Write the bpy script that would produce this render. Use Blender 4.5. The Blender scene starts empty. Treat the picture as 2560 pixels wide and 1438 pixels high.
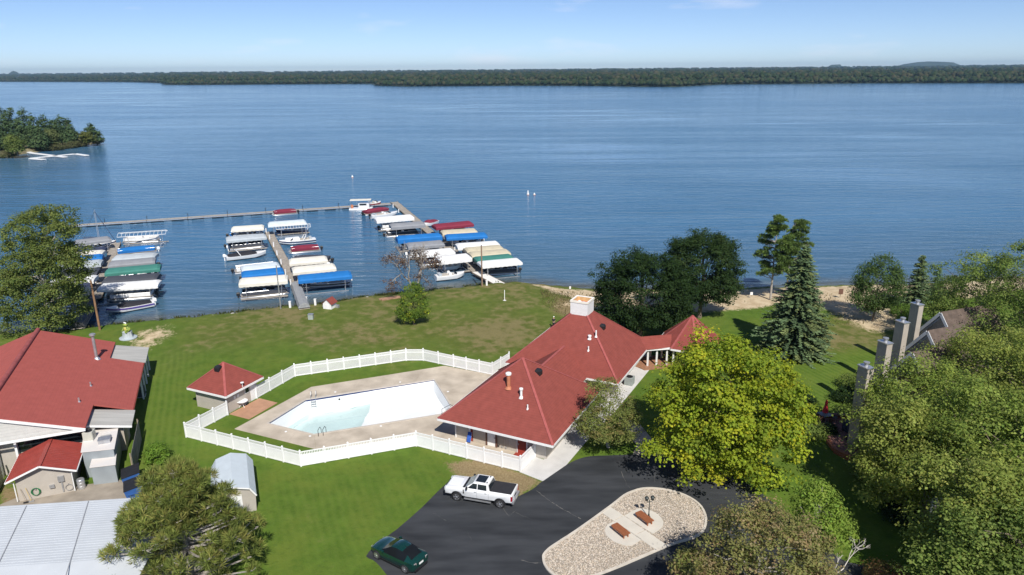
import bpy, bmesh, math, random
import numpy as np
from mathutils import Vector, Matrix

SC = bpy.context.scene
COL = SC.collection
R = math.radians
random.seed(7)
RNG = np.random.default_rng(11)
HAZE_D = 0.00005

# ------------------------------------------------------------------ camera
CAM_H = 36.8            # metres above the lawn
FPX = 1775.0            # focal length in photo pixels (2560 wide)
PITCH = math.atan((719 - 179.0) / FPX)
ROLL = R(0.47)
cd = bpy.data.cameras.new('camera')
cd.sensor_width = 36.0
cd.lens = 36.0 * FPX / 2560.0
cd.clip_start = 0.5
cd.clip_end = 60000
cam = bpy.data.objects.new('camera', cd)
COL.objects.link(cam)
_f = Vector((0, math.cos(PITCH), -math.sin(PITCH)))
_r0 = Vector((1, 0, 0))
_u0 = Vector((0, math.sin(PITCH), math.cos(PITCH)))
_c, _s = math.cos(ROLL), math.sin(ROLL)
_right = _r0 * _c - _u0 * _s
_up = _r0 * _s + _u0 * _c
_m = Matrix.Identity(4)
for i in range(3):
    _m[i][0] = _right[i]; _m[i][1] = _up[i]; _m[i][2] = -_f[i]
_m[2][3] = CAM_H
cam.matrix_world = _m
SC.camera = cam

# ------------------------------------------------------------------ sky, sun, exposure
SUN_EL = R(46)
SUN_AZ = math.atan2(0.25, -0.968)      # clockwise from +Y: behind the camera, a little right
w = bpy.data.worlds.new('World'); SC.world = w
w.use_nodes = True
nt = w.node_tree
bg = nt.nodes['Background']
sky = nt.nodes.new('ShaderNodeTexSky')
sky.sky_type = 'NISHITA'
sky.sun_disc = False
sky.sun_elevation = SUN_EL
sky.sun_rotation = SUN_AZ
sky.altitude = 300
sky.air_density = 0.6
sky.dust_density = 0.1
sky.ozone_density = 5.0
# a few thin fair-weather clouds low over the horizon
tc = nt.nodes.new('ShaderNodeTexCoord')
mp = nt.nodes.new('ShaderNodeMapping'); mp.inputs['Scale'].default_value = (1, 1, 5.0)
nz = nt.nodes.new('ShaderNodeTexNoise'); nz.inputs['Scale'].default_value = 5.0; nz.inputs['Detail'].default_value = 6; nz.inputs['Roughness'].default_value = 0.55
rp = nt.nodes.new('ShaderNodeValToRGB')
rp.color_ramp.elements[0].position = 0.56; rp.color_ramp.elements[0].color = (0, 0, 0, 1)
rp.color_ramp.elements[1].position = 0.82; rp.color_ramp.elements[1].color = (.55, .55, .55, 1)
mx = nt.nodes.new('ShaderNodeMixRGB'); mx.inputs['Color2'].default_value = (8.6, 8.8, 9.4, 1)
nt.links.new(tc.outputs['Generated'], mp.inputs['Vector'])
nt.links.new(mp.outputs['Vector'], nz.inputs['Vector'])
nt.links.new(nz.outputs['Fac'], rp.inputs['Fac'])
nt.links.new(rp.outputs['Color'], mx.inputs['Fac'])
nt.links.new(sky.outputs['Color'], mx.inputs['Color1'])
tn = nt.nodes.new('ShaderNodeMixRGB'); tn.blend_type = 'MULTIPLY'; tn.inputs['Fac'].default_value = 1; tn.inputs['Color2'].default_value = (.97, .92, .93, 1)
nt.links.new(mx.outputs['Color'], tn.inputs['Color1'])
nt.links.new(tn.outputs['Color'], bg.inputs['Color'])
bg.inputs['Strength'].default_value = 0.098

sd = bpy.data.lights.new('sun', 'SUN')
sd.energy = 4.3
sd.angle = R(0.5)
sd.color = (1.0, 0.955, 0.88)
sun = bpy.data.objects.new('sun', sd); COL.objects.link(sun)
_sv = Vector((math.sin(SUN_AZ) * math.cos(SUN_EL), math.cos(SUN_AZ) * math.cos(SUN_EL), math.sin(SUN_EL)))
sun.rotation_euler = _sv.to_track_quat('Z', 'Y').to_euler()
sun.location = _sv * 200

SC.render.engine = 'CYCLES'
SC.view_settings.view_transform = 'Standard'
SC.view_settings.look = 'None'
SC.view_settings.gamma = 1
SC.view_settings.exposure = 0.40
SC.cycles.max_bounces = 6
SC.cycles.transparent_max_bounces = 6
SC.cycles.volume_bounces = 0
SC.cycles.use_denoising = True

# ------------------------------------------------------------------ helpers
def ray(px, py):
    u = (px - 1280) / FPX; v = (py - 719) / FPX
    u2 = u * _c - v * _s; v2 = u * _s + v * _c
    return u2, math.cos(PITCH) - v2 * math.sin(PITCH), -math.sin(PITCH) - v2 * math.cos(PITCH)

def at(px, py, z=0.0):
    """world point on the level z that the photograph shows at this pixel"""
    d = ray(px, py); t = (z - CAM_H) / d[2]
    return Vector((d[0] * t, d[1] * t, z))

def at2(px, py, z=0.0):
    p = at(px, py, z); return (p.x, p.y)

def top_z(bx, by, px, py):
    """height at plan position (bx,by) that shows at pixel row py"""
    lo, hi = -2.0, 60.0
    for _ in range(40):
        m = (lo + hi) / 2
        d = Vector((bx, by, m - CAM_H))
        Z = d.dot(_f); v = -d.dot(_up) / Z * FPX + 719
        if v > py: lo = m
        else: hi = m
    return lo

def proj(p):
    d = Vector((p[0], p[1], p[2] - CAM_H)); Z = d.dot(_f)
    return 1280 + FPX * d.dot(_right) / Z, 719 - FPX * d.dot(_up) / Z

MATS = {}
def mat(name, col, rough=0.7, var=0.12, scale=3.0, bump=0.0, bscale=None, metal=0.0, spec=0.4, coat=0.0, detail=5.0, stretch=None, col2=None):
    """procedural paint / stone / cloth: base colour with noise variation and fine relief"""
    if name in MATS: return MATS[name]
    m = bpy.data.materials.new(name); m.use_nodes = True
    n = m.node_tree.nodes; l = m.node_tree.links
    b = n['Principled BSDF']
    t = n.new('ShaderNodeTexCoord'); mpn = n.new('ShaderNodeMapping')
    if stretch: mpn.inputs['Scale'].default_value = stretch
    l.new(t.outputs['Object'], mpn.inputs['Vector'])
    nn = n.new('ShaderNodeTexNoise'); nn.inputs['Scale'].default_value = scale; nn.inputs['Detail'].default_value = detail
    l.new(mpn.outputs['Vector'], nn.inputs['Vector'])
    cr = n.new('ShaderNodeValToRGB')
    a = [max(0, c * (1 - var)) for c in col]; z = [min(1, c * (1 + var)) for c in (col2 or col)]
    cr.color_ramp.elements[0].position = 0.3; cr.color_ramp.elements[0].color = (*a, 1)
    cr.color_ramp.elements[1].position = 0.72; cr.color_ramp.elements[1].color = (*z, 1)
    l.new(nn.outputs['Fac'], cr.inputs['Fac'])
    l.new(cr.outputs['Color'], b.inputs['Base Color'])
    b.inputs['Roughness'].default_value = rough
    b.inputs['Metallic'].default_value = metal
    b.inputs['Specular IOR Level'].default_value = spec
    b.inputs['Coat Weight'].default_value = coat
    b.inputs['Coat Roughness'].default_value = 0.05
    if bump:
        bn = n.new('ShaderNodeBump'); bn.inputs['Strength'].default_value = bump; bn.inputs['Distance'].default_value = 0.03
        n2 = n.new('ShaderNodeTexNoise'); n2.inputs['Scale'].default_value = bscale or scale * 4; n2.inputs['Detail'].default_value = 4
        l.new(mpn.outputs['Vector'], n2.inputs['Vector'])
        l.new(n2.outputs['Fac'], bn.inputs['Height']); l.new(bn.outputs['Normal'], b.inputs['Normal'])
    MATS[name] = m
    return m

def lined(name, col, period=0.15, depth=0.4, axis='Z', rough=0.6, var=0.08, groove=0.78, metal=0.0, spec=0.4):
    """boards, siding or ribs: parallel grooves along one object axis"""
    if name in MATS: return MATS[name]
    m = mat(name, col, rough, var, 1.5, metal=metal, spec=spec)
    n = m.node_tree.nodes; l = m.node_tree.links; b = n['Principled BSDF']
    t = n.new('ShaderNodeTexCoord'); sx = n.new('ShaderNodeSeparateXYZ')
    l.new(t.outputs['Object'], sx.inputs[0])
    fr = n.new('ShaderNodeMath'); fr.operation = 'MULTIPLY'; fr.inputs[1].default_value = 1.0 / period
    l.new(sx.outputs[axis], fr.inputs[0])
    f2 = n.new('ShaderNodeMath'); f2.operation = 'FRACT'; l.new(fr.outputs[0], f2.inputs[0])
    bn = n.new('ShaderNodeBump'); bn.inputs['Strength'].default_value = depth; bn.inputs['Distance'].default_value = 0.03
    l.new(f2.outputs[0], bn.inputs['Height']); l.new(bn.outputs['Normal'], b.inputs['Normal'])
    g = n.new('ShaderNodeMath'); g.operation = 'LESS_THAN'; g.inputs[1].default_value = 0.1
    l.new(f2.outputs[0], g.inputs[0])
    mxn = n.new('ShaderNodeMixRGB'); mxn.blend_type = 'MULTIPLY'
    mxn.inputs['Color2'].default_value = (groove, groove, groove, 1)
    src = b.inputs['Base Color'].links[0].from_socket
    l.new(g.outputs[0], mxn.inputs['Fac']); l.new(src, mxn.inputs['Color1']); l.new(mxn.outputs[0], b.inputs['Base Color'])
    return m

def glass(name, col=(0.015, 0.02, 0.025), rough=0.06):
    return mat(name, col, rough, 0.1, 2.0, spec=0.6)

class MB:
    """collects faces for ONE mesh object"""
    def __init__(self): self.v = []; self.f = []; self.mi = []
    def add(self, vs, fs, mi=0):
        o = len(self.v); self.v += [tuple(p) for p in vs]
        for q in fs: self.f.append([o + i for i in q]); self.mi.append(mi)
        return self
    def box(self, cx, cy, cz, sx, sy, sz, rz=0.0, mi=0):
        c, s = math.cos(rz), math.sin(rz); vs = []
        for dz in (-.5, .5):
            for dx, dy in ((-.5, -.5), (.5, -.5), (.5, .5), (-.5, .5)):
                x, y = dx * sx, dy * sy
                vs.append((cx + x * c - y * s, cy + x * s + y * c, cz + dz * sz))
        return self.add(vs, [(3, 2, 1, 0), (4, 5, 6, 7), (0, 1, 5, 4), (1, 2, 6, 5), (2, 3, 7, 6), (3, 0, 4, 7)], mi)
    def prism(self, poly, z0, z1, mi=0, bottom=True):
        """polygon (counter-clockwise, xy) pulled from z0 to z1 (numbers or per-vertex lists)"""
        n = len(poly)
        a = sum(poly[i][0] * poly[(i + 1) % n][1] - poly[(i + 1) % n][0] * poly[i][1] for i in range(n))
        if a < 0: poly = poly[::-1]
        z0s = z0 if isinstance(z0, (list, tuple)) else [z0] * n
        z1s = z1 if isinstance(z1, (list, tuple)) else [z1] * n
        if a < 0:
            z0s = list(z0s)[::-1]; z1s = list(z1s)[::-1]
        vs = [(p[0], p[1], z0s[i]) for i, p in enumerate(poly)] + [(p[0], p[1], z1s[i]) for i, p in enumerate(poly)]
        fs = [list(range(n, 2 * n))] + [(i, (i + 1) % n, n + (i + 1) % n, n + i) for i in range(n)]
        if bottom: fs.append(list(range(n))[::-1])
        return self.add(vs, fs, mi)
    def bar(self, p0, p1, w, h=None, mi=0):
        p0, p1 = Vector(p0), Vector(p1); d = (p1 - p0)
        if d.length < 1e-6: return self
        d.normalize(); h = h or w
        up = Vector((0, 0, 1)) if abs(d.z) < .95 else Vector((0, 1, 0))
        sx = d.cross(up).normalized() * w / 2; sy = sx.cross(d).normalized() * h / 2
        vs = [p + a * sx + b * sy for p in (p0, p1) for a, b in ((-1, -1), (1, -1), (1, 1), (-1, 1))]
        return self.add(vs, [(3, 2, 1, 0), (4, 5, 6, 7), (0, 1, 5, 4), (1, 2, 6, 5), (2, 3, 7, 6), (3, 0, 4, 7)], mi)
    def tube(self, pts, rad, n=8, mi=0, cap=True):
        pts = [Vector(p) for p in pts]
        rs = rad if isinstance(rad, (list, tuple)) else [rad] * len(pts)
        o = len(self.v); prev = None
        for i, p in enumerate(pts):
            d = (pts[min(i + 1, len(pts) - 1)] - pts[max(i - 1, 0)])
            d = d.normalized() if d.length > 1e-9 else Vector((0, 0, 1))
            ref = prev if prev is not None else (Vector((1, 0, 0)) if abs(d.x) < .9 else Vector((0, 1, 0)))
            a = (ref - d * ref.dot(d)).normalized(); b = d.cross(a); prev = a
            for k in range(n):
                t = 2 * math.pi * k / n
                self.v.append(tuple(p + (a * math.cos(t) + b * math.sin(t)) * rs[i]))
        for i in range(len(pts) - 1):
            for k in range(n):
                self.f.append([o + i * n + k, o + i * n + (k + 1) % n, o + (i + 1) * n + (k + 1) % n, o + (i + 1) * n + k]); self.mi.append(mi)
        if cap:
            self.f.append([o + k for k in range(n)][::-1]); self.mi.append(mi)
            self.f.append([o + (len(pts) - 1) * n + k for k in range(n)]); self.mi.append(mi)
        return self
    def lathe(self, prof, n=16, c=(0, 0, 0), mi=0, sq=1.0):
        o = len(self.v)
        for r_, z in prof:
            for k in range(n):
                t = 2 * math.pi * k / n
                self.v.append((c[0] + r_ * math.cos(t), c[1] + r_ * sq * math.sin(t), c[2] + z))
        for i in range(len(prof) - 1):
            for k in range(n):
                self.f.append([o + i * n + k, o + i * n + (k + 1) % n, o + (i + 1) * n + (k + 1) % n, o + (i + 1) * n + k]); self.mi.append(mi)
        self.f.append([o + k for k in range(n)][::-1]); self.mi.append(mi)
        self.f.append([o + (len(prof) - 1) * n + k for k in range(n)]); self.mi.append(mi)
        return self
    def loft(self, rings, mi=0, cap=True, closed=True):
        o = len(self.v); n = len(rings[0])
        for r_ in rings: self.v += [tuple(p) for p in r_]
        for i in range(len(rings) - 1):
            for k in range(n if closed else n - 1):
                self.f.append([o + i * n + k, o + i * n + (k + 1) % n, o + (i + 1) * n + (k + 1) % n, o + (i + 1) * n + k]); self.mi.append(mi)
        if cap:
            self.f.append([o + k for k in range(n)][::-1]); self.mi.append(mi)
            self.f.append([o + (len(rings) - 1) * n + k for k in range(n)]); self.mi.append(mi)
        return self
    def build(self, name, mats, parent=None, smooth=False, off=None, loc=None, fixn=True):
        me = bpy.data.meshes.new(name)
        vs = self.v if off is None else [(p[0] - off[0], p[1] - off[1], p[2] - off[2]) for p in self.v]
        me.from_pydata(vs, [], self.f)
        if not isinstance(mats, (list, tuple)): mats = [mats]
        for m in mats: me.materials.append(m)
        if len(mats) > 1: me.polygons.foreach_set('material_index', self.mi)
        if fixn:
            bm = bmesh.new(); bm.from_mesh(me); bmesh.ops.recalc_face_normals(bm, faces=bm.faces); bm.to_mesh(me); bm.free()
        if smooth:
            me.polygons.foreach_set('use_smooth', [True] * len(me.polygons))
            if smooth != 'all':
                me.set_sharp_from_angle(angle=R(40))
        me.update()
        return link(name, me, parent, loc)

def link(name, me, parent=None, loc=None):
    o = bpy.data.objects.new(name, me); COL.objects.link(o)
    if parent is not None: o.parent = parent
    if loc is not None: o.location = loc
    return o

def tag(o, label, cat, group=None, kind=None):
    if label: o['label'] = label
    if cat: o['category'] = cat
    if group: o['group'] = group
    if kind: o['kind'] = kind
    return o

def thing(name, label, cat, loc=(0, 0, 0), rz=0.0, group=None):
    o = bpy.data.objects.new(name, None); COL.objects.link(o)
    o.empty_display_size = 0.5
    o.location = loc; o.rotation_euler = (0, 0, rz)
    return tag(o, label, cat, group)

def kids(o): return [c for c in KID.get(o, [])]
KID = {}
def copy_tree(o, parent=None):
    c = o.copy(); COL.objects.link(c); c.parent = parent
    for ch in list(o.children): copy_tree(ch, c)
    return c

def struct(o): o['kind'] = 'structure'; return o

def local(frame, wpt):
    """world plan point -> local plan point of a frame (ox, oy, angle)"""
    dx, dy = wpt[0] - frame[0], wpt[1] - frame[1]; c, s = math.cos(frame[2]), math.sin(frame[2])
    return dx * c + dy * s, -dx * s + dy * c
def world(frame, s_, t_):
    c, s = math.cos(frame[2]), math.sin(frame[2])
    return frame[0] + s_ * c - t_ * s, frame[1] + s_ * s + t_ * c
# ------------------------------------------------------------------ setting: land, water, far shore
WZ = -1.0
SHORE_PX = [(0, 838), (48, 837), (180, 829), (250, 821), (396, 803), (480, 797), (520, 792), (591, 784), (643, 777), (700, 772),
            (839, 761), (860, 756), (920, 745), (954, 742), (1079, 729), (1169, 719), (1265, 709), (1310, 709), (1360, 713), (1430, 719), (1500, 722),
            (1836, 721), (1925, 718), (2049, 715), (2130, 711), (2239, 711), (2364, 706), (2560, 690)]
SHORE = [(-400, 40), (-200, 78), (-120, 95)] + [at2(x, y, WZ) for x, y in SHORE_PX] + [(140, 138), (260, 170), (500, 200)]
_sx = np.array([p[0] for p in SHORE]); _sy = np.array([p[1] for p in SHORE])
def shore_y(x): return np.interp(x, _sx, _sy)

def poly_mask(X, Y, poly, soft=1.0):
    """1 inside the plan polygon, falling to 0 over soft metres outside"""
    P = np.array(poly); n = len(P); inside = np.zeros(X.shape, bool); dist = np.full(X.shape, 1e9)
    for i in range(n):
        x1, y1 = P[i]; x2, y2 = P[(i + 1) % n]
        c = ((y1 > Y) != (y2 > Y)) & (X < (x2 - x1) * (Y - y1) / ((y2 - y1) if abs(y2 - y1) > 1e-9 else 1e-9) + x1)
        inside ^= c
        dx, dy = x2 - x1, y2 - y1; L = dx * dx + dy * dy + 1e-12
        t = np.clip(((X - x1) * dx + (Y - y1) * dy) / L, 0, 1)
        dist = np.minimum(dist, np.hypot(X - x1 - t * dx, Y - y1 - t * dy))
    sd = np.where(inside, -dist, dist)
    return np.clip(0.5 - sd / soft, 0, 1)

POOL_PX = [(670, 1059), (765, 1000), (1085, 950), (1128, 1018), (1103, 1036), (785, 1086.5)]
POOL = [at2(x, y) for x, y in POOL_PX]

# axes of the land sheet: fine where the photo looks, coarse beyond
gx = np.concatenate([np.linspace(-400, -110, 30)[:-1], np.arange(-110, 125, 0.6), np.linspace(125, 500, 40)])
gy = np.concatenate([np.linspace(-300, 20, 30)[:-1], np.arange(20, 140, 0.6), np.linspace(140.2, 230, 20)])
GX, GY = np.meshgrid(gx, gy)
D = shore_y(GX) - GY
lob = np.sin(GX * 0.9 + np.sin(GX * .37) * 2) * 0.35 + np.sin(GX * 2.3 + 1) * .18
D = D + lob
beach = np.clip((GX - 2) / 8, 0, 1)
za = np.interp(D, [-40, -6, -0.5, 0, 0.8, 2.2, 4.5], [-4, -2.4, -1.25, -1.0, -0.5, -0.12, 0.0])
zb = np.interp(D, [-40, -6, 0, 6, 14], [-4, -2.0, -1.0, -0.5, 0.0])
GZ = za * (1 - beach) + zb * beach
GZ = GZ + (np.sin(GX * .23 + GY * .11) * np.sin(GY * .19 - GX * .07) * 0.05) * np.clip(D / 10, 0, 1) * (GY > 94)
PM = poly_mask(GX, GY, POOL, 0.02)
nxg, nyg = len(gx), len(gy)
verts = np.stack([GX.ravel(), GY.ravel(), GZ.ravel()], 1)
idx = np.arange(nxg * nyg).reshape(nyg, nxg)
quads = np.stack([idx[:-1, :-1], idx[:-1, 1:], idx[1:, 1:], idx[1:, :-1]], -1).reshape(-1, 4)
PMe = poly_mask(GX, GY, POOL, 1.8).ravel()
quads = quads[~(PMe[quads].max(1) > 0.12)]          # the pool basin is dug out here; the deck covers the ragged edge
me = bpy.data.meshes.new('lawn')
me.from_pydata(verts.tolist(), [], quads.tolist())
def attr(name, a):
    at_ = me.attributes.new(name, 'FLOAT', 'POINT'); at_.data.foreach_set('value', a.ravel().astype(np.float32))
P_ = lambda pts: [at2(x, y) for x, y in pts]
sand = np.zeros(GX.shape)
for pts, sf in [
    ([(1330, 706), (1400, 712), (1500, 716), (1700, 716), (1836, 712), (1925, 708), (2060, 705), (2130, 702), (2240, 700), (2400, 695), (2600, 680),
      (2600, 712), (2420, 745), (2300, 735), (2230, 738), (2140, 775), (2090, 790), (2050, 770), (1990, 745), (1900, 770), (1830, 775), (1760, 780), (1500, 790), (1480, 768), (1390, 766), (1440, 742), (1390, 730)], 3.0),
    ([(335, 858), (345, 838), (410, 815), (425, 835), (400, 850), (360, 870)], 6),
    ([(2040, 760), (2100, 790), (2180, 830), (2260, 820), (2240, 770), (2130, 760)], 4.0)]:
    sand = np.maximum(sand, poly_mask(GX, GY, P_(pts), sf))
dry = np.clip((GY - 78) / 20, 0, 1) * np.clip((GX + 70) / 25, 0.3, 1) * np.clip((26 - GX) / 12, 0.15, 1)
dry = np.maximum(dry * .66, poly_mask(GX, GY, P_([(1040, 800), (1330, 760), (1480, 770), (1450, 800), (1290, 900), (1080, 880), (960, 850)]), 16) * .95)
dry = np.maximum(dry, poly_mask(GX, GY, P_([(2000, 830), (2080, 790), (2300, 800), (2250, 880), (2160, 870), (2060, 880)]), 8) * .9)
bare = np.zeros(GX.shape)
for pts, sf, k in [([(1110, 1160), (1200, 1140), (1310, 1180), (1360, 1203), (1330, 1226), (1290, 1246), (1200, 1215), (1140, 1195)], 2.2, 1.0),
                ([(1380, 735), (1480, 750), (1490, 790), (1420, 800), (1370, 780)], 4, .8),
                ([(0, 1200), (100, 1255), (330, 1215), (380, 1250), (330, 1300), (0, 1300)], 1.5, 1.0),
                ([(1080, 905), (1000, 850), (1060, 830), (1180, 870)], 12, .45),
                ([(380, 870), (480, 840), (560, 835), (540, 850), (430, 880)], 5, .35),
                ([(480, 1300), (560, 1420), (650, 1430), (600, 1320)], 5, .3),
                ([(2000, 840), (2100, 850), (2200, 830), (2200, 870), (2080, 890)], 6, .55)]:
    bare = np.maximum(bare, poly_mask(GX, GY, P_(pts), sf) * k)
mow = np.maximum(poly_mask(GX, GY, P_([(360, 900), (470, 880), (480, 1150), (330, 1250), (330, 1050)]), 6),
                 poly_mask(GX, GY, P_([(600, 1200), (1100, 1150), (1120, 1220), (940, 1400), (700, 1438), (640, 1300)]), 8) * .45)
mow = np.maximum(mow, poly_mask(GX, GY, P_([(2000, 900), (2180, 880), (2150, 1010), (2010, 1040)]), 6))
wet = np.clip(1 - np.abs(D - 0.2) / 1.0, 0, 1)
for nme, arr in (('sand', sand), ('dry', dry), ('bare', bare), ('mow', mow), ('wet', wet)): attr(nme, arr)
me.polygons.foreach_set('use_smooth', [True] * len(me.polygons))

gm = bpy.data.materials.new('lawn_grass'); gm.use_nodes = True
n = gm.node_tree.nodes; l = gm.node_tree.links; b = n['Principled BSDF']
geo = n.new('ShaderNodeNewGeometry')
def N(scale, detail=5, rough=.55, vec=None, nodes=n, links=l, dist=0.0):
    t = nodes.new('ShaderNodeTexNoise'); t.inputs['Scale'].default_value = scale; t.inputs['Detail'].default_value = detail; t.inputs['Roughness'].default_value = rough
    t.inputs['Distortion'].default_value = dist
    links.new(vec or geo.outputs['Position'], t.inputs['Vector']); return t.outputs['Fac']
def A(name, nodes=n):
    t = nodes.new('ShaderNodeAttribute'); t.attribute_name = name; return t.outputs['Fac']
def MM(op, a, b_, c_=None, nodes=n, links=l, clamp=False):
    t = nodes.new('ShaderNodeMath'); t.operation = op; t.use_clamp = clamp
    for i, x in enumerate((a, b_, c_)):
        if x is None: continue
        if isinstance(x, (int, float)): t.inputs[i].default_value = x
        else: links.new(x, t.inputs[i])
    return t.outputs[0]
def MIX(f, c1, c2, mode='MIX', nodes=n, links=l):
    t = nodes.new('ShaderNodeMixRGB'); t.blend_type = mode
    for i, x in zip(('Fac', 'Color1', 'Color2'), (f, c1, c2)):
        if isinstance(x, (int, float)): t.inputs[i].default_value = x
        elif isinstance(x, tuple): t.inputs[i].default_value = (*x, 1)
        else: links.new(x, t.inputs[i])
    return t.outputs[0]
def SM(x, lo, hi, nodes=n, links=l):
    t = nodes.new('ShaderNodeMapRange'); t.interpolation_type = 'SMOOTHSTEP'
    t.inputs['From Min'].default_value = lo; t.inputs['From Max'].default_value = hi
    links.new(x, t.inputs['Value']); return t.outputs['Result']
def RV(a, k=1.0):
    t = n.new('ShaderNodeMapping'); t.inputs['Rotation'].default_value = (R(a * .7), R(a * .4), R(a)); l.new(geo.outputs['Position'], t.inputs['Vector']); return t.outputs['Vector']
V1, V2, V3, V4, V5 = RV(33), RV(71), RV(17), RV(52), RV(24)
big = N(.11, 6, vec=V1); mid = N(.7, 6, vec=V2); fine = N(7, 3, .7, vec=V3); tuft = N(2.6, 4, .65, vec=V4)
lush = MIX(SM(mid, .3, .7), (.060, .114, .013), (.100, .170, .022))
lush = MIX(SM(fine, .3, .75), lush, (.090, .145, .022))
lush = MIX(MM('MULTIPLY', SM(N(.22, 6, .65, vec=V3), .42, .68), .75), lush, (.125, .165, .026))
lush = MIX(MM('MULTIPLY', SM(N(1.7, 5, .7, vec=V5), .5, .72), .45), lush, (.045, .085, .012))
oliv = MIX(SM(mid, .3, .7), (.088, .110, .022), (.138, .150, .042))
dfac = MM('ADD', A('dry'), MM('MULTIPLY', MM('SUBTRACT', big, .5), 1.1))
g_ = MIX(SM(dfac, .15, .85), lush, oliv)
stripe = n.new('ShaderNodeTexWave'); stripe.bands_direction = 'X'; stripe.inputs['Scale'].default_value = .42; stripe.inputs['Distortion'].default_value = 3.5; stripe.inputs['Detail'].default_value = 3; stripe.inputs['Detail Scale'].default_value = .25
mpn = n.new('ShaderNodeMapping'); mpn.inputs['Rotation'].default_value = (0, 0, R(-22)); l.new(geo.outputs['Position'], mpn.inputs['Vector']); l.new(mpn.outputs['Vector'], stripe.inputs['Vector'])
g_ = MIX(MM('MULTIPLY', MM('MULTIPLY', stripe.outputs['Fac'], A('mow')), .55), g_, (.135, .185, .035))
bfac = SM(MM('ADD', MM('MULTIPLY', A('bare'), .75), MM('MULTIPLY', MM('SUBTRACT', tuft, .5), .9)), .28, .62)
bfac = MM('MAXIMUM', bfac, MM('MULTIPLY', SM(MM('ADD', MM('MULTIPLY', A('dry'), .22), MM('ADD', MM('MULTIPLY', mid, .5), MM('MULTIPLY', big, .5))), .62, .78), .55))
soil = MIX(SM(fine, .35, .7), (.20, .145, .075), (.30, .235, .13))
g_ = MIX(bfac, g_, soil)
g_ = MIX(SM(MM('ADD', A('sand'), MM('ADD', MM('MULTIPLY', MM('SUBTRACT', tuft, .5), 1.1), MM('MULTIPLY', MM('SUBTRACT', mid, .5), .9))), .35, .75), g_, MIX(SM(mid, .3, .7), (.46, .35, .22), (.60, .49, .33)))
g_ = MIX(MM('MULTIPLY', A('wet'), .6), g_, (.09, .075, .04))
g_ = MIX(MM('MULTIPLY', SM(N(4.2, 4, .75, vec=V1), .58, .74), .40), g_, (.17, .16, .05))
g_ = MIX(MM('MULTIPLY', SM(tuft, .52, .8), .45), g_, MIX(.5, g_, (.03, .05, .012)))
l.new(g_, b.inputs['Base Color']); b.inputs['Roughness'].default_value = .95; b.inputs['Specular IOR Level'].default_value = .1
bn = n.new('ShaderNodeBump'); bn.inputs['Strength'].default_value = .35; bn.inputs['Distance'].default_value = .08
l.new(MM('ADD', fine, MM('MULTIPLY', tuft, 1.5)), bn.inputs['Height']); l.new(bn.outputs['Normal'], b.inputs['Normal'])
me.materials.append(gm)
struct(link('ground', me))

# ---- the lake
lx = np.concatenate([np.linspace(-30000, -700, 12), np.arange(-600, 601, 40), np.linspace(700, 30000, 12)])
ly = np.concatenate([np.linspace(60, 320, 60), np.linspace(340, 3000, 30), np.linspace(3500, 40000, 10)])
LX, LY = np.meshgrid(lx, ly)
xs2 = np.concatenate([np.linspace(-30000, -400, 20), np.arange(-380, 381, 4), np.linspace(400, 30000, 20)])
ys2 = np.concatenate([np.arange(60, 160, 1.5), np.linspace(160, 400, 20), np.geomspace(420, 40000, 20)])
LX, LY = np.meshgrid(xs2, ys2)
lme = bpy.data.meshes.new('lake')
ii = np.arange(LX.size).reshape(LX.shape)
lq = np.stack([ii[:-1, :-1], ii[:-1, 1:], ii[1:, 1:], ii[1:, :-1]], -1).reshape(-1, 4)
_dp = (LY - shore_y(LX)).ravel(); lq = lq[_dp[lq].max(1) > -9]     # no water under the land
lme.from_pydata(np.stack([LX.ravel(), LY.ravel(), np.full(LX.size, WZ)], 1).tolist(), [], lq.tolist())
dep = LY - shore_y(LX)
a_ = lme.attributes.new('depth', 'FLOAT', 'POINT'); a_.data.foreach_set('value', dep.ravel().astype(np.float32))
lm = bpy.data.materials.new('lake_water'); lm.use_nodes = True
n = lm.node_tree.nodes; l = lm.node_tree.links; b = n['Principled BSDF']
geo = n.new('ShaderNodeNewGeometry')
KW = dict(nodes=n, links=l)
def MP(scale, rot=0, src=None):
    t = n.new('ShaderNodeMapping'); t.inputs['Scale'].default_value = scale; t.inputs['Rotation'].default_value = (0, 0, R(rot)); l.new(src or geo.outputs['Position'], t.inputs['Vector']); return t.outputs['Vector']
at_d = n.new('ShaderNodeAttribute'); at_d.attribute_name = 'depth'
shallow = SM(MM('ADD', at_d.outputs['Fac'], MM('MULTIPLY', MM('SUBTRACT', N(.35, 4, **KW), .5, **KW), 5.0, **KW), **KW), 7.0, 0.0, **KW)
mid_sh = SM(at_d.outputs['Fac'], 60.0, 10.0, **KW)
streak = N(1.0, 5, .6, vec=MP((.0035, .03, 1), 4), **KW)
streak2 = N(1.0, 4, .55, vec=MP((.0012, .006, 1), -3), **KW)
patch = N(.012, 4, .5, **KW)
deep = MIX(SM(patch, .3, .7, **KW), (.036, .122, .225), (.052, .150, .265), **KW)
deep = MIX(MM('MULTIPLY', SM(MM('ADD', MM('MULTIPLY', streak, .55, **KW), MM('MULTIPLY', streak2, .45, **KW), **KW), .5, .66, **KW), .55, **KW), deep, (.090, .190, .300), **KW)
cw = MIX(MM('MULTIPLY', mid_sh, .55, **KW), deep, (.055, .098, .130), **KW)
cw = MIX(MM('MULTIPLY', shallow, .8, **KW), cw, (.085, .075, .035), **KW)
CWOUT = cw
b.inputs['IOR'].default_value = 1.33
b.inputs['Specular IOR Level'].default_value = .5
calm = SM(MM('ADD', MM('MULTIPLY', streak, .6, **KW), MM('MULTIPLY', streak2, .5, **KW), **KW), .47, .62, **KW)
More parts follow.
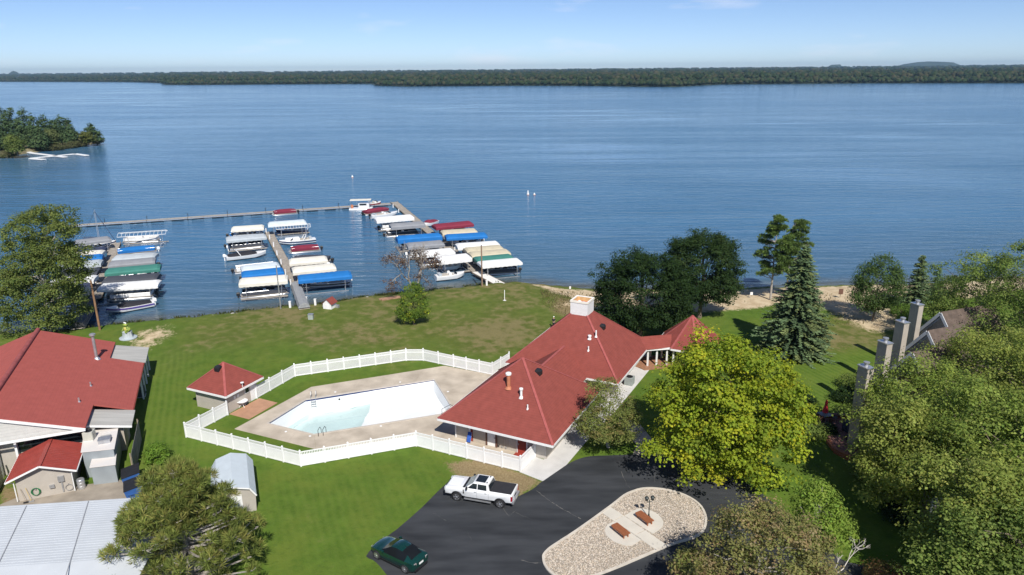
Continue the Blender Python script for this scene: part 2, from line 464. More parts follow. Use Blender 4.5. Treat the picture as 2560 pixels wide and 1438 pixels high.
def ridge(vec, width, dist):
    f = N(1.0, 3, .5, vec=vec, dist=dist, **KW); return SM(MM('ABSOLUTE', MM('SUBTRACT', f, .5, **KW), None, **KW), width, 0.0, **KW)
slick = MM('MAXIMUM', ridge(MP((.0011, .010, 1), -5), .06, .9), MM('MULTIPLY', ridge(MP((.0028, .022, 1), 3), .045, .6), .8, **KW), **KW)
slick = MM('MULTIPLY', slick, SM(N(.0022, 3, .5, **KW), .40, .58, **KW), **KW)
calm = MM('MAXIMUM', MM('MULTIPLY', calm, .55, **KW), slick, **KW)
l.new(MIX(MM('MULTIPLY', slick, .45, **KW), CWOUT, (.13, .25, .36), **KW), b.inputs['Base Color'])  # brighter sky reflection on the slicks painted into the water's base colour
l.new(MM('SUBTRACT', .15, MM('MULTIPLY', calm, .07, **KW), **KW), b.inputs['Roughness'])
w1 = N(1.0, 2, .5, vec=MP((.075, .40, 1), 12), dist=.5, **KW)
w2 = N(1.0, 3, .6, vec=MP((.35, 1.3, 1), 8), dist=.4, **KW)
w3 = N(1.0, 2, .6, vec=MP((.018, .085, 1), 14), **KW)
hgt = MM('ADD', MM('ADD', MM('MULTIPLY', w1, 1.1, **KW), MM('MULTIPLY', w2, .32, **KW), **KW), MM('MULTIPLY', w3, 1.0, **KW), **KW)
bn = n.new('ShaderNodeBump'); bn.inputs['Distance'].default_value = .6
l.new(MM('SUBTRACT', 1.0, MM('MULTIPLY', calm, .85, **KW), **KW), bn.inputs['Strength'])
l.new(hgt, bn.inputs['Height']); l.new(bn.outputs['Normal'], b.inputs['Normal'])
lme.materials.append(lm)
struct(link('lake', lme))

# ---- far shore: land, wood, bluffs
FAR_PX = [(-700, 214), (-200, 207), (0, 204.6), (190, 205), (325, 205.5), (403, 208), (408, 212), (480, 212.5), (640, 211.5), (932, 209.5), (940, 214.5), (1010, 216.5), (1280, 214.5),
          (1450, 215), (1600, 217), (1690, 217.5), (1800, 211.5), (2000, 209.5), (2200, 208.5), (2560, 208), (2900, 203), (3300, 200)]
far_pts = [at(x, y, WZ) for x, y in FAR_PX]
far_az = np.array([math.atan2(p.x, p.y) for p in far_pts]); far_d = np.array([math.hypot(p.x, p.y) for p in far_pts])
def far_shore(azv): return np.interp(azv, far_az, far_d)
def far_ground(dist, d0): return -1.0 + np.interp(dist - d0, [0, 30, 1500, 5000, 9000, 14000], [0, 2, 8, 26, 48, 60])
azs = np.linspace(far_az[0], far_az[-1], 260)
offs = np.concatenate([[0, 12, 30, 80, 200, 500], np.geomspace(900, 14000, 14)])
fv = []
for a in azs:
    d0 = far_shore(a)
    for o_ in offs: fv.append((math.sin(a) * (d0 + o_), math.cos(a) * (d0 + o_), float(far_ground(d0 + o_, d0)) + (10 if o_ > 200 else 0) - (.3 if o_ == 0 else 0)))
fn = len(offs)
ff = [(i * fn + j, (i + 1) * fn + j, (i + 1) * fn + j + 1, i * fn + j + 1) for i in range(len(azs) - 1) for j in range(fn - 1)]
fme = bpy.data.meshes.new('far_land'); fme.from_pydata(fv, [], ff)
fme.materials.append(mat('far_ground', (.022, .034, .014), .95, .4, .01))
fme.polygons.foreach_set('use_smooth', [True] * len(ff))
struct(link('terrain', fme))

LEAF_MATS = {}
def leaf_mat(name, transl=.35, rough=.6):
    if name in LEAF_MATS: return LEAF_MATS[name]
    m = bpy.data.materials.new(name); m.use_nodes = True
    n = m.node_tree.nodes; l = m.node_tree.links; b = n['Principled BSDF']; out = n['Material Output']
    a = n.new('ShaderNodeAttribute'); a.attribute_name = 'col'
    t = n.new('ShaderNodeTexNoise'); t.inputs['Scale'].default_value = 2.0
    hv = n.new('ShaderNodeHueSaturation'); l.new(a.outputs['Color'], hv.inputs['Color'])
    mr = n.new('ShaderNodeMapRange'); mr.inputs['To Min'].default_value = .75; mr.inputs['To Max'].default_value = 1.25
    l.new(t.outputs['Fac'], mr.inputs['Value']); l.new(mr.outputs['Result'], hv.inputs['Value'])
    l.new(hv.outputs['Color'], b.inputs['Base Color'])
    b.inputs['Roughness'].default_value = rough; b.inputs['Specular IOR Level'].default_value = .12
    if transl:
        tr = n.new('ShaderNodeBsdfTranslucent'); ms = n.new('ShaderNodeMixShader'); ms.inputs['Fac'].default_value = transl
        l.new(hv.outputs['Color'], tr.inputs['Color']); l.new(b.outputs[0], ms.inputs[1]); l.new(tr.outputs[0], ms.inputs[2]); l.new(ms.outputs[0], out.inputs['Surface'])
    LEAF_MATS[name] = m
    return m

ICO_V = None
def ico():
    global ICO_V
    if ICO_V is None:
        bm = bmesh.new(); bmesh.ops.create_icosphere(bm, subdivisions=1, radius=1)
        ICO_V = (np.array([v.co[:] for v in bm.verts]), np.array([[v.index for v in f.verts] for f in bm.faces])); bm.free()
    return ICO_V

def mesh_np(name, V, F, mats, colors=None, smooth=False):
    """fast mesh from numpy arrays; F (n,3) or (n,4); colors per vertex"""
    me = bpy.data.meshes.new(name)
    k = F.shape[1]
    me.vertices.add(len(V)); me.vertices.foreach_set('co', V.astype(np.float32).ravel())
    me.loops.add(F.size); me.loops.foreach_set('vertex_index', F.astype(np.int32).ravel())
    me.polygons.add(len(F)); me.polygons.foreach_set('loop_start', np.arange(0, F.size, k, dtype=np.int32))
    try: me.polygons.foreach_set('loop_total', np.full(len(F), k, dtype=np.int32))
    except Exception: pass
    if smooth: me.polygons.foreach_set('use_smooth', np.ones(len(F), bool))
    if colors is not None:
        ca = me.color_attributes.new('col', 'FLOAT_COLOR', 'POINT')
        ca.data.foreach_set('color', np.concatenate([colors, np.ones((len(colors), 1))], 1).astype(np.float32).ravel())
    me.update(calc_edges=True)
    for m in (mats if isinstance(mats, (list, tuple)) else [mats]): me.materials.append(m)
    return me

def far_wood():
    rng = np.random.default_rng(3)
    az = []; ds = []; sz = []
    for off0, off1, cnt in ((2, 60, 2600), (40, 260, 3600), (200, 1100, 4200), (900, 4000, 3600), (3500, 11000, 2600)):
        a = rng.uniform(far_az[0], far_az[-1], cnt); o = np.exp(rng.uniform(math.log(max(off0, 4)), math.log(off1), cnt)) if off0 > 100 else rng.uniform(off0, off1, cnt)
        az.append(a); ds.append(far_shore(a) + o); sz.append(np.interp(o, [0, 400, 2000, 11000], [7.5, 9, 17, 42]) * rng.uniform(.7, 1.35, cnt))
    az = np.concatenate(az); ds = np.concatenate(ds); sz = np.concatenate(sz)
    z = far_ground(ds, far_shore(az))
    keep = az > -9
    iv, ifc = ico(); nv = len(iv); m = len(az)
    jit = rng.uniform(.72, 1.25, (m, nv, 1))
    V = iv[None] * jit
    tall = rng.uniform(.6, 1.35, m)
    hh = np.minimum(sz * 1.1 * tall, 15 * rng.uniform(.6, 1.1, m))
    V = V * np.stack([sz * .75, sz * .75, hh * .62], 1)[:, None, :]
    V = V + np.stack([np.sin(az) * ds, np.cos(az) * ds, z + hh * .55 + np.where(ds - far_shore(az) > 200, 10, 2)], 1)[:, None, :]
    F = ifc[None] + (np.arange(m) * nv)[:, None, None]
    pal = np.array([(.020, .036, .014), (.030, .046, .018), (.038, .048, .022), (.016, .030, .015), (.050, .050, .026)])
    c = pal[rng.integers(0, 5, m)] * rng.uniform(.75, 1.2, (m, 1))
    C = np.repeat(c, nv, 0)
    me = mesh_np('far_wood', V.reshape(-1, 3), F.reshape(-1, 3), leaf_mat('far_foliage', 0, .95), C)
    o = link('woodland', me)
    tag(o, 'dark green wooded shore on the far side of the lake', 'woodland', kind='stuff')
far_wood()

def bluff(px0, px1, pyt, dist, name='hill', prof=None):
    """a flat-topped rocky bluff far beyond the wood"""
    a0 = math.atan2(*at2(px0, 400)); a1 = math.atan2(*at2(px1, 400))
    def dirp(px):
        d = ray(px, 180); return math.atan2(d[0], d[1])
    a0, a1 = dirp(px0), dirp(px1)
    prof = prof or [(0, 0), (.08, .45), (.18, .72), (.35, .9), (.5, 1), (.68, .95), (.84, .82), (.94, .5), (1, 0)]
    m = MB(); rings = []
    zt = CAM_H + 3
    mid = (px0 + px1) / 2
    z_top = top_z(math.sin((a0 + a1) / 2) * dist, math.cos((a0 + a1) / 2) * dist, mid, pyt) if False else None
    d = ray(mid, pyt); z_top = CAM_H + d[2] / math.hypot(d[0], d[1]) * dist
    rows = []
    for dd, hk in ((-900, 0), (-500, .55), (-150, 1), (400, 1), (1100, 0)):
        row = []
        for t, h in prof:
            a = a0 + (a1 - a0) * t
            zz = (z_top - 20) * h * hk * (1 + .03 * math.sin(t * 23 + dd)) + 20
            row.append((math.sin(a) * (dist + dd), math.cos(a) * (dist + dd), zz))
        rows.append(row)
    m.loft(rows, cap=False, closed=False)
    struct(m.build(name, mat('far_bluff', (.030, .048, .024), .95, .25, .004), smooth='all'))
bluff(2226, 2410, 154.0, 13000)
bluff(2058, 2106, 162.0, 12000, prof=[(0, 0), (.25, .75), (.4, 1), (.85, 1), (.93, .7), (1, 0)])
bluff(12, 56, 177.5, 14000, prof=[(0, 0), (.2, .55), (.4, .95), (.5, 1), (.7, .8), (.85, .4), (1, 0)])
bluff(1660, 1705, 174, 15000, prof=[(0, 0), (.3, .5), (.5, 1), (.7, .6), (1, 0)])
# ------------------------------------------------------------------ materials shared by built things
M_WHITE = mat('white_paint', (.78, .78, .77), .55, .05, 2)
M_VINYL = mat('white_vinyl', (.80, .80, .80), .4, .04, 1.5, spec=.4)
M_CONC = mat('concrete', (.44, .375, .295), .9, .16, .45, bump=.15, bscale=14, col2=(.50, .435, .35))
M_CONC2 = mat('pale_concrete', (.56, .55, .53), .88, .10, .7, bump=.1, bscale=14)
M_ASPH = mat('sealed_asphalt', (.027, .030, .035), .8, .24, .5, stretch=(.35, 1.4, 1), bump=.25, bscale=30, spec=.3, col2=(.044, .047, .052))
M_SHING = lined('red_shingles', (.238, .062, .050), .16, .35, 'Z', .92, .10, .80, spec=.15)
M_SHING2 = lined('red_ribbed_roof', (.36, .090, .074), .11, .25, 'Z', .8, .07, .88, spec=.2)
M_RIDGE = mat('red_ridge_cap', (.33, .085, .078), .9, .12, 3)
M_REDMET = mat('red_metal', (.30, .055, .043), .5, .12, 1.2, spec=.4)
M_GREYMET = mat('weathered_metal_sheet', (.42, .41, .38), .6, .16, .8, spec=.3, stretch=(.3, 3, 1))
M_BEIGE = lined('beige_siding', (.47, .43, .38), .12, .4, 'Z', .7, .06)
M_TAN = mat('tan_panel', (.48, .42, .35), .7, .06, 1)
M_GREYS = lined('grey_siding', (.46, .41, .35), .11, .5, 'Z', .75, .08)
M_DARK = mat('dark_void', (.02, .022, .026), .6, .2, 2)
M_BLACK = mat('black_plastic', (.018, .018, .02), .5, .2, 3)
M_ALU = mat('aluminium', (.62, .63, .65), .35, .08, 3, metal=.75)
M_STEEL = mat('galvanised_steel', (.45, .46, .48), .4, .15, 3, metal=.6)
M_WOOD = mat('weathered_wood', (.30, .24, .17), .85, .25, 2.0, bump=.3, stretch=(1, 6, 1))
M_GREYWOOD = lined('dock_boards', (.35, .31, .26), .15, .5, 'X', .9, .25, .55)
M_REDWOOD = mat('stained_wood', (.30, .105, .045), .6, .2, 3, bump=.2, stretch=(1, 8, 1))
M_GLASS = glass('dark_glass')
M_REDPAINT = mat('red_paint', (.30, .045, .03), .6, .1, 2)
M_BROWN = mat('brown_trim', (.13, .065, .045), .7, .15, 2)
M_ORANGE = mat('terracotta_pipe', (.48, .18, .095), .7, .15, 3)

# ------------------------------------------------------------------ driveway, walks, island
def sheet(name, px, z, m, thick=.05, kind='structure'):
    p = [at2(x, y, 0) for x, y in px]
    o = MB().prism(p, z - thick, z).build(name, m)
    o['kind'] = kind
    return o
def smooth_px(pts, k=4):
    """Catmull-Rom through pixel points (open)"""
    out = []
    for i in range(len(pts) - 1):
        p0 = pts[max(i - 1, 0)]; p1 = pts[i]; p2 = pts[i + 1]; p3 = pts[min(i + 2, len(pts) - 1)]
        for j in range(k):
            t = j / k
            out.append(tuple(.5 * (2 * p1[a] + (p2[a] - p0[a]) * t + (2 * p0[a] - 5 * p1[a] + 4 * p2[a] - p3[a]) * t * t + (3 * p1[a] - p0[a] - 3 * p2[a] + p3[a]) * t ** 3) for a in (0, 1)))
    out.append(pts[-1]); return out

DRIVE = smooth_px([(1297, 1241), (1332, 1223), (1358, 1202), (1415, 1163), (1464, 1143), (1527, 1139), (1603, 1137), (1669, 1142), (1725, 1154), (1777, 1168), (1830, 1190), (1900, 1230), (1990, 1310), (2099, 1396), (2184, 1420), (2330, 1470)], 4)
DRIVE += [(2400, 1640), (980, 1640), (985, 1500)] + smooth_px([(967, 1438), (948, 1414), (932, 1400), (915, 1391), (935, 1368), (959, 1347), (992, 1324), (1056, 1268), (1128, 1198), (1150, 1206)], 2)
driveway = sheet('driveway', DRIVE, .02, M_ASPH, .06)
# an earthy worn edge where the asphalt meets the lawn
crack_m = mat('crack_filler', (.15, .145, .135), .95, .3, 6)
def crack(pts, w=.035):
    pp = [Vector(at2(x, y)) for x, y in pts]; rr = random.Random(len(pts) * 7 + int(pts[0][0]))
    fine = []
    for a, b_ in zip(pp[:-1], pp[1:]):
        k = max(2, int((b_ - a).length / .25))
        for i in range(k): fine.append(a.lerp(b_, i / k) + Vector((rr.uniform(-.05, .05), rr.uniform(-.05, .05))))
    fine.append(pp[-1])
    m = MB()
    for i in range(len(fine) - 1):
        d = (fine[i + 1] - fine[i]); nrm = Vector((-d.y, d.x)).normalized()
        w0 = w * (.12 + .75 * rr.random() ** 2)
        a, b_ = fine[i], fine[i + 1]
        m.add([(a.x - nrm.x * w0, a.y - nrm.y * w0, .0265), (b_.x - nrm.x * w0, b_.y - nrm.y * w0, .0265), (b_.x + nrm.x * w0, b_.y + nrm.y * w0, .0265), (a.x + nrm.x * w0, a.y + nrm.y * w0, .0265)], [(0, 1, 2, 3)])
    m.build('crack', crack_m, driveway)
crack([(1341, 1227), (1365, 1246), (1400, 1270), (1428, 1285), (1452, 1298)], .05)
crack([(1553, 1180), (1560, 1195), (1566, 1212), (1579, 1224)], .04)
crack([(1258, 1272), (1273, 1291), (1290, 1276)], .025)
crack([(1290, 1283), (1330, 1300)], .02)
crack([(1083, 1283), (1115, 1302)], .03)
crack([(1302, 1401), (1330, 1408), (1354, 1408)], .06)
crack([(1636, 1182), (1637, 1205)], .02)
crack([(1700, 1195), (1688, 1222)], .02)
crack([(1170, 1330), (1178, 1350)], .02)

# worn light dirt line along the drive's grass edge
apron = sheet('walkway', [(1300, 1181), (1357, 1203.5), (1416, 1163), (1465, 1105), (1545, 1020), (1580, 978), (1626, 922), (1640, 900), (1610, 882), (1560, 950), (1440, 1060), (1360, 1150), (1338, 1143), (1322, 1155)], .035, M_CONC2, .1)
path = sheet('path', [(1582, 1136.5), (1668, 1141.5), (1640, 1110), (1600, 1062), (1550, 1040), (1545, 1060), (1592, 1113)], .03, M_CONC, .1)

KERB = smooth_px([(1355, 1393), (1358, 1386), (1366, 1377), (1381, 1365), (1441, 1326), (1523, 1267), (1559, 1239), (1584, 1227.7), (1608, 1221.6), (1641, 1221.6), (1685, 1229), (1726, 1245), (1755, 1268), (1768, 1300), (1760, 1330), (1736, 1347), (1669, 1369), (1559, 1416), (1494, 1441), (1440, 1456), (1400, 1450), (1372, 1432), (1358, 1412), (1355, 1393)], 3)[:-1]
KW_ = [at2(x, y) for x, y in KERB]
def shrink(poly, d):
    n_ = len(poly); out = []
    a = sum(poly[i][0] * poly[(i + 1) % n_][1] - poly[(i + 1) % n_][0] * poly[i][1] for i in range(n_)); sg = 1 if a > 0 else -1
    for i in range(n_):
        p0, p1, p2 = Vector(poly[i - 1]), Vector(poly[i]), Vector(poly[(i + 1) % n_])
        e = (p2 - p0).normalized(); out.append((p1.x - e.y * d * sg, p1.y + e.x * d * sg))
    return out
kin = shrink(KW_, .2)
kerb = thing('traffic_island', 'teardrop island of pale cobbles with concrete kerb in the driveway', 'traffic island', (*at2(1570, 1320), 0))
ko = kerb.location
m = MB(); nk = len(KW_)
vs = [(x, y, 0.0) for x, y in KW_] + [(x, y, .13) for x, y in KW_] + [(x, y, .13) for x, y in kin] + [(x, y, .02) for x, y in kin]
fs = []
for i in range(nk):
    j = (i + 1) % nk
    fs += [(i, j, nk + j, nk + i), (nk + i, nk + j, 2 * nk + j, 2 * nk + i), (2 * nk + i, 2 * nk + j, 3 * nk + j, 3 * nk + i)]
m.add(vs, fs); m.build('kerb', mat('kerb_concrete', (.55, .50, .43), .9, .12, 2, bump=.2), kerb, off=ko)
MB().prism(kin, -.02, .045).build('gravel_bed', mat('gravel_bed', (.30, .26, .21), .95, .3, 9), kerb, off=ko)
# pads
PADL = smooth_px([(1537, 1306), (1520, 1313), (1512, 1327), (1517, 1342), (1533, 1355), (1552, 1363), (1570, 1367), (1588, 1362), (1604, 1351)], 3)
PADR = smooth_px([(1561, 1292), (1582, 1279), (1603, 1274), (1625, 1278), (1641, 1286), (1653, 1297), (1659, 1310), (1652, 1324), (1632, 1337)], 3)
pads = []
m_pad = mat('pad_concrete', (.58, .54, .47), .9, .07, .8, bump=.08, bscale=16)
for pts in (PADL, PADR): pads.append([at2(x, y) for x, y in pts])
sA, sB, sC, sD = (Vector(at2(*p)) for p in ((1527, 1269.5), (1503.5, 1283.5), (1642, 1378.5), (1669.5, 1367)))
cuts = [0, .235, .62, 1.0]
for c0, c1 in zip(cuts[:-1], cuts[1:]):
    q = [sA.lerp(sD, c0 + .004), sA.lerp(sD, c1 - .004), sB.lerp(sC, c1 - .004), sB.lerp(sC, c0 + .004)]
    pads.append([(p.x, p.y) for p in q])
for q in pads:
    c_ = Vector((sum(p[0] for p in q) / len(q), sum(p[1] for p in q) / len(q)))
    q = [((p[0] - c_.x) * .994 + c_.x, (p[1] - c_.y) * .994 + c_.y) for p in q]
    MB().prism(q, 0, .10).build('slab', m_pad, kerb, off=ko)
# cobbles: real stones lying in the bed
def cobbles():
    rng = np.random.default_rng(5)
    xs = [p[0] for p in kin]; ys = [p[1] for p in kin]
    N_ = 26000
    X = rng.uniform(min(xs), max(xs), N_); Y = rng.uniform(min(ys), max(ys), N_)
    k = poly_mask(X, Y, kin, .001) > .5
    for q in pads: k &= poly_mask(X, Y, q, .02) < .4
    X, Y = X[k], Y[k]; n_ = len(X)
    base = np.array([(1, 0, 0), (-.9, .1, 0), (0, .8, 0), (.1, -.85, 0), (.1, .05, .75), (.5, .6, .3), (-.5, -.55, .35)])
    tris = np.array([(0, 5, 4), (5, 2, 4), (2, 1, 4), (1, 6, 4), (6, 3, 4), (3, 0, 4)])
    s_ = rng.uniform(.04, .082, n_); a_ = rng.uniform(0, 6.28, n_)
    V = base[None] * rng.uniform(.75, 1.25, (n_, 7, 1)) * s_[:, None, None]
    V[:, :, 1] *= rng.uniform(.55, .95, n_)[:, None]
    ca, sa = np.cos(a_)[:, None], np.sin(a_)[:, None]
    Vx = V[:, :, 0] * ca - V[:, :, 1] * sa + X[:, None]; Vy = V[:, :, 0] * sa + V[:, :, 1] * ca + Y[:, None]
    V = np.stack([Vx - ko.x, Vy - ko.y, V[:, :, 2] + .045 + rng.uniform(0, .03, (n_, 1))], -1)
    F = tris[None] + (np.arange(n_) * 7)[:, None, None]
    pal = np.array([(.53, .44, .34), (.56, .50, .42), (.44, .37, .30), (.60, .54, .47), (.40, .35, .30), (.52, .43, .35)])
    C = np.repeat(pal[rng.integers(0, 6, n_)] * rng.uniform(.8, 1.15, (n_, 1)), 7, 0)
    o = link('cobbles', mesh_np('cobbles', V.reshape(-1, 3), F.reshape(-1, 3), leaf_mat('cobble_stone', 0, .9), C), kerb)
    o['kind'] = 'stuff'
cobbles()

# ------------------------------------------------------------------ pool, deck
def resample(pts, n_):
    P = [Vector(p) for p in pts]; L = [0]
    for a, b_ in zip(P[:-1], P[1:]): L.append(L[-1] + (b_ - a).length)
    out = []
    for i in range(n_ + 1):
        t = L[-1] * i / n_
        for k in range(len(P) - 1):
            if t <= L[k + 1] + 1e-9:
                out.append(P[k].lerp(P[k + 1], (t - L[k]) / max(1e-9, L[k + 1] - L[k]))); break
    return out
deck = thing('pool_deck', 'tan concrete deck slabs laid around the drained swimming pool', 'pool deck', (*at2(900, 1010), 0))
do = deck.location
def slab(q, parent=deck, m=M_CONC, z0=-.15, z1=.03, off=do, name='slab', gap=.012):
    c_ = Vector((sum(p[0] for p in q) / len(q), sum(p[1] for p in q) / len(q)))
    rr = max((Vector(p[:2]) - c_).length for p in q)
    k = 1 - gap / rr
    q = [((p[0] - c_.x) * k + c_.x, (p[1] - c_.y) * k + c_.y) for p in q]
    return MB().prism(q, z0, z1).build(name, m, parent, off=off)
A_, B_, C_, D_, E_, F_ = POOL
PX = lambda *pts: [at2(x, y) for x, y in pts]
for inner, outer, n_ in [([A_, B_], PX((586, 1073), (778, 968)), 3), ([B_, C_], PX((778, 968), (1000, 933), (1111, 915)), 6),
                         ([C_, D_], PX((1111, 915), (1262, 950)), 3), ([D_, E_], PX((1262, 950), (1190, 1075)), 1),
                         ([E_, F_], PX((1190, 1075), (1160, 1128), (1042, 1106), (790, 1124)), 6), ([F_, A_], PX((790, 1124), (586, 1073)), 3)]:
    a, b_ = resample(inner, n_), resample(outer, n_)
    for i in range(n_): slab([tuple(a[i]), tuple(a[i + 1]), tuple(b_[i + 1]), tuple(b_[i])])
for q in (PX((1160, 1128), (1300, 1172), (1338, 1142), (1190, 1075)), PX((1231, 938), (1111, 915), (1262, 950), (1290, 930))): slab(q)
patio = slab(PX((573, 1036), (648, 996), (694, 1007.5), (622.5, 1049)), None, mat('brick_red_concrete', (.42, .235, .145), .9, .12, 1.2, bump=.1), off=(*at2(630, 1020), 0), name='patio', gap=.01)
patio.location = (*at2(630, 1020), 0); struct(patio)

pool = thing('swimming_pool', 'drained white swimming pool with a little water at its deep left end', 'swimming pool', (*at2(900, 1020), 0))
po = pool.location
def pool_floor(p):   # deeper to the left
    k = (p[0] - A_[0]) / (D_[0] - A_[0])
    return float(np.interp(k, [0, .12, .40, .60, 1], [-2.15, -2.2, -1.95, -1.35, -1.05])) + .05 * math.sin(p[0] * 1.7 + p[1] * .9) * math.sin(p[1] * 1.3)
m_pool = mat('pool_paint', (.76, .78, .78), .5, .06, .35, spec=.3, detail=8)
ring = []
for i in range(6):
    a, b_ = Vector(POOL[i]), Vector(POOL[(i + 1) % 6]); k = max(1, int((b_ - a).length / 1.5))
    ring += [a.lerp(b_, j / k) for j in range(k)]
m = MB(); nr = len(ring)
cpt = Vector((sum(p.x for p in ring) / nr, sum(p.y for p in ring) / nr))
fl = [p.lerp(cpt, .035) for p in ring]
m.add([(p.x, p.y, .035) for p in ring] + [(p.x, p.y, pool_floor(p)) for p in fl], [(i, (i + 1) % nr, nr + (i + 1) % nr, nr + i) for i in range(nr)])
m.build('wall', m_pool, pool, off=po, fixn=False)
m = MB()
# floor as strips between the two long sides
bm_ = bmesh.new()
vsl = [bm_.verts.new((p.x - po.x, p.y - po.y, pool_floor(p))) for p in fl]
fce = bm_.faces.new(vsl); bmesh.ops.triangulate(bm_, faces=[fce])
bmesh.ops.subdivide_edges(bm_, edges=bm_.edges[:], cuts=3, use_grid_fill=True)
for v in bm_.verts: v.co.z = pool_floor((v.co.x + po.x, v.co.y + po.y))
bmesh.ops.recalc_face_normals(bm_, faces=bm_.faces)
mef = bpy.data.meshes.new('floor'); bm_.to_mesh(mef); bm_.free(); mef.materials.append(m_pool)
link('floor', mef, pool)
# blue tile band under the coping on the far sides
m = MB()
for a, b_ in ((A_, B_), (B_, C_), (C_, D_)):
    a, b_ = Vector(a), Vector(b_); d = (b_ - a).normalized(); nn_ = Vector((d.y, -d.x)) * .02
    m.add([(a.x + nn_.x, a.y + nn_.y, -.02), (b_.x + nn_.x, b_.y + nn_.y, -.02), (b_.x + nn_.x, b_.y + nn_.y, -.22), (a.x + nn_.x, a.y + nn_.y, -.22)], [(0, 1, 2, 3)])
m.build('tile_band', mat('navy_tile', (.02, .035, .13), .35, .2, 8), pool, off=po)
# coping
m = MB(); co = shrink(POOL, -.22); ci = shrink(POOL, .03)
vs = [(x, y, .03) for x, y in co] + [(x, y, .075) for x, y in co] + [(x, y, .075) for x, y in ci] + [(x, y, -.02) for x, y in ci]
fs = [q for i in range(6) for j in [(i + 1) % 6] for q in ((i, j, 6 + j, 6 + i), (6 + i, 6 + j, 12 + j, 12 + i), (12 + i, 12 + j, 18 + j, 18 + i))]
m.add(vs, fs).build('coping', mat('coping', (.50, .45, .39), .85, .1, 2), pool, off=po)
# standing water in the deep end
pwm = bpy.data.materials.new('pool_water'); pwm.use_nodes = True
pn = pwm.node_tree.nodes; pk = pwm.node_tree.links
pn.remove(pn['Principled BSDF'])
p_tr = pn.new('ShaderNodeBsdfTransparent'); p_tr.inputs['Color'].default_value = (.80, .90, .91, 1)
p_gl = pn.new('ShaderNodeBsdfGlossy'); p_gl.inputs['Roughness'].default_value = .04
p_fr = pn.new('ShaderNodeFresnel'); p_fr.inputs['IOR'].default_value = 1.33
p_mx = pn.new('ShaderNodeMixShader'); p_nz = pn.new('ShaderNodeTexNoise'); p_nz.inputs['Scale'].default_value = 1.2
p_bp = pn.new('ShaderNodeBump'); p_bp.inputs['Strength'].default_value = .1
pk.new(p_nz.outputs['Fac'], p_bp.inputs['Height']); pk.new(p_bp.outputs['Normal'], p_gl.inputs['Normal']); pk.new(p_bp.outputs['Normal'], p_fr.inputs['Normal'])
pk.new(p_fr.outputs[0], p_mx.inputs['Fac']); pk.new(p_tr.outputs[0], p_mx.inputs[1]); pk.new(p_gl.outputs[0], p_mx.inputs[2]); pk.new(p_mx.outputs[0], pn['Material Output'].inputs['Surface'])
pl = [p for p in fl]
wx = A_[0] + .62 * (D_[0] - A_[0])
wp = [p if p.x < wx else None for p in pl]
wpoly = []
for i, p in enumerate(pl):
    q = pl[(i + 1) % nr]
    if p.x <= wx: wpoly.append((p.x, p.y))
    if (p.x - wx) * (q.x - wx) < 0:
        t = (wx - p.x) / (q.x - p.x); c_ = p.lerp(q, t); wpoly.append((c_.x, c_.y))
_ar = sum(wpoly[i][0] * wpoly[(i + 1) % len(wpoly)][1] - wpoly[(i + 1) % len(wpoly)][0] * wpoly[i][1] for i in range(len(wpoly)))
wpoly = wpoly if _ar > 0 else wpoly[::-1]
MB().add([(x, y, -1.70) for x, y in wpoly], [list(range(len(wpoly)))]).build('water', pwm, pool, off=po, fixn=False)
# pool ladders, skimmers, lights
def ladder(px, py, px2, py2, m_, inner):
    a, b_ = Vector(at2(px, py)), Vector(at2(px2, py2)); mb = MB()
    inn = Vector(inner)
    for p in (a, b_):
        q = p + inn * .25; r_ = p - inn * .45
        mb.tube([(r_.x, r_.y, .05), (r_.x, r_.y, .75), (p.x, p.y, .9), (q.x, q.y, .6), (q.x, q.y, -1.2)], .03, 6)
    for z in (-.3, -.6, -.9):
        mb.bar((a.x + inn.x * .25, a.y + inn.y * .25, z), (b_.x + inn.x * .25, b_.y + inn.y * .25, z), .12, .04)
    mb.build('ladder', m_, pool, smooth=True, off=po)
ladder(778, 997, 790, 995.5, M_STEEL, (.1, -1))
ladder(801, 1087, 813, 1085, M_BLACK, (.2, 1))
m = MB()
p1, p2 = Vector(at2(1112, 1040)), Vector(at2(1128, 1010))
m.tube([(p1.x - .3, p1.y, .05), (p1.x - .3, p1.y, .85), (p1.x + .6, p1.y + .9, .95), (p1.x + 1.2, p1.y + 1.6, .1)], .03, 6)
m.build('hand_rail', M_BLACK, pool, smooth=True, off=po)
for x, y in ((834, 985), (997, 960), (1117, 984), (718, 1075), (778, 1086), (954, 1061)):
    p = at(x, y); k = 1.05
    MB().lathe([(.14, .035), (.14, .06), (.10, .07)], 10).build('skimmer_lid', M_WHITE, pool, off=None, loc=(p.x - po.x + (0 if y > 1050 else .1), p.y - po.y + (-.45 if y > 1050 else .45), .0))
for x, y in ((849, 996), (1009, 970)):
    p = at(x, y, -.5)
    MB().lathe([(.12, -.02), (.12, .03), (.06, .05)], 10).build('pool_light', M_BLACK, pool, loc=(p.x - po.x, p.y - po.y - .15, -.55)).rotation_euler = (R(90), 0, 0)

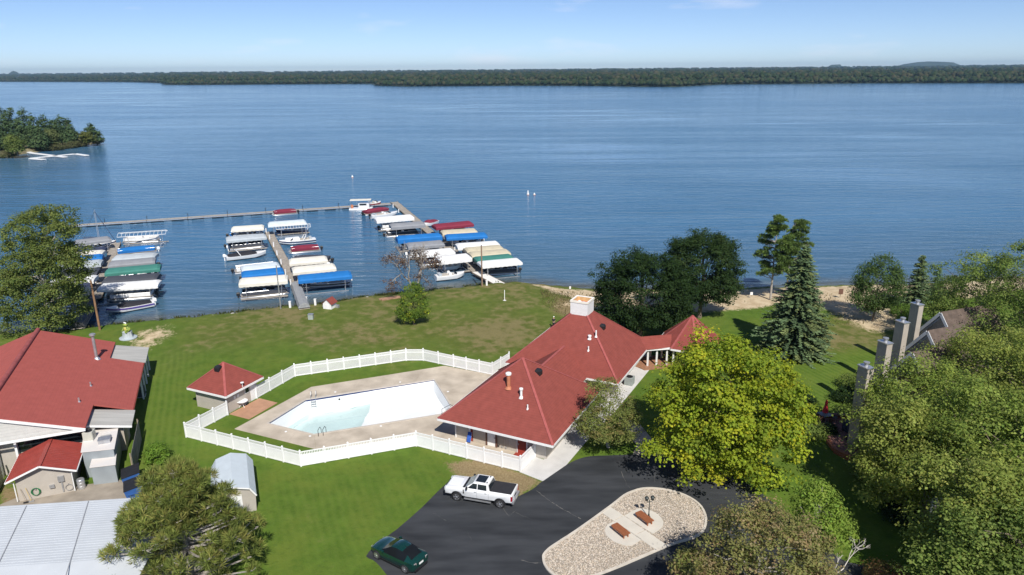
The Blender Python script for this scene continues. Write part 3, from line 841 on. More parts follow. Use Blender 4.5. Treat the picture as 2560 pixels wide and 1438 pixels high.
# ------------------------------------------------------------------ white vinyl fence
def panel_mesh(kind, L=2.0):
    m = MB(); h = 1.62
    m.box(L / 2, 0, .12, L, .05, .13); m.box(L / 2, 0, h - .04, L, .06, .09)
    if kind == 'solid':
        m.box(L / 2, 0, 1.22, L, .05, .12)
        nb = 12
        for i in range(nb):
            m.box((i + .5) * L / nb, 0, .67, L / nb * .93, .022, 1.0)
        m.box(L / 2, 0, .67, L, .012, 1.0)
        for i in range(14): m.box((i + .5) * L / 14, 0, 1.42, L / 14 * .52, .024, .32)
    else:
        m.box(L / 2, 0, 1.22, L, .05, .10)
        for i in range(16): m.box((i + .5) * L / 16, 0, .86, L / 16 * .66, .024, 1.44)
    me_ = bpy.data.meshes.new('panel'); me_.from_pydata(m.v, [], m.f); me_.materials.append(M_VINYL); return me_
PAN = {k: panel_mesh(k) for k in ('solid', 'picket')}
def post_mesh():
    m = MB(); m.box(0, 0, .86, .13, .13, 1.72)
    m.box(0, 0, 1.735, .17, .17, .03); m.add([(-.08, -.08, 1.75), (.08, -.08, 1.75), (.08, .08, 1.75), (-.08, .08, 1.75), (0, 0, 1.86)], [(0, 1, 4), (1, 2, 4), (2, 3, 4), (3, 0, 4)])
    me_ = bpy.data.meshes.new('post'); me_.from_pydata(m.v, [], m.f); me_.materials.append(M_VINYL); return me_
POSTM = post_mesh()
def fence(name, label, px, kind, step=2.1):
    pts = [Vector(at2(x, y)) for x, y in px]
    t = thing(name, label, 'fence', (pts[0].x, pts[0].y, 0))
    for i, (a, b_) in enumerate(zip(pts[:-1], pts[1:])):
        k = max(1, round((b_ - a).length / step)); ang = math.atan2(b_.y - a.y, b_.x - a.x)
        for j in range(k):
            p = a.lerp(b_, j / k); L = (b_ - a).length / k
            o = link('post', POSTM, t, (p.x - pts[0].x, p.y - pts[0].y, random.uniform(-.015, .0))); o.rotation_euler = (0, 0, ang)
            o = link('panel', PAN[kind], t, (p.x - pts[0].x + .06 * math.cos(ang), p.y - pts[0].y + .06 * math.sin(ang), 0)); o.rotation_euler = (0, 0, ang); o.scale = ((L - .12) / 2.0, 1, 1)
    o = link('post', POSTM, t, (pts[-1].x - pts[0].x, pts[-1].y - pts[0].y, 0)); o.rotation_euler = (0, 0, ang)
    return t
fence('pool_fence', 'white picket fence behind the pool from pool house to clubhouse', [(643, 996), (738, 941.5), (1016, 902), (1059, 902), (1134, 918), (1231, 938), (1273, 911.5)], 'picket')
fence('pool_fence', 'white solid vinyl fence in front of the pool with slotted top', [(570, 1038), (466, 1093.5), (753, 1166.5), (1041.5, 1116), (1301, 1180), (1338, 1142.5)], 'solid')
# ------------------------------------------------------------------ buildings
def hit(px, py, p0, nrm):
    """point where the sight line through a pixel meets a plane (world)"""
    d = Vector(ray(px, py)); o = Vector((0, 0, CAM_H)); nrm = Vector(nrm)
    t = (Vector(p0) - o).dot(nrm) / d.dot(nrm); return o + d * t
def inv(frame, p):
    s_, t_ = local(frame, p); return Vector((s_, t_, p[2]))

def hip_roof(parent, corners, apex, m=M_SHING, thick=.10, fascia=.24, name='roof', ridge=None, caps=True, fm=M_WHITE):
    """corners ccw (x,y,z) at the eave; apex one point, or ridge (two points, over first and third side)"""
    c = [Vector(p) for p in corners]; n_ = len(c)
    mb = MB(); lo = [p - Vector((0, 0, thick)) for p in c]
    if ridge is None:
        a = Vector(apex); vs = [tuple(p) for p in c] + [tuple(a)] + [tuple(p) for p in lo]
        fs = [(i, (i + 1) % n_, n_) for i in range(n_)] + [(i, (i + 1) % n_, n_ + 1 + (i + 1) % n_, n_ + 1 + i) for i in range(n_)] + [[n_ + 1 + i for i in range(n_)][::-1]]
        hips = [(p, a) for p in c]
    else:
        r0, r1 = Vector(ridge[0]), Vector(ridge[1])
        vs = [tuple(p) for p in c] + [tuple(r0), tuple(r1)] + [tuple(p) for p in lo]
        fs = [(0, 1, 4), (1, 2, 5, 4), (2, 3, 5), (3, 0, 4, 5), (0, 1, 7, 6), (1, 2, 8, 7), (2, 3, 9, 8), (3, 0, 6, 9), (9, 8, 7, 6)]
        hips = [(c[0], r0), (c[1], r0), (c[2], r1), (c[3], r1), (r0, r1)]
    mb.add(vs, fs); o = mb.build(name, m, parent)
    if caps:
        for p, q in hips:
            MB().bar(p + Vector((0, 0, .01)), q + Vector((0, 0, .01)), .26, .05).build('ridge_cap', M_RIDGE, o)
    if fascia:
        for i in range(n_):
            p, q = lo[i], lo[(i + 1) % n_]; d = (q - p).normalized(); out = Vector((d.y, -d.x, 0)) * .03
            MB().bar(p + out - d * .03 + Vector((0, 0, -fascia / 2 + .09)), q + out + d * .03 + Vector((0, 0, -fascia / 2 + .09)), .05, fascia).build('fascia', fm, o)
    return o

# ---- clubhouse ----------------------------------------------------
CF = (3.772, 60.467, R(-26.5))
club = thing('clubhouse', 'tan pool clubhouse with red hipped roofs and white cupola', 'building', (CF[0], CF[1], 0), CF[2])
EZ = 2.6
WA = (-6.46, 6.9, 7.9)
hip_roof(club, [(-12.92, 0, EZ), (0, 0, EZ), (0, 13.8, EZ), (-12.92, 13.8, EZ)], WA, name='wing_roof')
MA = (-6.0, 23.1, 9.0)
hip_roof(club, [(-13.2, 16.1, EZ), (1.2, 16.1, EZ), (1.2, 30.1, EZ), (-13.2, 30.1, EZ)], MA, name='main_roof')
# low link roof between wing and main block
mb = MB(); mb.add([(-10.4, 12.2, EZ + .02), (-2.6, 12.2, EZ + .02), (-6.5, 9.6, 5.0), (-10.4, 17.8, EZ + .02), (-2.6, 17.8, EZ + .02), (-6.5, 18.8, 5.0)], [(1, 4, 5, 2), (4, 3, 5), (3, 0, 2, 5), (0, 1, 2), (0, 3, 4, 1)])
mb.build('link_roof', M_SHING, club)
MB().bar((-6.5, 10.6, 5.02), (-6.5, 18.6, 5.02), .28, .06).build('ridge_cap', M_RIDGE, club)
# walls
def wall_box(parent, s0, s1, t0, t1, z1, m, name='wall', z0=0.0):
    return MB().prism([(s0, t0), (s1, t0), (s1, t1), (s0, t1)], z0, z1).build(name, m, parent)
wall_box(club, -11.7, -1.3, 1.4, 12.6, EZ - .12, M_BEIGE)
wall_box(club, -10.2, -2.8, 12.62, 17.2, EZ - .12, M_BEIGE)
wall_box(club, -12.0, -.2, 17.22, 29.0, EZ - .12, M_BEIGE)
def front(px): return -11.7 + (px - 1150) / 215.0 * 10.4
def fpanel(px0, px1, m, name, z0=.05, z1=2.35, proud=.03):
    a, b_ = front(px0), front(px1)
    return MB().box((a + b_) / 2, 1.4 - proud / 2 - .002, (z0 + z1) / 2, b_ - a, proud, z1 - z0).build(name, m, club)
fpanel(1150, 1153, M_WHITE, 'corner_board', proud=.05); fpanel(1185, 1188.5, M_WHITE, 'post', proud=.09)
fpanel(1189, 1194, M_REDPAINT, 'trim', proud=.04)
sh = fpanel(1194.6, 1225.5, M_TAN, 'roller_shutter', proud=.05)
fpanel(1226, 1229, M_BROWN, 'post', proud=.12)
dr = fpanel(1229.6, 1248.6, M_WHITE, 'door', proud=.05); MB().box(front(1247), 1.3, 1.05, .05, .08, .14).build('handle', M_STEEL, dr)
fpanel(1249, 1253, M_BROWN, 'post', proud=.12)
fpanel(1299.2, 1300.6, M_WHITE, 'post', proud=.1)
dr = fpanel(1301.5, 1320, M_REDPAINT, 'door', proud=.05, z1=2.2); MB().box(front(1303.5), 1.3, 1.05, .05, .08, .14).build('handle', M_STEEL, dr)
fpanel(1321, 1324, M_WHITE, 'post', proud=.1); fpanel(1336.5, 1338.8, M_WHITE, 'corner_board', proud=.06)
fpanel(1190, 1287, M_WHITE, 'lintel', z0=2.36, z1=2.46, proud=.35)
fpanel(1297, 1340, M_REDPAINT, 'step', z0=0.0, z1=.06, proud=.9)
# garden tools hanging on the front wall
for i, px_ in enumerate((1256, 1260, 1265, 1269, 1274, 1279)):
    t_ = thing('garden_tool', None, 'tool', (*world(CF, front(px_), 1.3), 0), CF[2], 'tools hung on the clubhouse wall')
    t_['label'] = 'long handled tool hung on the tan clubhouse wall, ' + ('leftmost of six', 'second from the left', 'third from the left', 'fourth from the left', 'fifth from the left', 'rightmost of six')[i]
    MB().tube([(0, 0, .35), (0, .02, 1.55)], .018, 5).build('handle', M_WOOD, t_)
    MB().box(0, 0, 1.62 if i % 2 else .3, .16, .03, .2).build('head', M_STEEL if i % 3 else M_BLACK, t_)
# cupola: open box
cup = MB(); hw = 1.12; zb0, zt0 = 7.7, 9.75
sq = [(-hw, -hw), (hw, -hw), (hw, hw), (-hw, hw)]
for i in range(4):
    a, b_ = sq[i], sq[(i + 1) % 4]; ia, ib = [tuple(k * .86 for k in q) for q in (a, b_)]
    cup.add([(MA[0] + a[0], MA[1] + a[1], zb0), (MA[0] + b_[0], MA[1] + b_[1], zb0), (MA[0] + b_[0], MA[1] + b_[1], zt0), (MA[0] + a[0], MA[1] + a[1], zt0),
             (MA[0] + ia[0], MA[1] + ia[1], zt0), (MA[0] + ib[0], MA[1] + ib[1], zt0), (MA[0] + ia[0], MA[1] + ia[1], zb0 + 1.5), (MA[0] + ib[0], MA[1] + ib[1], zb0 + 1.5)],
            [(0, 1, 2, 3), (3, 2, 5, 4), (4, 5, 7, 6)])
cupo = cup.build('cupola', lined('white_siding', (.78, .78, .77), .16, .35, 'Z', .55, .04, .85), club)
c_ = .86 * hw
MB().add([(MA[0] - c_, MA[1] - c_, zb0 + 1.5), (MA[0] + c_, MA[1] - c_, zb0 + 1.5), (MA[0] + c_, MA[1] + c_, zb0 + 1.5), (MA[0] - c_, MA[1] + c_, zb0 + 1.5)], [(0, 1, 2, 3)]).build('cupola_floor', M_ORANGE, cupo)
m_ply = mat('raw_plywood', (.62, .42, .20), .8, .15, 3)
for i in range(4):
    a, b_ = [tuple(k * .855 for k in sq[j % 4]) for j in (i, i + 1)]
    MB().bar((MA[0] + a[0], MA[1] + a[1], zb0 + 1.75), (MA[0] + b_[0], MA[1] + b_[1], zb0 + 1.75), .03, .5).build('inner_board', m_ply, cupo)
for i in range(4):
    a, b_ = sq[i], sq[(i + 1) % 4]; k = 1.03
    MB().bar((MA[0] + a[0] * k, MA[1] + a[1] * k, zt0 - .1), (MA[0] + b_[0] * k, MA[1] + b_[1] * k, zt0 - .1), .06, .24).build('trim', mat('cream_trim', (.80, .76, .66), .6, .05, 2), cupo)
for dx, dy in ((.25, -.1), (-.45, .2)): MB().lathe([(.2, 0), (.2, .12), (.26, .14), (.1, .25)], 10, (MA[0] + dx, MA[1] + dy, zb0 + 1.5)).build('flue_cap', M_WHITE, cupo)
# connector and gazebo
gc = (5.6, 33.2)
mb = MB()
conn_e = [(1.1, 27.6), (3.9, 29.6)]; conn_w = [(-1.0, 30.2), (2.0, 33.0)]
mb.add([(conn_e[0][0] - .9, conn_e[0][1] - .9, EZ), (conn_e[1][0], conn_e[1][1], EZ), (conn_w[1][0], conn_w[1][1], EZ), (conn_w[0][0] - 1, conn_w[0][1] - 1, EZ), (-.6, 28.3, 3.75), (3.4, 31.4, 3.75)],
       [(0, 1, 5, 4), (2, 3, 4, 5), (1, 2, 5), (3, 0, 4), (3, 2, 1, 0)]).build('link_roof', M_SHING, club)
MB().bar((conn_e[0][0] + .1, conn_e[0][1] + .1, EZ - .1), (conn_e[1][0], conn_e[1][1], EZ - .1), .05, .26).build('fascia', M_WHITE, club)
oct_ = [(gc[0] + 4.3 * math.cos(R(22.5 + 45 * i)), gc[1] + 4.3 * math.sin(R(22.5 + 45 * i)), EZ) for i in range(8)]
hip_roof(club, oct_, (gc[0], gc[1], 6.1), name='gazebo_roof')
for i in range(8):
    MB().box(gc[0] + 3.7 * math.cos(R(22.5 + 45 * i)), gc[1] + 3.7 * math.sin(R(22.5 + 45 * i)), EZ / 2 - .03, .2, .2, EZ - .1).build('column', M_WHITE, club)
for k in (.15, .5, .9):
    p = Vector(conn_e[0]).lerp(Vector(conn_e[1]), k) + Vector((-.25, .3)); MB().box(p.x, p.y, EZ / 2 - .05, .2, .2, EZ - .1).build('column', M_WHITE, club)
    p = Vector(conn_w[0]).lerp(Vector(conn_w[1]), k) + Vector((.3, -.3)); MB().box(p.x, p.y, EZ / 2 - .05, .2, .2, EZ - .1).build('column', M_WHITE, club)
MB().prism([(-.1, 27.5), (1.3, 26.8), (4.3, 29.3), (5.6, 30.5), (3.0, 34), (-.1, 31)], .02, .14).build('porch_floor', mat('porch_boards', (.30, .15, .085), .8, .2, 3), club)
# windows and door on the right side of main block and wing
for t0, t1 in ((19, 20.4), (22.2, 24.2)):
    wn = MB().box(-.2 + .012, (t0 + t1) / 2, 1.45, .03, t1 - t0, 1.2).build('window', M_WHITE, club)
    MB().box(-.2 + .03, (t0 + t1) / 2, 1.45, .02, t1 - t0 - .14, 1.06).build('pane', M_GLASS, wn)
for t0 in (5.0, 8.5):
    wn = MB().box(-1.3 + .012, t0, 1.5, .03, 1.2, 1.1).build('window', M_WHITE, club)
    MB().box(-1.3 + .03, t0, 1.5, .02, 1.06, .96).build('pane', M_GLASS, wn)
# pipes and vents on the roofs
def club_plane(a, b_, c):
    A3, B3, C3 = [Vector((*world(CF, p[0], p[1]), p[2])) for p in (a, b_, c)]
    return A3, (B3 - A3).cross(C3 - A3)
PL_WF = club_plane((-12.92, 0, EZ), (0, 0, EZ), WA); PL_WR = club_plane((0, 0, EZ), (0, 13.8, EZ), WA)
PL_MF = club_plane((-13.2, 16.1, EZ), (1.2, 16.1, EZ), MA); PL_MR = club_plane((1.2, 16.1, EZ), (1.2, 30.1, EZ), MA)
def roof_pt(px, py, pl, frame=CF): return inv(frame, hit(px, py, *pl))
def pipe(p, h, r_, m_, cap=None, name='vent_pipe', parent=club):
    mb = MB().tube([(p.x, p.y, p.z - .15), (p.x, p.y, p.z + h)], r_, 10)
    if cap: mb.lathe([(r_ * 1.5, h - .05), (r_ * 1.6, h + .02), (r_ * 1.55, h + .14), (r_ * .8, h + .18)], 12, tuple(p))
    mb.lathe([(r_ * 2.0, -.12), (r_ * 1.1, .12)], 12, tuple(p))
    return mb.build(name, m_, parent, smooth=True)
pv = pipe(roof_pt(1271.5, 969, PL_WF), 1.45, .2, M_ORANGE)
p = roof_pt(1271.5, 969, PL_WF); MB().lathe([(.25, 1.42), (.31, 1.45), (.31, 1.62), (.2, 1.7)], 12, tuple(p)).build('cap', M_WHITE, pv, smooth=True)
pipe(roof_pt(1303, 993, PL_WF), .85, .13, M_WHITE, True); pipe(roof_pt(1319, 1022, PL_WF), .45, .07, M_WHITE)
pipe(roof_pt(1490, 841, PL_MR), .75, .09, M_WHITE); pipe(roof_pt(1471, 876, PL_MF), .5, .08, M_WHITE); pipe(roof_pt(1474, 846, PL_MF), .25, .14, M_WHITE, True)
def turtle(p, rz, parent=club):
    MB().loft([[(p.x + dx * k, p.y + dy * k, p.z + z) for dx, dy in ((-.3, -.3), (.3, -.3), (.3, .3), (-.3, .3))] for k, z in ((1.1, -.2), (1.1, .22), (.7, .45))]).build('roof_vent', M_BLACK, parent)
turtle(roof_pt(1346, 932, PL_WR), 0); turtle(roof_pt(1506, 819, PL_MR), 0)

# air conditioner on the walk beside the main block
def ac_unit(loc, label, s=.85, h=.95, m_=None, rz=0):
    t = thing('air_conditioner', label, 'air conditioner', loc, rz)
    m_ = m_ or M_STEEL
    mb = MB(); mb.prism([(-s / 2, -s / 2), (s / 2, -s / 2), (s / 2, s / 2), (-s / 2, s / 2)], .05, h - .08); mb.build('casing', m_, t)
    for k in range(9):
        mb = MB(); q = -s / 2 + (k + .5) * s / 9
        mb.box(q, -s / 2 - .015, h / 2, .035, .03, h - .25); mb.box(s / 2 + .015, q, h / 2, .03, .035, h - .25); mb.box(-s / 2 - .015, q, h / 2, .03, .035, h - .25); mb.build('louvre', m_, t)
    MB().prism([(-s / 2 - .02, -s / 2 - .02), (s / 2 + .02, -s / 2 - .02), (s / 2 + .02, s / 2 + .02), (-s / 2 - .02, s / 2 + .02)], h - .08, h).build('top', m_, t)
    MB().lathe([(s * .42, h), (s * .42, h + .03), (s * .36, h + .03), (s * .36, h + .005)], 20).build('fan_guard', M_BLACK, t)
    MB().box(0, 0, .03, s * 1.1, s * 1.1, .06).build('base', M_CONC2, t)
    return t
p = at(1573, 962); ac_unit((p.x, p.y, .035), 'grey air conditioner on the walk beside the clubhouse', 1.0, 1.05, mat('grey_green_paint', (.30, .33, .32), .5, .1, 2), CF[2])

# blue folded chair leaning by the front wall
t = thing('folded_chair', 'blue folded lawn chair leaning against the clubhouse front wall', 'chair', (*world(CF, front(1189), 1.05), .03), CF[2])
for dx in (-.22, .22): MB().tube([(dx, -.25, 0), (dx, .2, 1.15)], .02, 6).build('frame', M_ALU, t)
MB().add([(-.22, -.2, .15), (.22, -.2, .15), (.22, .18, 1.1), (-.22, .18, 1.1), (-.22, -.24, .16), (.22, -.24, .16), (.22, .14, 1.11), (-.22, .14, 1.11)], [(0, 1, 2, 3), (7, 6, 5, 4), (0, 4, 5, 1), (1, 5, 6, 2), (2, 6, 7, 3), (3, 7, 4, 0)]).build('seat_cloth', mat('blue_cloth', (.03, .10, .42), .8, .2, 4), t)

# ---- pool house ----------------------------------------------------
PHc = [at2(467.5, 969, 2.5), at2(564, 991.4, 2.5), at2(658, 942, 2.5)]
ph_ang = math.atan2(PHc[1][1] - PHc[0][1], PHc[1][0] - PHc[0][0])
PF = (PHc[1][0], PHc[1][1], ph_ang)
W_ = (Vector(PHc[1]) - Vector(PHc[0])).length; Dp = local(PF, PHc[2])[1]
ph = thing('pool_house', 'small square pool house with red hipped roof beside the pool', 'building', (PF[0], PF[1], 0), ph_ang)
cx_, cy_ = world(PF, -W_ / 2, Dp / 2)
az_ = top_z(cx_, cy_, 560, 905.6)
hip_roof(ph, [(-W_, 0, 2.5), (0, 0, 2.5), (0, Dp, 2.5), (-W_, Dp, 2.5)], (-W_ / 2, Dp / 2, az_))
wall_box(ph, -W_ + .7, -.55, .55, Dp - .6, 2.4, M_BEIGE)
MB().box(-.55 + .02, Dp - 1.25, 1.02, .05, .9, 2.0).build('door', M_WHITE, ph)
wn = MB().box(-.55 + .02, Dp - 2.2, 1.65, .05, .7, .8).build('window', M_WHITE, ph); MB().box(-.55 + .04, Dp - 2.2, 1.65, .03, .56, .66).build('pane', M_GLASS, wn)
for k in (2.2, 1.7): MB().box(-.55 + .02, k, 1.55, .05, .28, .32).build('electric_box', M_WHITE, ph)
for (a, b_) in ((-W_ + .7, .55), (-.55, .55)): MB().box(a, b_, 1.2, .1, .1, 2.38).build('corner_board', M_BEIGE, ph)
MB().tube([(-.05, 2.6, 2.5), (-.05, 2.6, 3.0)], .035, 6).build('lamp_arm', M_WHITE, ph); MB().lathe([(.06, 0), (.2, .06), (.2, .12), (.05, .16)], 10, (-.05, 2.6, 3.0)).build('lamp_head', M_WHITE, ph)
pln = [Vector((*world(PF, q[0], q[1]), q[2])) for q in ((-W_, 0, 2.5), (0, 0, 2.5), (-W_ / 2, Dp / 2, az_))]
turtle(roof_pt(546, 923, (pln[0], (pln[1] - pln[0]).cross(pln[2] - pln[0])), PF), 0, ph)
# white round table on the patio
p = at(607, 1017)
t = thing('round_table', 'white round patio table on the brick red pad by the pool house', 'table', (p.x, p.y, .03))
MB().lathe([(.02, .70), (.62, .70), (.64, .715), (.64, .735), (.02, .74)], 24).build('table_top', M_VINYL, t, smooth=True)
MB().tube([(0, 0, .28), (0, 0, .7)], .05, 8).build('pedestal', M_VINYL, t)
for k in range(4):
    a = R(45 + 90 * k); MB().tube([(0, 0, .3), (.25 * math.cos(a), .25 * math.sin(a), .22), (.42 * math.cos(a), .42 * math.sin(a), 0)], .025, 6).build('leg', M_VINYL, t)

# ---- restaurant with the big red roof (left) ------------------------
RF = (0.0, 0.0, R(22))
RO = world(RF, -20, 85)
LF = (RO[0], RO[1], RF[2])
rest = thing('restaurant', 'large low building with broad faded red roof by the left shore', 'building', (RO[0], RO[1], 0), RF[2])
L_ = lambda s_, t_, z: (s_ + 20, t_ - 85, z)
def quadprism(pts, th, m, name, parent=rest):
    mb = MB(); lo = [(x, y, z - th) for x, y, z in pts]; n_ = len(pts)
    mb.add(list(pts) + lo, [list(range(n_)), [n_ + i for i in range(n_)][::-1]] + [(i, (i + 1) % n_, n_ + (i + 1) % n_, n_ + i) for i in range(n_)])
    return mb.build(name, m, parent)
SR, ZR, SE, ZE = -23.2, 7.0, -15.2, 4.2
k_ = (ZR - ZE) / (SE - SR)
zroof = lambda s_: ZR - k_ * abs(s_ - SR)
rr_ = quadprism([L_(SE, 72.8, ZE), L_(SE, 97.5, ZE), L_(SR, 97.5, ZR), L_(SR, 72.8, ZR)], .14, M_SHING2, 'roof')
quadprism([L_(SR, 72.8, ZR), L_(SR, 97.5, ZR), L_(2 * SR - SE, 97.5, ZE), L_(2 * SR - SE, 72.8, ZE)], .14, M_SHING2, 'roof')
quadprism([L_(SE, 78.2, ZE), L_(-11.7, 78.2, 2.98), L_(-11.7, 91.8, 2.98), L_(SE, 91.8, ZE)], .14, M_SHING2, 'roof_extension')
MB().tube([L_(SR, 72.7, ZR + .02), L_(SR, 97.6, ZR + .02)], .26, 10).build('ridge_cap', mat('ridge_vent', (.30, .075, .07), .8, .2, 2), rest, smooth=True)
quadprism([L_(SE - .3, 91.9, 3.95), L_(-11.5, 91.9, 3.0), L_(-11.5, 97.2, 3.0), L_(SE - .3, 97.2, 3.95)], .08, M_GREYMET, 'porch_roof')
quadprism([L_(SE - .3, 74.4, 3.75), L_(-11.5, 74.4, 2.9), L_(-11.5, 78.1, 2.9), L_(SE - .3, 78.1, 3.75)], .08, M_GREYMET, 'porch_roof')
MB().bar(L_(SE - .3, 74.36, 3.62), L_(-11.5, 74.36, 2.78), .06, .2).build('fascia', M_WHITE, rest)
# rake and eave trim
for a, b_ in ((L_(SE, 72.75, ZE - .2), L_(SR, 72.75, ZR - .2)), (L_(SR, 72.75, ZR - .2), L_(2 * SR - SE, 72.75, ZE - .2)), (L_(SE, 72.72, 4.02), L_(2 * SR - SE, 72.72, 4.02))):
    MB().bar(a, b_, .08, .26).build('rake_board', M_WHITE, rest)
MB().bar(L_(-11.66, 78.2, 2.84), L_(-11.66, 91.8, 2.84), .05, .2).build('fascia', M_REDMET, rest)
quadprism([L_(SE - .2, 73.0, 4.05), L_(SR, 73.0, ZR - .3), L_(2 * SR - SE + .2, 73.0, 4.05)], .001, M_GREYS, 'gable') if False else MB().add([L_(SE - .3, 72.95, 4.08), L_(SR, 72.95, ZR - .25), L_(2 * SR - SE + .3, 72.95, 4.08), L_(SE - .3, 73.1, 4.08), L_(SR, 73.1, ZR - .25), L_(2 * SR - SE + .3, 73.1, 4.08)], [(0, 1, 2), (5, 4, 3), (0, 3, 4, 1), (1, 4, 5, 2), (2, 5, 3, 0)]).build('gable', lined('gable_panel', (.56, .55, .52), .3, .15, 'Z', .7, .06), rest)
def rbox(s0, s1, t0, t1, z0, z1, m, name): return MB().prism([L_(s0, t0, 0)[:2], L_(s1, t0, 0)[:2], L_(s1, t1, 0)[:2], L_(s0, t1, 0)[:2]], z0, z1).build(name, m, rest)
rbox(-31, -15.6, 74.2, 97.0, 0, 3.95, M_BEIGE, 'wall')
rbox(-15.58, -12.6, 78.4, 91.6, 0, 2.8, M_BEIGE, 'wall')
rbox(-15.5, -12.4, 75.0, 78.3, 0, 2.75, M_GREYS, 'wall')
rbox(-21.2, -15.65, 74.1, 74.19, 2.2, 3.9, M_GLASS, 'window')
for s_ in (-22.9, -21.3): rbox(s_ - (1.5 if s_ < -22 else .1), s_ + .1, 73.6, 74.05, 0, 4.0, M_WHITE, 'column')
for t_ in (92.3, 94.6, 96.9, 90.0, 87.6): rbox(-11.9, -11.72, t_ - .09, t_ + .09, 0, 2.85, M_WHITE, 'porch_post')
PLR = (Vector((*world(RF, SE, 80), ZE)), (Vector((*world(RF, SE, 90), ZE)) - Vector((*world(RF, SE, 80), ZE))).cross(Vector((*world(RF, SR, 80), ZR)) - Vector((*world(RF, SE, 80), ZE))))
def rroof(px, py): return inv(LF, hit(px, py, *PLR))
p = rroof(242, 897)
fl_ = MB().tube([(p.x, p.y, p.z - .2), (p.x, p.y, p.z + 2.95)], .17, 12).build('flue', M_STEEL, rest, smooth=True)
MB().lathe([(.2, 2.9), (.34, 2.95), (.34, 3.12), (.15, 3.22)], 14, tuple(p)).build('cap', M_STEEL, fl_, smooth=True)
MB().lathe([(.42, -.1), (.2, .2)], 12, tuple(p)).build('flashing', M_ALU, fl_)
for x, y in ((227, 965), (198, 1005)):
    p = rroof(x, y); pipe(p, .45, .08, M_ALU, parent=rest)
p = at(352, 990); ac_unit((p.x, p.y, 0), 'grey heat pump against the right wall of the big red roofed building', 1.0, 1.1, mat('dark_grey_paint', (.10, .105, .11), .5, .1, 2), RF[2])

# ---- walk-in cooler behind the restaurant ---------------------------
CZ = 2.8
top = [at2(205, 1129.5, CZ), at2(283, 1121.5, CZ), at2(294, 1064, CZ), at2(213, 1081, CZ)]
c_ = Vector((sum(p[0] for p in top) / 4, sum(p[1] for p in top) / 4))
cooler = thing('walk_in_cooler', 'grey steel walk-in cooler with stained white roof behind the restaurant', 'cold store', (c_.x, c_.y, 0))
M_COOL = mat('grey_blue_steel', (.27, .30, .32), .5, .12, .8, spec=.4)
M_RUST = mat('rust_stained_white', (.66, .64, .62), .7, .05, .9, col2=(.66, .60, .55))
MB().prism(top, 0, CZ - .06).build('wall', M_COOL, cooler, off=(c_.x, c_.y, 0))
MB().prism(shrink(top, -.12), CZ - .06, CZ).build('roof', M_RUST, cooler, off=(c_.x, c_.y, 0))
lowp = [at2(226, 1168, 1.9), at2(287, 1161, 1.9), at2(289, 1136, 1.9), at2(233, 1142, 1.9)]
MB().prism(lowp, 0, 1.85).build('compressor_box', M_COOL, cooler, off=(c_.x, c_.y, 0))
MB().prism(shrink(lowp, -.1), 1.85, 1.92).build('box_lid', M_RUST, cooler, off=(c_.x, c_.y, 0))
p = at(262, 1128, 2.2); MB().box(p.x - c_.x, p.y - c_.y, 2.3, 1.5, .6, .7, R(22)).build('cabinet', M_COOL, cooler)
p = at(225, 1098, CZ); ac_unit((p.x, p.y, CZ), 'beige condenser unit standing on the walk-in cooler roof', .85, .9, mat('beige_paint', (.50, .49, .43), .5, .06, 2), R(10))
p = at(262, 1105, CZ)
t = thing('roof_fan', 'low grey exhaust box on the walk-in cooler roof', 'fan', (p.x, p.y, CZ), R(22))
MB().box(0, 0, .18, 1.0, .8, .36).build('housing', M_STEEL, t); MB().box(0, .75, .12, .9, .6, .24).build('duct', M_GREYMET, t); MB().box(0, 0, .39, 1.08, .88, .06).build('lid', M_STEEL, t)
# board screen beside it
sc_ = thing('board_screen', 'grey board screen fence along the right of the walk-in cooler', 'fence', (*world(RF, -11.2, 74), 0), RF[2])
for i in range(26): MB().box(random.uniform(-.01, .01), -4.6 + i * .29, 1.15, .03, .27, 2.3 + random.uniform(-.02, .02)).build('board', mat('grey_boards', (.20, .19, .175), .85, .2, 2), sc_)
for z in (.4, 1.9): MB().box(-.05, -.95, z, .06, 7.5, .1).build('rail', M_WOOD, sc_)
for y_ in (-4.7, 2.8): MB().box(-.1, y_, 1.2, .1, .1, 2.4).build('post', M_WOOD, sc_)
# steel keg drum
p = at(205, 1221)
t = thing('steel_drum', 'shiny steel drum standing between shed and walk-in cooler', 'drum', (p.x, p.y, .02))
MB().lathe([(.30, 0), (.33, .03), (.33, .3), (.35, .32), (.33, .34), (.33, .62), (.35, .64), (.33, .66), (.33, .92), (.30, .96)], 18).build('body', M_ALU, t, smooth=True); MB().lathe([(.27, .96), (.27, 1.0), (.05, 1.02)], 14).build('lid', M_STEEL, t)
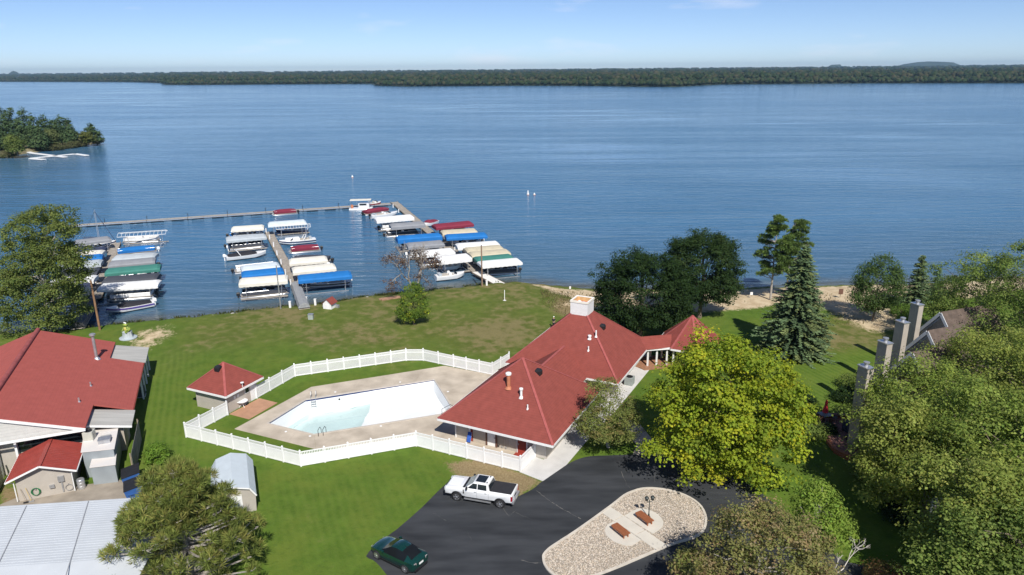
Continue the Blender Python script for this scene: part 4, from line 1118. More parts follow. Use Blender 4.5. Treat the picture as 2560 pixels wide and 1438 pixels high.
# two bins
def dumpster(px, py, rz, label, m_):
    p = at(px, py); t = thing('dumpster', label, 'dumpster', (p.x, p.y, .02), rz)
    MB().loft([[(-.95, -.55, .1), (.95, -.55, .1), (.95, .55, .1), (-.95, .55, .1)], [(-1, -.75, 1.1), (1, -.75, 1.1), (1, .75, 1.35), (-1, .75, 1.35)]]).build('body', m_, t)
    for s_ in (-.5, .5): MB().add([(s_ - .49, -.8, 1.13), (s_ + .49, -.8, 1.13), (s_ + .49, .78, 1.4), (s_ - .49, .78, 1.4), (s_ - .49, -.8, 1.17), (s_ + .49, -.8, 1.17), (s_ + .49, .78, 1.45), (s_ - .49, .78, 1.45)], [(3, 2, 1, 0), (4, 5, 6, 7), (0, 1, 5, 4), (1, 2, 6, 5), (2, 3, 7, 6), (3, 0, 4, 7)]).build('lid', M_BLACK, t)
    for s_ in (-1.05, 1.05): MB().box(s_, 0, .8, .1, 1.0, .12).build('lifting_bar', m_, t)
    for a, b_ in ((-.8, -.45), (.8, -.45), (.8, .45), (-.8, .45)): MB().lathe([(.08, -.03), (.08, .03)], 8, (a, b_, .08)).build('caster', M_BLACK, t)
M_BIN = mat('blue_bin_paint', (.03, .10, .30), .5, .15, 2)
dumpster(331, 1208, R(-62), 'blue dumpster with black lids, the one nearer the grey board screen', M_BIN)
dumpster(338, 1240, R(-62), 'blue dumpster half under the pine, the one nearer the white metal roof', M_BIN)

# ---- small shed with red ribbed metal roof ----------------------------
SO = world(RF, -18.3, 70.6); SF = (SO[0], SO[1], RF[2])
shed = thing('utility_shed', 'beige utility shed with bright red ribbed metal roof', 'shed', (SO[0], SO[1], 0), RF[2])
for sg in (-1, 1):
    ro = quadprism([(0, -2.65, 3.4), (sg * 2.75, -2.65, 2.35), (sg * 2.75, 2.6, 2.35), (0, 2.6, 3.4)], .06, M_REDMET, 'roof', shed)
    for i in range(17):
        y_ = -2.55 + i * .318
        MB().bar((sg * .1, y_, 3.39), (sg * 2.75, y_, 2.385), .05, .04).build('rib', M_REDMET, ro)
    for y_ in (-2.68,): MB().bar((0, y_, 3.33), (sg * 2.78, y_, 2.27), .05, .16).build('rake_board', M_WHITE, shed)
    MB().bar((sg * 2.78, -2.65, 2.25), (sg * 2.78, 2.6, 2.25), .08, .12).build('gutter', M_WHITE, shed)
MB().bar((0, -2.66, 3.43), (0, 2.62, 3.43), .35, .05).build('ridge_cap', M_REDMET, shed)
mb = MB(); mb.add([(-2.15, -2.15, 0), (2.15, -2.15, 0), (2.15, -2.15, 2.5), (0, -2.15, 3.3), (-2.15, -2.15, 2.5), (-2.15, 2.3, 0), (2.15, 2.3, 0), (2.15, 2.3, 2.5), (0, 2.3, 3.3), (-2.15, 2.3, 2.5)],
    [(0, 1, 2, 3, 4), (9, 8, 7, 6, 5), (0, 4, 9, 5), (1, 6, 7, 2)]); mb.build('wall', M_BEIGE, shed)
for x_ in (-2.25, 2.25): MB().tube([(x_ * 1.2, -2.6, 2.25), (x_, -2.28, 2.0), (x_, -2.28, .1)], .05, 6).build('downspout', M_WHITE, shed)
MB().box(1.35, -2.24, 1.55, .5, .16, .55).build('meter_box', M_STEEL, shed); MB().box(1.35, -2.2, .75, .12, .08, 1.1).build('conduit', M_STEEL, shed)
MB().box(.55, -2.24, .95, .4, .16, .28).build('electric_box', M_STEEL, shed)
# hose, cable loop and tools on its wall
def wall_thing(name, label, cat, x_, z_): return thing(name, label, cat, (*world(SF, x_, -2.2), z_), RF[2])
t = wall_thing('garden_hose', 'coiled green garden hose hung on the beige shed wall', 'hose', -.75, .75)
mb = MB(); mb.tube([((.32 + .05 * math.sin(k)) * math.cos(k * .42), -.06 - .004 * (k % 9), .36 * math.sin(k * .42)) for k in range(75)], .028, 5); mb.build('coil', mat('green_hose', (.02, .16, .06), .5, .1, 3), t, smooth=True)
MB().box(0, 0, .2, .1, .12, .1).build('hook', M_STEEL, t)
t = wall_thing('cable_loop', 'loop of grey cable hanging on the shed wall by the meter', 'cable', 1.85, .55)
mb = MB(); mb.tube([(.3 * math.cos(k * .4), -.05, .3 * math.sin(k * .4)) for k in range(32)], .022, 5); mb.build('coil', M_STEEL, t, smooth=True); MB().box(0, 0, .3, .06, .08, .06).build('hook', M_BLACK, t)
for x_, lab, mm in ((-1.75, 'push broom with dark head leaning on the shed wall', M_BLACK), (-1.35, 'yellow handled mop leaning on the shed wall', M_STEEL)):
    t = wall_thing('broom', lab, 'broom', x_, 0.02)
    MB().tube([(.2, -.45, .08), (-.1, -.1, 1.3)], .018, 6).build('handle', mat('yellow_handle', (.55, .38, .08), .6, .1, 2) if 'yellow' in lab else M_WOOD, t)
    MB().box(.22, -.47, .06, .42, .12, .12).build('head', mm, t)
struct(MB().prism([at2(x, y) for x, y in ((0, 1300), (0, 1262), (55, 1240), (195, 1215), (300, 1200), (345, 1228), (350, 1290))], -.05, .025).build('yard', mat('dirty_concrete', (.30, .26, .21), .95, .2, .8, bump=.2)))
# board wall at the far left edge
t = thing('yard_wall', 'beige board wall cut by the left edge beside the red roofed shed', 'wall', (*at2(12, 1225), 0), R(22))
for i in range(8): MB().box(-.5, -2.2 + i * .55, 1.0, .06, .53, 2.0).build('board', M_BEIGE, t)
MB().box(-.5, -.25, 2.03, .14, 4.5, .06).build('cap', M_GREYMET, t)
MB().box(-1.4, 0, 1.0, 1.6, .06, 2.0).build('return_wall', M_BEIGE, t)

# ---- building with white metal roof (bottom left) ---------------------
c0, c1 = Vector(at2(-60, 1270, 3.5)), Vector(at2(480, 1235, 3.5))
wa = math.atan2(c1.y - c0.y, c1.x - c0.x)
WF_ = (c1.x, c1.y, wa); Lw = (c1 - c0).length + 8
wb = thing('white_roofed_building', 'long low building under a ribbed white metal roof', 'building', (c1.x, c1.y, 0), wa)
M_WMET = mat('white_metal_roof', (.53, .56, .59), .5, .05, .5, spec=.35)
wr = MB().add([(-Lw, 0, 3.5), (0, 0, 3.5), (0, -9, 4.3), (-Lw, -9, 4.3), (-Lw, 0, 3.42), (0, 0, 3.42), (0, -9, 4.22), (-Lw, -9, 4.22)], [(3, 2, 1, 0), (4, 5, 6, 7), (0, 1, 5, 4), (1, 2, 6, 5), (2, 3, 7, 6), (3, 0, 4, 7)]).build('roof', M_WMET, wb)
MB().add([(-Lw, -9, 4.3), (0, -9, 4.3), (0, -18, 3.5), (-Lw, -18, 3.5), (-Lw, -9, 4.22), (0, -9, 4.22), (0, -18, 3.42), (-Lw, -18, 3.42)], [(3, 2, 1, 0), (4, 5, 6, 7), (0, 1, 5, 4), (1, 2, 6, 5), (2, 3, 7, 6), (3, 0, 4, 7)]).build('roof', M_WMET, wb)
for i in range(26):
    y_ = -.2 - i * .345
    MB().bar((-Lw, y_, 3.5 + .0889 * -y_ + .012), (0, y_, 3.5 + .0889 * -y_ + .004), .04, .02).build('rib', M_WMET, wr)
m_seam = mat('seam_dark', (.30, .31, .33), .6, .1, 2)
for (x0, y0), (x1, y1) in (((66, 1265), (-20, 1450)), ((221, 1253), (166, 1445))):
    a, b_ = Vector(local(WF_, at2(x0, y0, 3.55))), Vector(local(WF_, at2(x1, y1, 4.3)))
    MB().bar((a.x, a.y, 3.5 - .0889 * a.y + .035), (b_.x, b_.y, 3.5 - .0889 * b_.y + .035), .06, .03).build('seam', m_seam, wr)
MB().prism([(-Lw + .4, -17.6), (-.4, -17.6), (-.4, -.4), (-Lw + .4, -.4)], 0, 3.4).build('wall', M_BEIGE, wb)

# ---- gambrel garden shed ----------------------------------------------
GO = world(RF, -2.4, 61.7)
gs = thing('gambrel_shed', 'beige garden shed with pale blue gambrel metal roof beside the pine', 'shed', (GO[0], GO[1], 0), RF[2])
prof = [(-1.85, 1.65), (-1.35, 2.45), (0, 2.85), (1.35, 2.45), (1.85, 1.65)]
M_PALE = lined('pale_metal_roof', (.50, .56, .60), .12, .5, 'Y', .45, .05, .8)
for i in range(4):
    (x0, z0), (x1, z1) = prof[i], prof[i + 1]
    quadprism([(x0, -3.2, z0), (x1, -3.2, z1), (x1, 3.1, z1), (x0, 3.1, z0)], .05, M_PALE, 'roof', gs)
mb = MB(); pr_ = [(-1.7, 0), (1.7, 0)] + [(x * .96, z - .07) for x, z in prof[::-1]]
mb.loft([[(x, y, z) for x, z in pr_] for y in (-3.0, 2.95)]); mb.build('wall', M_BEIGE, gs)
for i in range(4):
    (x0, z0), (x1, z1) = prof[i], prof[i + 1]; MB().bar((x0, -3.22, z0 - .05), (x1, -3.22, z1 - .05), .04, .12).build('rake_board', M_WHITE, gs)
MB().box(0, -3.03, .95, 1.3, .04, 1.8).build('door', M_WHITE, gs)

# ---- townhouses among the trees (right) --------------------------------
TF = R(20.5)
def chimney_th(i, px, py, label):
    p = Vector(at2(px, py, 9.0)); return p
CH = [Vector(at2(2166, 913, 9)), Vector(at2(2214, 852, 9)), Vector(at2(2257, 801, 9)), Vector(at2(2294, 757, 9))]
M_BSH = lined('brown_shingles', (.115, .085, .07), .14, .4, 'Z', .95, .25, .8)
M_BLUEW = mat('white_trim_board', (.70, .72, .74), .6, .05, 2)
town = thing('townhouses', 'stepped row of grey sided townhouses with tall chimneys behind the right trees', 'building', (CH[0].x, CH[0].y, 0), TF)
TFm = (CH[0].x, CH[0].y, TF)
for i, c_ in enumerate(CH):
    s0, t0 = local(TFm, (c_.x, c_.y))
    ch = MB().box(s0, t0, 4.4, .8, 1.2, 8.8).build('chimney', M_GREYS, town)
    MB().box(s0, t0, 8.86, .94, 1.34, .1).build('cap', M_ALU, ch)
    MB().lathe([(.2, 8.9), (.2, 9.2), (.3, 9.22), (.3, 9.34), (.1, 9.4)], 12, (s0, t0, 0)).build('flue', M_STEEL, ch, smooth=True)
    # unit body: gable wall facing left beside the chimney, ridge running away to the right
    sw = s0 + 2.4; tr = t0 - 1.7; zr_, hs = 8.05, 3.4; ze = zr_ - hs * 1.25; L_u = 5.6 if i < 3 else 9
    mb = MB(); P2 = [(tr - hs, 0), (tr + hs, 0), (tr + hs, ze - .1), (tr, zr_ - .1), (tr - hs, ze - .1)]
    mb.loft([[(x, y, z) for y, z in P2] for x in (sw, sw + L_u)]); mb.build('wall', M_GREYS, town)
    for sg in (1, -1):
        quadprism([(sw - .35, tr + sg * (hs + .35), ze - .4), (sw + L_u, tr + sg * (hs + .35), ze - .4), (sw + L_u, tr, zr_ + .02), (sw - .35, tr, zr_ + .02)], .12, M_BSH, 'roof', town)
        MB().bar((sw - .37, tr + sg * (hs + .35), ze - .6), (sw - .37, tr, zr_ - .17), .06, .36).build('rake_board', M_BLUEW, town)
        MB().bar((sw - .02, tr + sg * (hs - .05), ze - .5), (sw - .02, tr, zr_ - .55), .05, .2).build('frieze_board', M_BLUEW, town)
    wn = MB().box(sw - .02, tr - 1.2, 5.4, .05, .8, .8).build('window', M_BLUEW, town); MB().box(sw - .05, tr - 1.2, 5.4, .03, .62, .62).build('pane', M_GLASS, wn)
    MB().prism([(s0 + .52, tr - 3.2), (sw - .01, tr - 3.2), (sw - .01, t0 + .9), (s0 + .52, t0 + .9)], 0, [3.0, 3.9, 3.9, 3.0]).build('bay_wall', M_GREYS, town)
    quadprism([(s0 + .3, tr - 3.4, 3.0), (sw - .02, tr - 3.4, 4.0), (sw - .02, t0 + 1.1, 4.0), (s0 + .3, t0 + 1.1, 3.0)], .1, M_BSH, 'bay_roof', town)
    for k in (-2.0,):
        wn = MB().box(s0 + .5, tr + k + .3, 1.6, .05, 1.1, 1.3).build('window', M_BLUEW, town); MB().box(s0 + .47, tr + k + .3, 1.6, .03, .9, 1.1).build('pane', M_GLASS, wn)
p = local(TFm, at2(2322, 1300)); MB().tube([(p[0], p[1], .1), (p[0], p[1], 3.2)], .06, 6).build('downspout', M_WHITE, town)
# front wing whose corner shows low between the trees
a, b_ = local(TFm, at2(2276, 1256)), local(TFm, at2(2322, 1298))
MB().prism([a, b_, (b_[0] + 6, b_[1] + 2.0), (a[0] + 6, a[1] + 3.0)], 0, 3.4).build('wall', M_GREYS, town)

# ---- patio of the townhouse ---------------------------------------------
pat = MB().prism([at2(x, y, .25) for x, y in ((2030, 1050), (2040, 1032), (2140, 1034), (2155, 1130), (2132, 1140), (2085, 1115), (2070, 1092), (2045, 1070))], -.05, .25).build('patio', mat('brick_paving', (.20, .10, .085), .9, .3, 5, bump=.4, bscale=20))
struct(pat)
def step_edge(pts, z, label_):
    t = thing('deck_edge', label_, 'deck', (*at2(*pts[0]), 0)); o_ = t.location
    for a, b_ in zip(pts[:-1], pts[1:]):
        a, b_ = at(*a, z), at(*b_, z)
        for k in range(3):
            off_ = Vector((-.12 + k * .14, .0, 0))
            MB().bar(a + off_ - o_ - Vector((0, 0, .05)), b_ + off_ - o_ - Vector((0, 0, .05)), .13, .06).build('plank', M_REDWOOD, t)
        MB().bar(a - o_ - Vector((.15, 0, .22)), b_ - o_ - Vector((.15, 0, .22)), .05, .3).build('riser', M_REDWOOD, t)
step_edge([(2026, 1036), (2140, 1040)], .75, 'red timber bench edge behind the brick patio')
step_edge([(2070, 1098), (2085, 1118), (2132, 1142)], .5, 'red timber step along the front of the brick patio')
step_edge([(2088, 1127), (2128, 1148)], .25, 'lower red timber step in front of the brick patio')
# parasol, table, chairs, grill
p = at(2062, 1040, .75)
t = thing('parasol', 'closed red parasol standing through the patio table', 'parasol', (p.x, p.y, .25))
MB().tube([(0, 0, 0), (0, 0, 2.5)], .025, 6).build('pole', M_BROWN, t)
mb = MB(); rings = []
for z, r_ in ((.95, .26), (1.1, .24), (1.6, .15), (1.95, .10), (2.0, .13), (2.15, .11), (2.45, .03)):
    rings.append([(r_ * (1 + .3 * (k % 2)) * math.cos(k * math.pi / 8), r_ * (1 + .3 * (k % 2)) * math.sin(k * math.pi / 8), z) for k in range(16)])
mb.loft(rings); mb.build('canopy', mat('red_canvas', (.60, .035, .05), .8, .1, 4), t, smooth=True)
t = thing('patio_table', 'dark square patio table under the closed red parasol', 'table', (p.x, p.y - .02, .25), R(15))
MB().box(0, 0, .72, 1.2, 1.2, .04).build('table_top', mat('slate_top', (.16, .18, .21), .4, .1, 3), t)
for a in (-.52, .52):
    for b_ in (-.52, .52): MB().box(a, b_, .35, .05, .05, .7).build('leg', M_BLACK, t)
def pchair(px, py, rz, label):
    p = at(px, py, .25); t = thing('patio_chair', label, 'chair', (p.x, p.y, .25), rz, 'dark chairs round the patio table')
    MB().box(0, 0, .43, .5, .5, .05).build('seat', M_BLACK, t)
    mb = MB().box(0, .25, .8, .5, .04, .55); mb.build('backrest', M_BROWN, t)
    for a in (-.22, .22):
        for b_ in (-.22, .22): MB().tube([(a, b_, 0), (a, b_, .43)], .02, 5).build('leg', M_BLACK, t)
        MB().box(a * 1.1, 0, .64, .04, .45, .03).build('armrest', M_BLACK, t)
pchair(2050, 1060, R(165), 'dark patio chair on the camera side left of the red parasol table')
pchair(2070, 1066, R(190), 'dark patio chair nearest the camera at the red parasol table')
pchair(2086, 1052, R(250), 'dark high backed patio chair right of the red parasol table')
p = at(2121, 1080, .25)
t = thing('grill', 'covered dark blue grill against the townhouse chimney wall', 'grill', (p.x, p.y, .25), R(-68))
MB().loft([[(-.6, -.3, .02), (.6, -.3, .02), (.6, .3, .02), (-.6, .3, .02)], [(-.62, -.32, .8), (.62, -.32, .8), (.62, .32, .8), (-.62, .32, .8)], [(-.4, -.28, 1.12), (.4, -.28, 1.12), (.4, .24, 1.15), (-.4, .24, 1.15)]]).build('cover', mat('navy_cover', (.03, .04, .07), .7, .2, 4), t, smooth=True)
for a in (-.5, .5): MB().lathe([(.1, -.03), (.1, .03)], 10, (a, -.33, .1)).build('wheel', M_BLACK, t)
p = at(2127, 1100, .25)
t = thing('storage_box', 'low black box on the brick patio beside the grill', 'box', (p.x, p.y, .25), R(20))
MB().box(0, 0, .25, .9, .55, .5).build('body', M_BLACK, t); MB().box(0, 0, .53, .96, .6, .06).build('lid', M_BLACK, t)
# ------------------------------------------------------------------ marina
ZA = lambda x, y: (x / 3.783, 480 + y / 3.783)
ZB = lambda x, y: (520 + x / 4.23, 480 + y / 4.23)
ZC = lambda x, y: (860 + x / 4.794, 460 + y / 4.794)
DZ = -.45     # pier deck level
FAB = {k: mat('canvas_' + k, c, .75, .10, .8, bump=.35, bscale=2.5) for k, c in dict(
    royal_blue=(.010, .15, .44), white=(.72, .72, .71), cream=(.68, .65, .57), beige=(.50, .45, .33), light_grey=(.40, .44, .47), mid_grey=(.24, .25, .27), charcoal=(.055, .06, .075),
    navy=(.035, .045, .09), black=(.02, .02, .026), green=(.045, .19, .155), maroon=(.20, .022, .045), pale_grey=(.52, .58, .62), tan=(.46, .42, .36)).items()}
M_HULL = mat('white_gelcoat', (.78, .78, .77), .25, .03, 1.5, spec=.5, coat=.3)
M_HULLN = mat('navy_gelcoat', (.03, .04, .10), .25, .05, 1.5, spec=.5, coat=.3)
M_HULLP = mat('purple_stripe', (.10, .05, .30), .3, .05, 1.5)
M_FLOORB = mat('boat_floor', (.32, .29, .25), .9, .15, 4)

def ends(out_px, in_px, z):
    a, b_ = at(*out_px, z), at(*in_px, z); c = (a + b_) / 2; d = b_ - a
    return c, math.atan2(d.y, d.x), d.length

def canopy_shape(L, W, ez=.5, rise=.5, val=.22, peak=.75):
    nst = max(8, int(L / .45)); rings = []
    for i in range(nst + 1):
        x = -L / 2 + L * i / nst
        e = min(i, nst - i); k = [.35, 1.0, 1.0][e] if e < 3 else 1.0
        sc = -.06 if i % 2 else .0
        wv = W / 2 * (.96 if e == 0 else 1)
        ring = []
        for j, (y, zf) in enumerate(((-1, None), (-1, 0), (-.86, .45), (-.42, .88), (0, 1.0), (.42, .88), (.86, .45), (1, 0), (1, None))):
            z = -rise + rise * k * zf if zf is not None else -rise - val + sc
            ring.append((x, y * wv, z))
        rings.append(ring)
    return rings

def lift(out_px, in_px, colour, label, W=3.8, zt=2.2, frame_only=False, rise=.55, val=.42, cover_low=True):
    c, rz, L = ends(out_px, in_px, zt - .25)
    t = thing('canopy_lift', label, 'boat lift', (c.x, c.y, WZ), rz, 'canopied boat lifts in the marina')
    h = zt - WZ
    if not frame_only:
        mb = MB(); rg = canopy_shape(L, W, rise=rise, val=val)
        mb.loft([[(x, y, z + h) for x, y, z in r_] for r_ in rg], cap=False, closed=False)
        for r_ in (rg[0], rg[-1]): mb.add([(x, y, z + h) for x, y, z in r_], [list(range(len(r_)))])
        mb.build('canopy', FAB[colour], t, fixn=False)
    else:
        n_ = 12
        for y in (-W / 2, W / 2, 0): MB().bar((-L / 2, y, h - (.05 if y == 0 else .6)), (L / 2, y, h - (.05 if y == 0 else .6)), .09, .09).build('rail', M_WHITE, t)
        for i in range(n_ + 1):
            x = -L / 2 + L * i / n_; MB().tube([(x, -W / 2, h - .6), (x, -W / 4, h - .2), (x, 0, h - .05), (x, W / 4, h - .2), (x, W / 2, h - .6)], .035, 5).build('bow', M_WHITE, t)
    for sx in (-.36, .36):
        for sy in (-1, 1):
            MB().bar((L * sx, sy * (W / 2 - .08), -1.1), (L * sx, sy * (W / 2 - .08), h - rise - .05), .09, .09).build('post', M_ALU, t)
        MB().bar((L * sx, -W / 2, .25), (L * sx, W / 2, .25), .1, .12).build('cradle_beam', M_ALU, t)
    MB().box(0, -W / 2 - .38, .42, L * .96, .6, .1).build('side_walk', M_GREYWOOD, t)
    for sx in (-.4, 0, .4): MB().bar((L * sx, -W / 2 - .38, -1), (L * sx, -W / 2 - .38, .4), .07).build('walk_leg', M_ALU, t)
    for sy in (-1, 1):
        MB().bar((-L * .42, sy * (W / 2 - .08), .12), (L * .42, sy * (W / 2 - .08), .12), .12, .16).build('frame_rail', M_ALU, t)
        MB().bar((-L * .45, sy * (W / 2 - .1), h - rise - .05), (L * .45, sy * (W / 2 - .1), h - rise - .05), .06, .06).build('canopy_rail', M_ALU, t)
    return t

BOATS = []
def outboard(t, x, m_, z=.35):
    o = MB(); o.loft([[(x - .28 + a * .30 * k, b_ * .2 * k, z + zz) for a, b_ in ((-1, -1), (1, -1), (1, 1), (-1, 1))] for zz, k in ((.25, .8), (.35, 1.0), (.75, 1.0), (.9, .6))])
    ob = o.build('outboard_motor', m_, t)
    MB().loft([[(x - .28 + a * .1, b_ * .06, z + zz) for a, b_ in ((-1, -1), (1, -1), (1, 1), (-1, 1))] for zz in (.28, -.75)]).build('leg', m_, ob)
    MB().box(x - .05, 0, z + .35, .3, .25, .2).build('bracket', M_STEEL, ob)

def pontoon(c, rz, label, L=6.8, side='white', cover=None, motor=None, bimini=None, z=WZ, W=2.5, group='boats in the marina'):
    t = thing('pontoon_boat', label, 'boat', (c.x, c.y, z), rz, group)
    for sy in (-1, 1):
        prof = [(-L / 2, .26), (-L / 2 + .05, .30), (L / 2 - 1.0, .30), (L / 2 - .35, .22), (L / 2, .05)]
        MB().tube([(x, sy * (W / 2 - .35), .12 + (.12 if x > L / 2 - .5 else 0)) for x, _ in prof], [r_ for _, r_ in prof], 10).build('pontoon', M_ALU, t, smooth=True)
    MB().box(-.1, 0, .48, L - .5, W, .1).build('deck', M_FLOORB, t)
    sm = FAB[side] if side in FAB else M_HULL
    mb = MB(); Lf = L - 1.0
    for sy in (-1, 1): mb.box(-.1, sy * (W / 2 - .06), .88, Lf, .04, .62)
    for sx in (-1, 1): mb.box(-.1 + sx * Lf / 2, 0, .88, .04, W - .2, .62)
    mb.build('side_panel', sm, t)
    mb = MB()
    for sy in (-1, 1): mb.tube([(-.1 - Lf / 2, sy * (W / 2 - .06), 1.22), (-.1 + Lf / 2, sy * (W / 2 - .06), 1.22)], .035, 6)
    mb.build('top_rail', M_ALU, t)
    if cover:
        rings = []
        for i in range(9):
            k = i / 8; x = -.1 - Lf / 2 - .05 + (Lf + .1) * k; hh = .38 * min(1, 4 * min(k, 1 - k) + .1)
            rings.append([(x, y * (W / 2 + .02), zz + 1.02) for y, zz in ((-1, -.15), (-1, .2), (-.6, .2 + hh * .7), (0, .2 + hh), (.6, .2 + hh * .7), (1, .2), (1, -.15))])
        mb = MB(); mb.loft(rings, cap=False, closed=False)
        for r_ in (rings[0], rings[-1]): mb.add(r_, [list(range(7))])
        mb.build('cover', FAB[cover], t, smooth=True, fixn=False)
    else:
        for sx, sy in ((.32, .33), (.32, -.33), (-.3, .33), (-.3, -.3)):
            MB().box(L * sx, W * sy, .72, L * .22, .6, .4).build('seat', M_HULL if side != 'white' else FAB['tan'], t)
        MB().box(0, -.55, .95, .5, .7, .8).build('console', M_HULL, t)
    if bimini:
        rings = [[(x, y * (W / 2 - .1), 2.5 + zz + (-.1 if abs(x) > 1.2 else 0)) for y, zz in ((-1, -.12), (-.5, .03), (0, .08), (.5, .03), (1, -.12))] for x in (-1.5, -.9, 0, .9, 1.5)]
        mb = MB(); mb.loft(rings, cap=False, closed=False); mb.build('bimini_top', FAB[bimini], t, smooth=True, fixn=False)
        for sx in (-1.2, 1.2):
            for sy in (-1, 1): MB().bar((sx * .3, sy * (W / 2 - .08), 1.2), (sx, sy * (W / 2 - .1), 2.42), .03).build('bimini_strut', M_ALU, t)
    if motor: outboard(t, -L / 2 - .05, motor, .15)
    return t

def runabout(c, rz, label, L=6.4, W=2.4, hull=None, stripe=None, cover=None, motor=None, z=WZ, arch=False, cabin=False, group='boats in the marina', name='motor_boat'):
    hull = hull or M_HULL
    t = thing(name, label, 'boat', (c.x, c.y, z), rz, group)
    st = [(-.5, .88, .95), (-.3, .96, .93), (0, 1.0, .95), (.2, .94, 1.0), (.34, .74, 1.07), (.44, .42, 1.13), (.5, .05, 1.2)]
    rings = []; deck_r = []
    for k, wf, sh in st:
        w_ = W / 2 * wf; ch = .25 + max(0, k - .2) * 1.3; ke = -.2 + max(0, k - .2) * 2.2
        rings.append([(L * k, w_, sh), (L * k, w_ * .96, (sh + ch) / 2 + .1), (L * k, w_ * .82, ch), (L * k, 0, ke), (L * k, -w_ * .82, ch), (L * k, -w_ * .96, (sh + ch) / 2 + .1), (L * k, -w_, sh)])
        deck_r.append([(L * k, w_, sh), (L * k, w_ * .7, sh + .06), (L * k, 0, sh + .1), (L * k, -w_ * .7, sh + .06), (L * k, -w_, sh)])
    mb = MB(); mb.loft(rings, cap=False, closed=False); mb.add(rings[0], [list(range(7))]); mb.build('hull', hull, t, smooth=True, fixn=False)
    MB().loft(deck_r, cap=False, closed=False).build('deck', M_HULL, t, smooth=True, fixn=False)
    if stripe:
        for sg in (1, -1):
            mb = MB(); mb.loft([[(L * k, sg * (W / 2 * wf * .985 + .03), sh - .12), (L * k, sg * (W / 2 * wf * .96 + .02), sh - .36)] for k, wf, sh in st], cap=False, closed=False); mb.build('stripe', stripe, t, fixn=False)
    if cover:
        rr = []
        for k, hk in ((-.46, .0), (-.4, .25), (-.2, .38), (0, .55), (.08, .62), (.16, .35), (.26, .06)):
            w_ = W / 2 * np.interp(k, [s_[0] for s_ in st], [s_[1] for s_ in st]) * .99; sh = np.interp(k, [s_[0] for s_ in st], [s_[2] for s_ in st])
            rr.append([(L * k, w_, sh - .02), (L * k, w_ * .7, sh + hk * .7 + .07), (L * k, 0, sh + hk + .11), (L * k, -w_ * .7, sh + hk * .7 + .07), (L * k, -w_, sh - .02)])
        MB().loft(rr, cap=False, closed=False).build('cover', FAB[cover], t, smooth=True, fixn=False)
    else:
        MB().box(-.12 * L, 0, 1.02, L * .46, W * .72, .12).build('cockpit_floor', FAB['tan'], t)
        for sy in (-.25, .25): MB().box(-.02 * L, W * sy, 1.22, .5, .5, .5).build('seat', M_HULL, t)
        MB().box(-.36 * L, 0, 1.2, .6, W * .7, .35).build('rear_seat', FAB['light_grey'], t)
    ws = MB(); ws.add([(L * .20, -W * .36, 1.08), (L * .26, 0, 1.1), (L * .20, W * .36, 1.08), (L * .12, -W * .34, 1.55), (L * .17, 0, 1.58), (L * .12, W * .34, 1.55)], [(0, 1, 4, 3), (1, 2, 5, 4)])
    if not cover: ws.build('windshield', M_GLASS, t, fixn=False)
    if cabin:
        MB().loft([[(L * x, y * W * .36 * k, zz) for x, y in ((-.05, -1), (.33, -.5), (.33, .5), (-.05, 1))] for zz, k in ((1.0, 1.0), (1.5, .85), (1.6, .7))]).build('cabin', M_HULL, t)
    if arch:
        MB().tube([(-.15 * L, -W * .46, 1.0), (-.22 * L, -W * .42, 1.9), (-.24 * L, 0, 2.05), (-.22 * L, W * .42, 1.9), (-.15 * L, W * .46, 1.0)], .09, 6).build('arch', M_HULL, t, smooth=True)
    if motor: outboard(t, -L / 2 + .02, motor, .55)
    return t

# ---- piers
def pier(name, label, p0, p1, width=1.7, z=DZ, piles=True, m=M_GREYWOOD, seg=3.0, floats=False):
    a, b_ = at(*p0, z), at(*p1, z); d = b_ - a; L = d.length; rz = math.atan2(d.y, d.x)
    t = thing(name, label, 'dock', (a.x, a.y, 0), rz)
    n_ = max(1, round(L / seg))
    for i in range(n_):
        x0, x1 = L * i / n_ + .02, L * (i + 1) / n_ - .02
        MB().box((x0 + x1) / 2, 0, z - .06, x1 - x0, width, .1).build('deck_section', m, t)
        for sy in (-1, 1): MB().box((x0 + x1) / 2, sy * (width / 2 + .04), z - .1, x1 - x0, .07, .26).build('edge_board', M_ALU if floats else M_WOOD, t)
        if floats: MB().box((x0 + x1) / 2, 0, WZ + .12, (x1 - x0) * .6, width * .8, .7).build('float', M_BLACK, t)
        if piles and i % 2 == 0:
            for sy in (-1, 1): MB().tube([(x0, sy * (width / 2 + .02), WZ - 1.0), (x0, sy * (width / 2 + .02), z + (1.1 if floats and sy > 0 else .25))], .07, 6).build('pile', M_BLACK if floats else M_WOOD, t)
    return t
pier('breakwater_dock', 'long floating breakwater dock closing off the marina', (150, 566), ZC(560, 235), 2.0, floats=True, seg=5.0)
PIER = {'left': (ZA(1100, 480), ZA(905, 1010)), 'middle': (ZB(640, 420), ZB(940, 985)), 'right': (ZC(600, 215), ZC(1600, 1050))}
pier('pier', 'left wooden pier between the green and dark canopies', *PIER['left'])
pier('pier', 'middle wooden pier lined with white power posts', *PIER['middle'])
pier('pier', 'right wooden pier running out to the breakwater dock', *PIER['right'], width=2.0)
pier('gangway', 'narrow white gangway from the right pier to the lawn', ZC(1590, 1050), ZC(1890, 1208), 1.9, -.15, piles=False, m=mat('white_gangway', (.74, .72, .68), .8, .06, 2), seg=30)
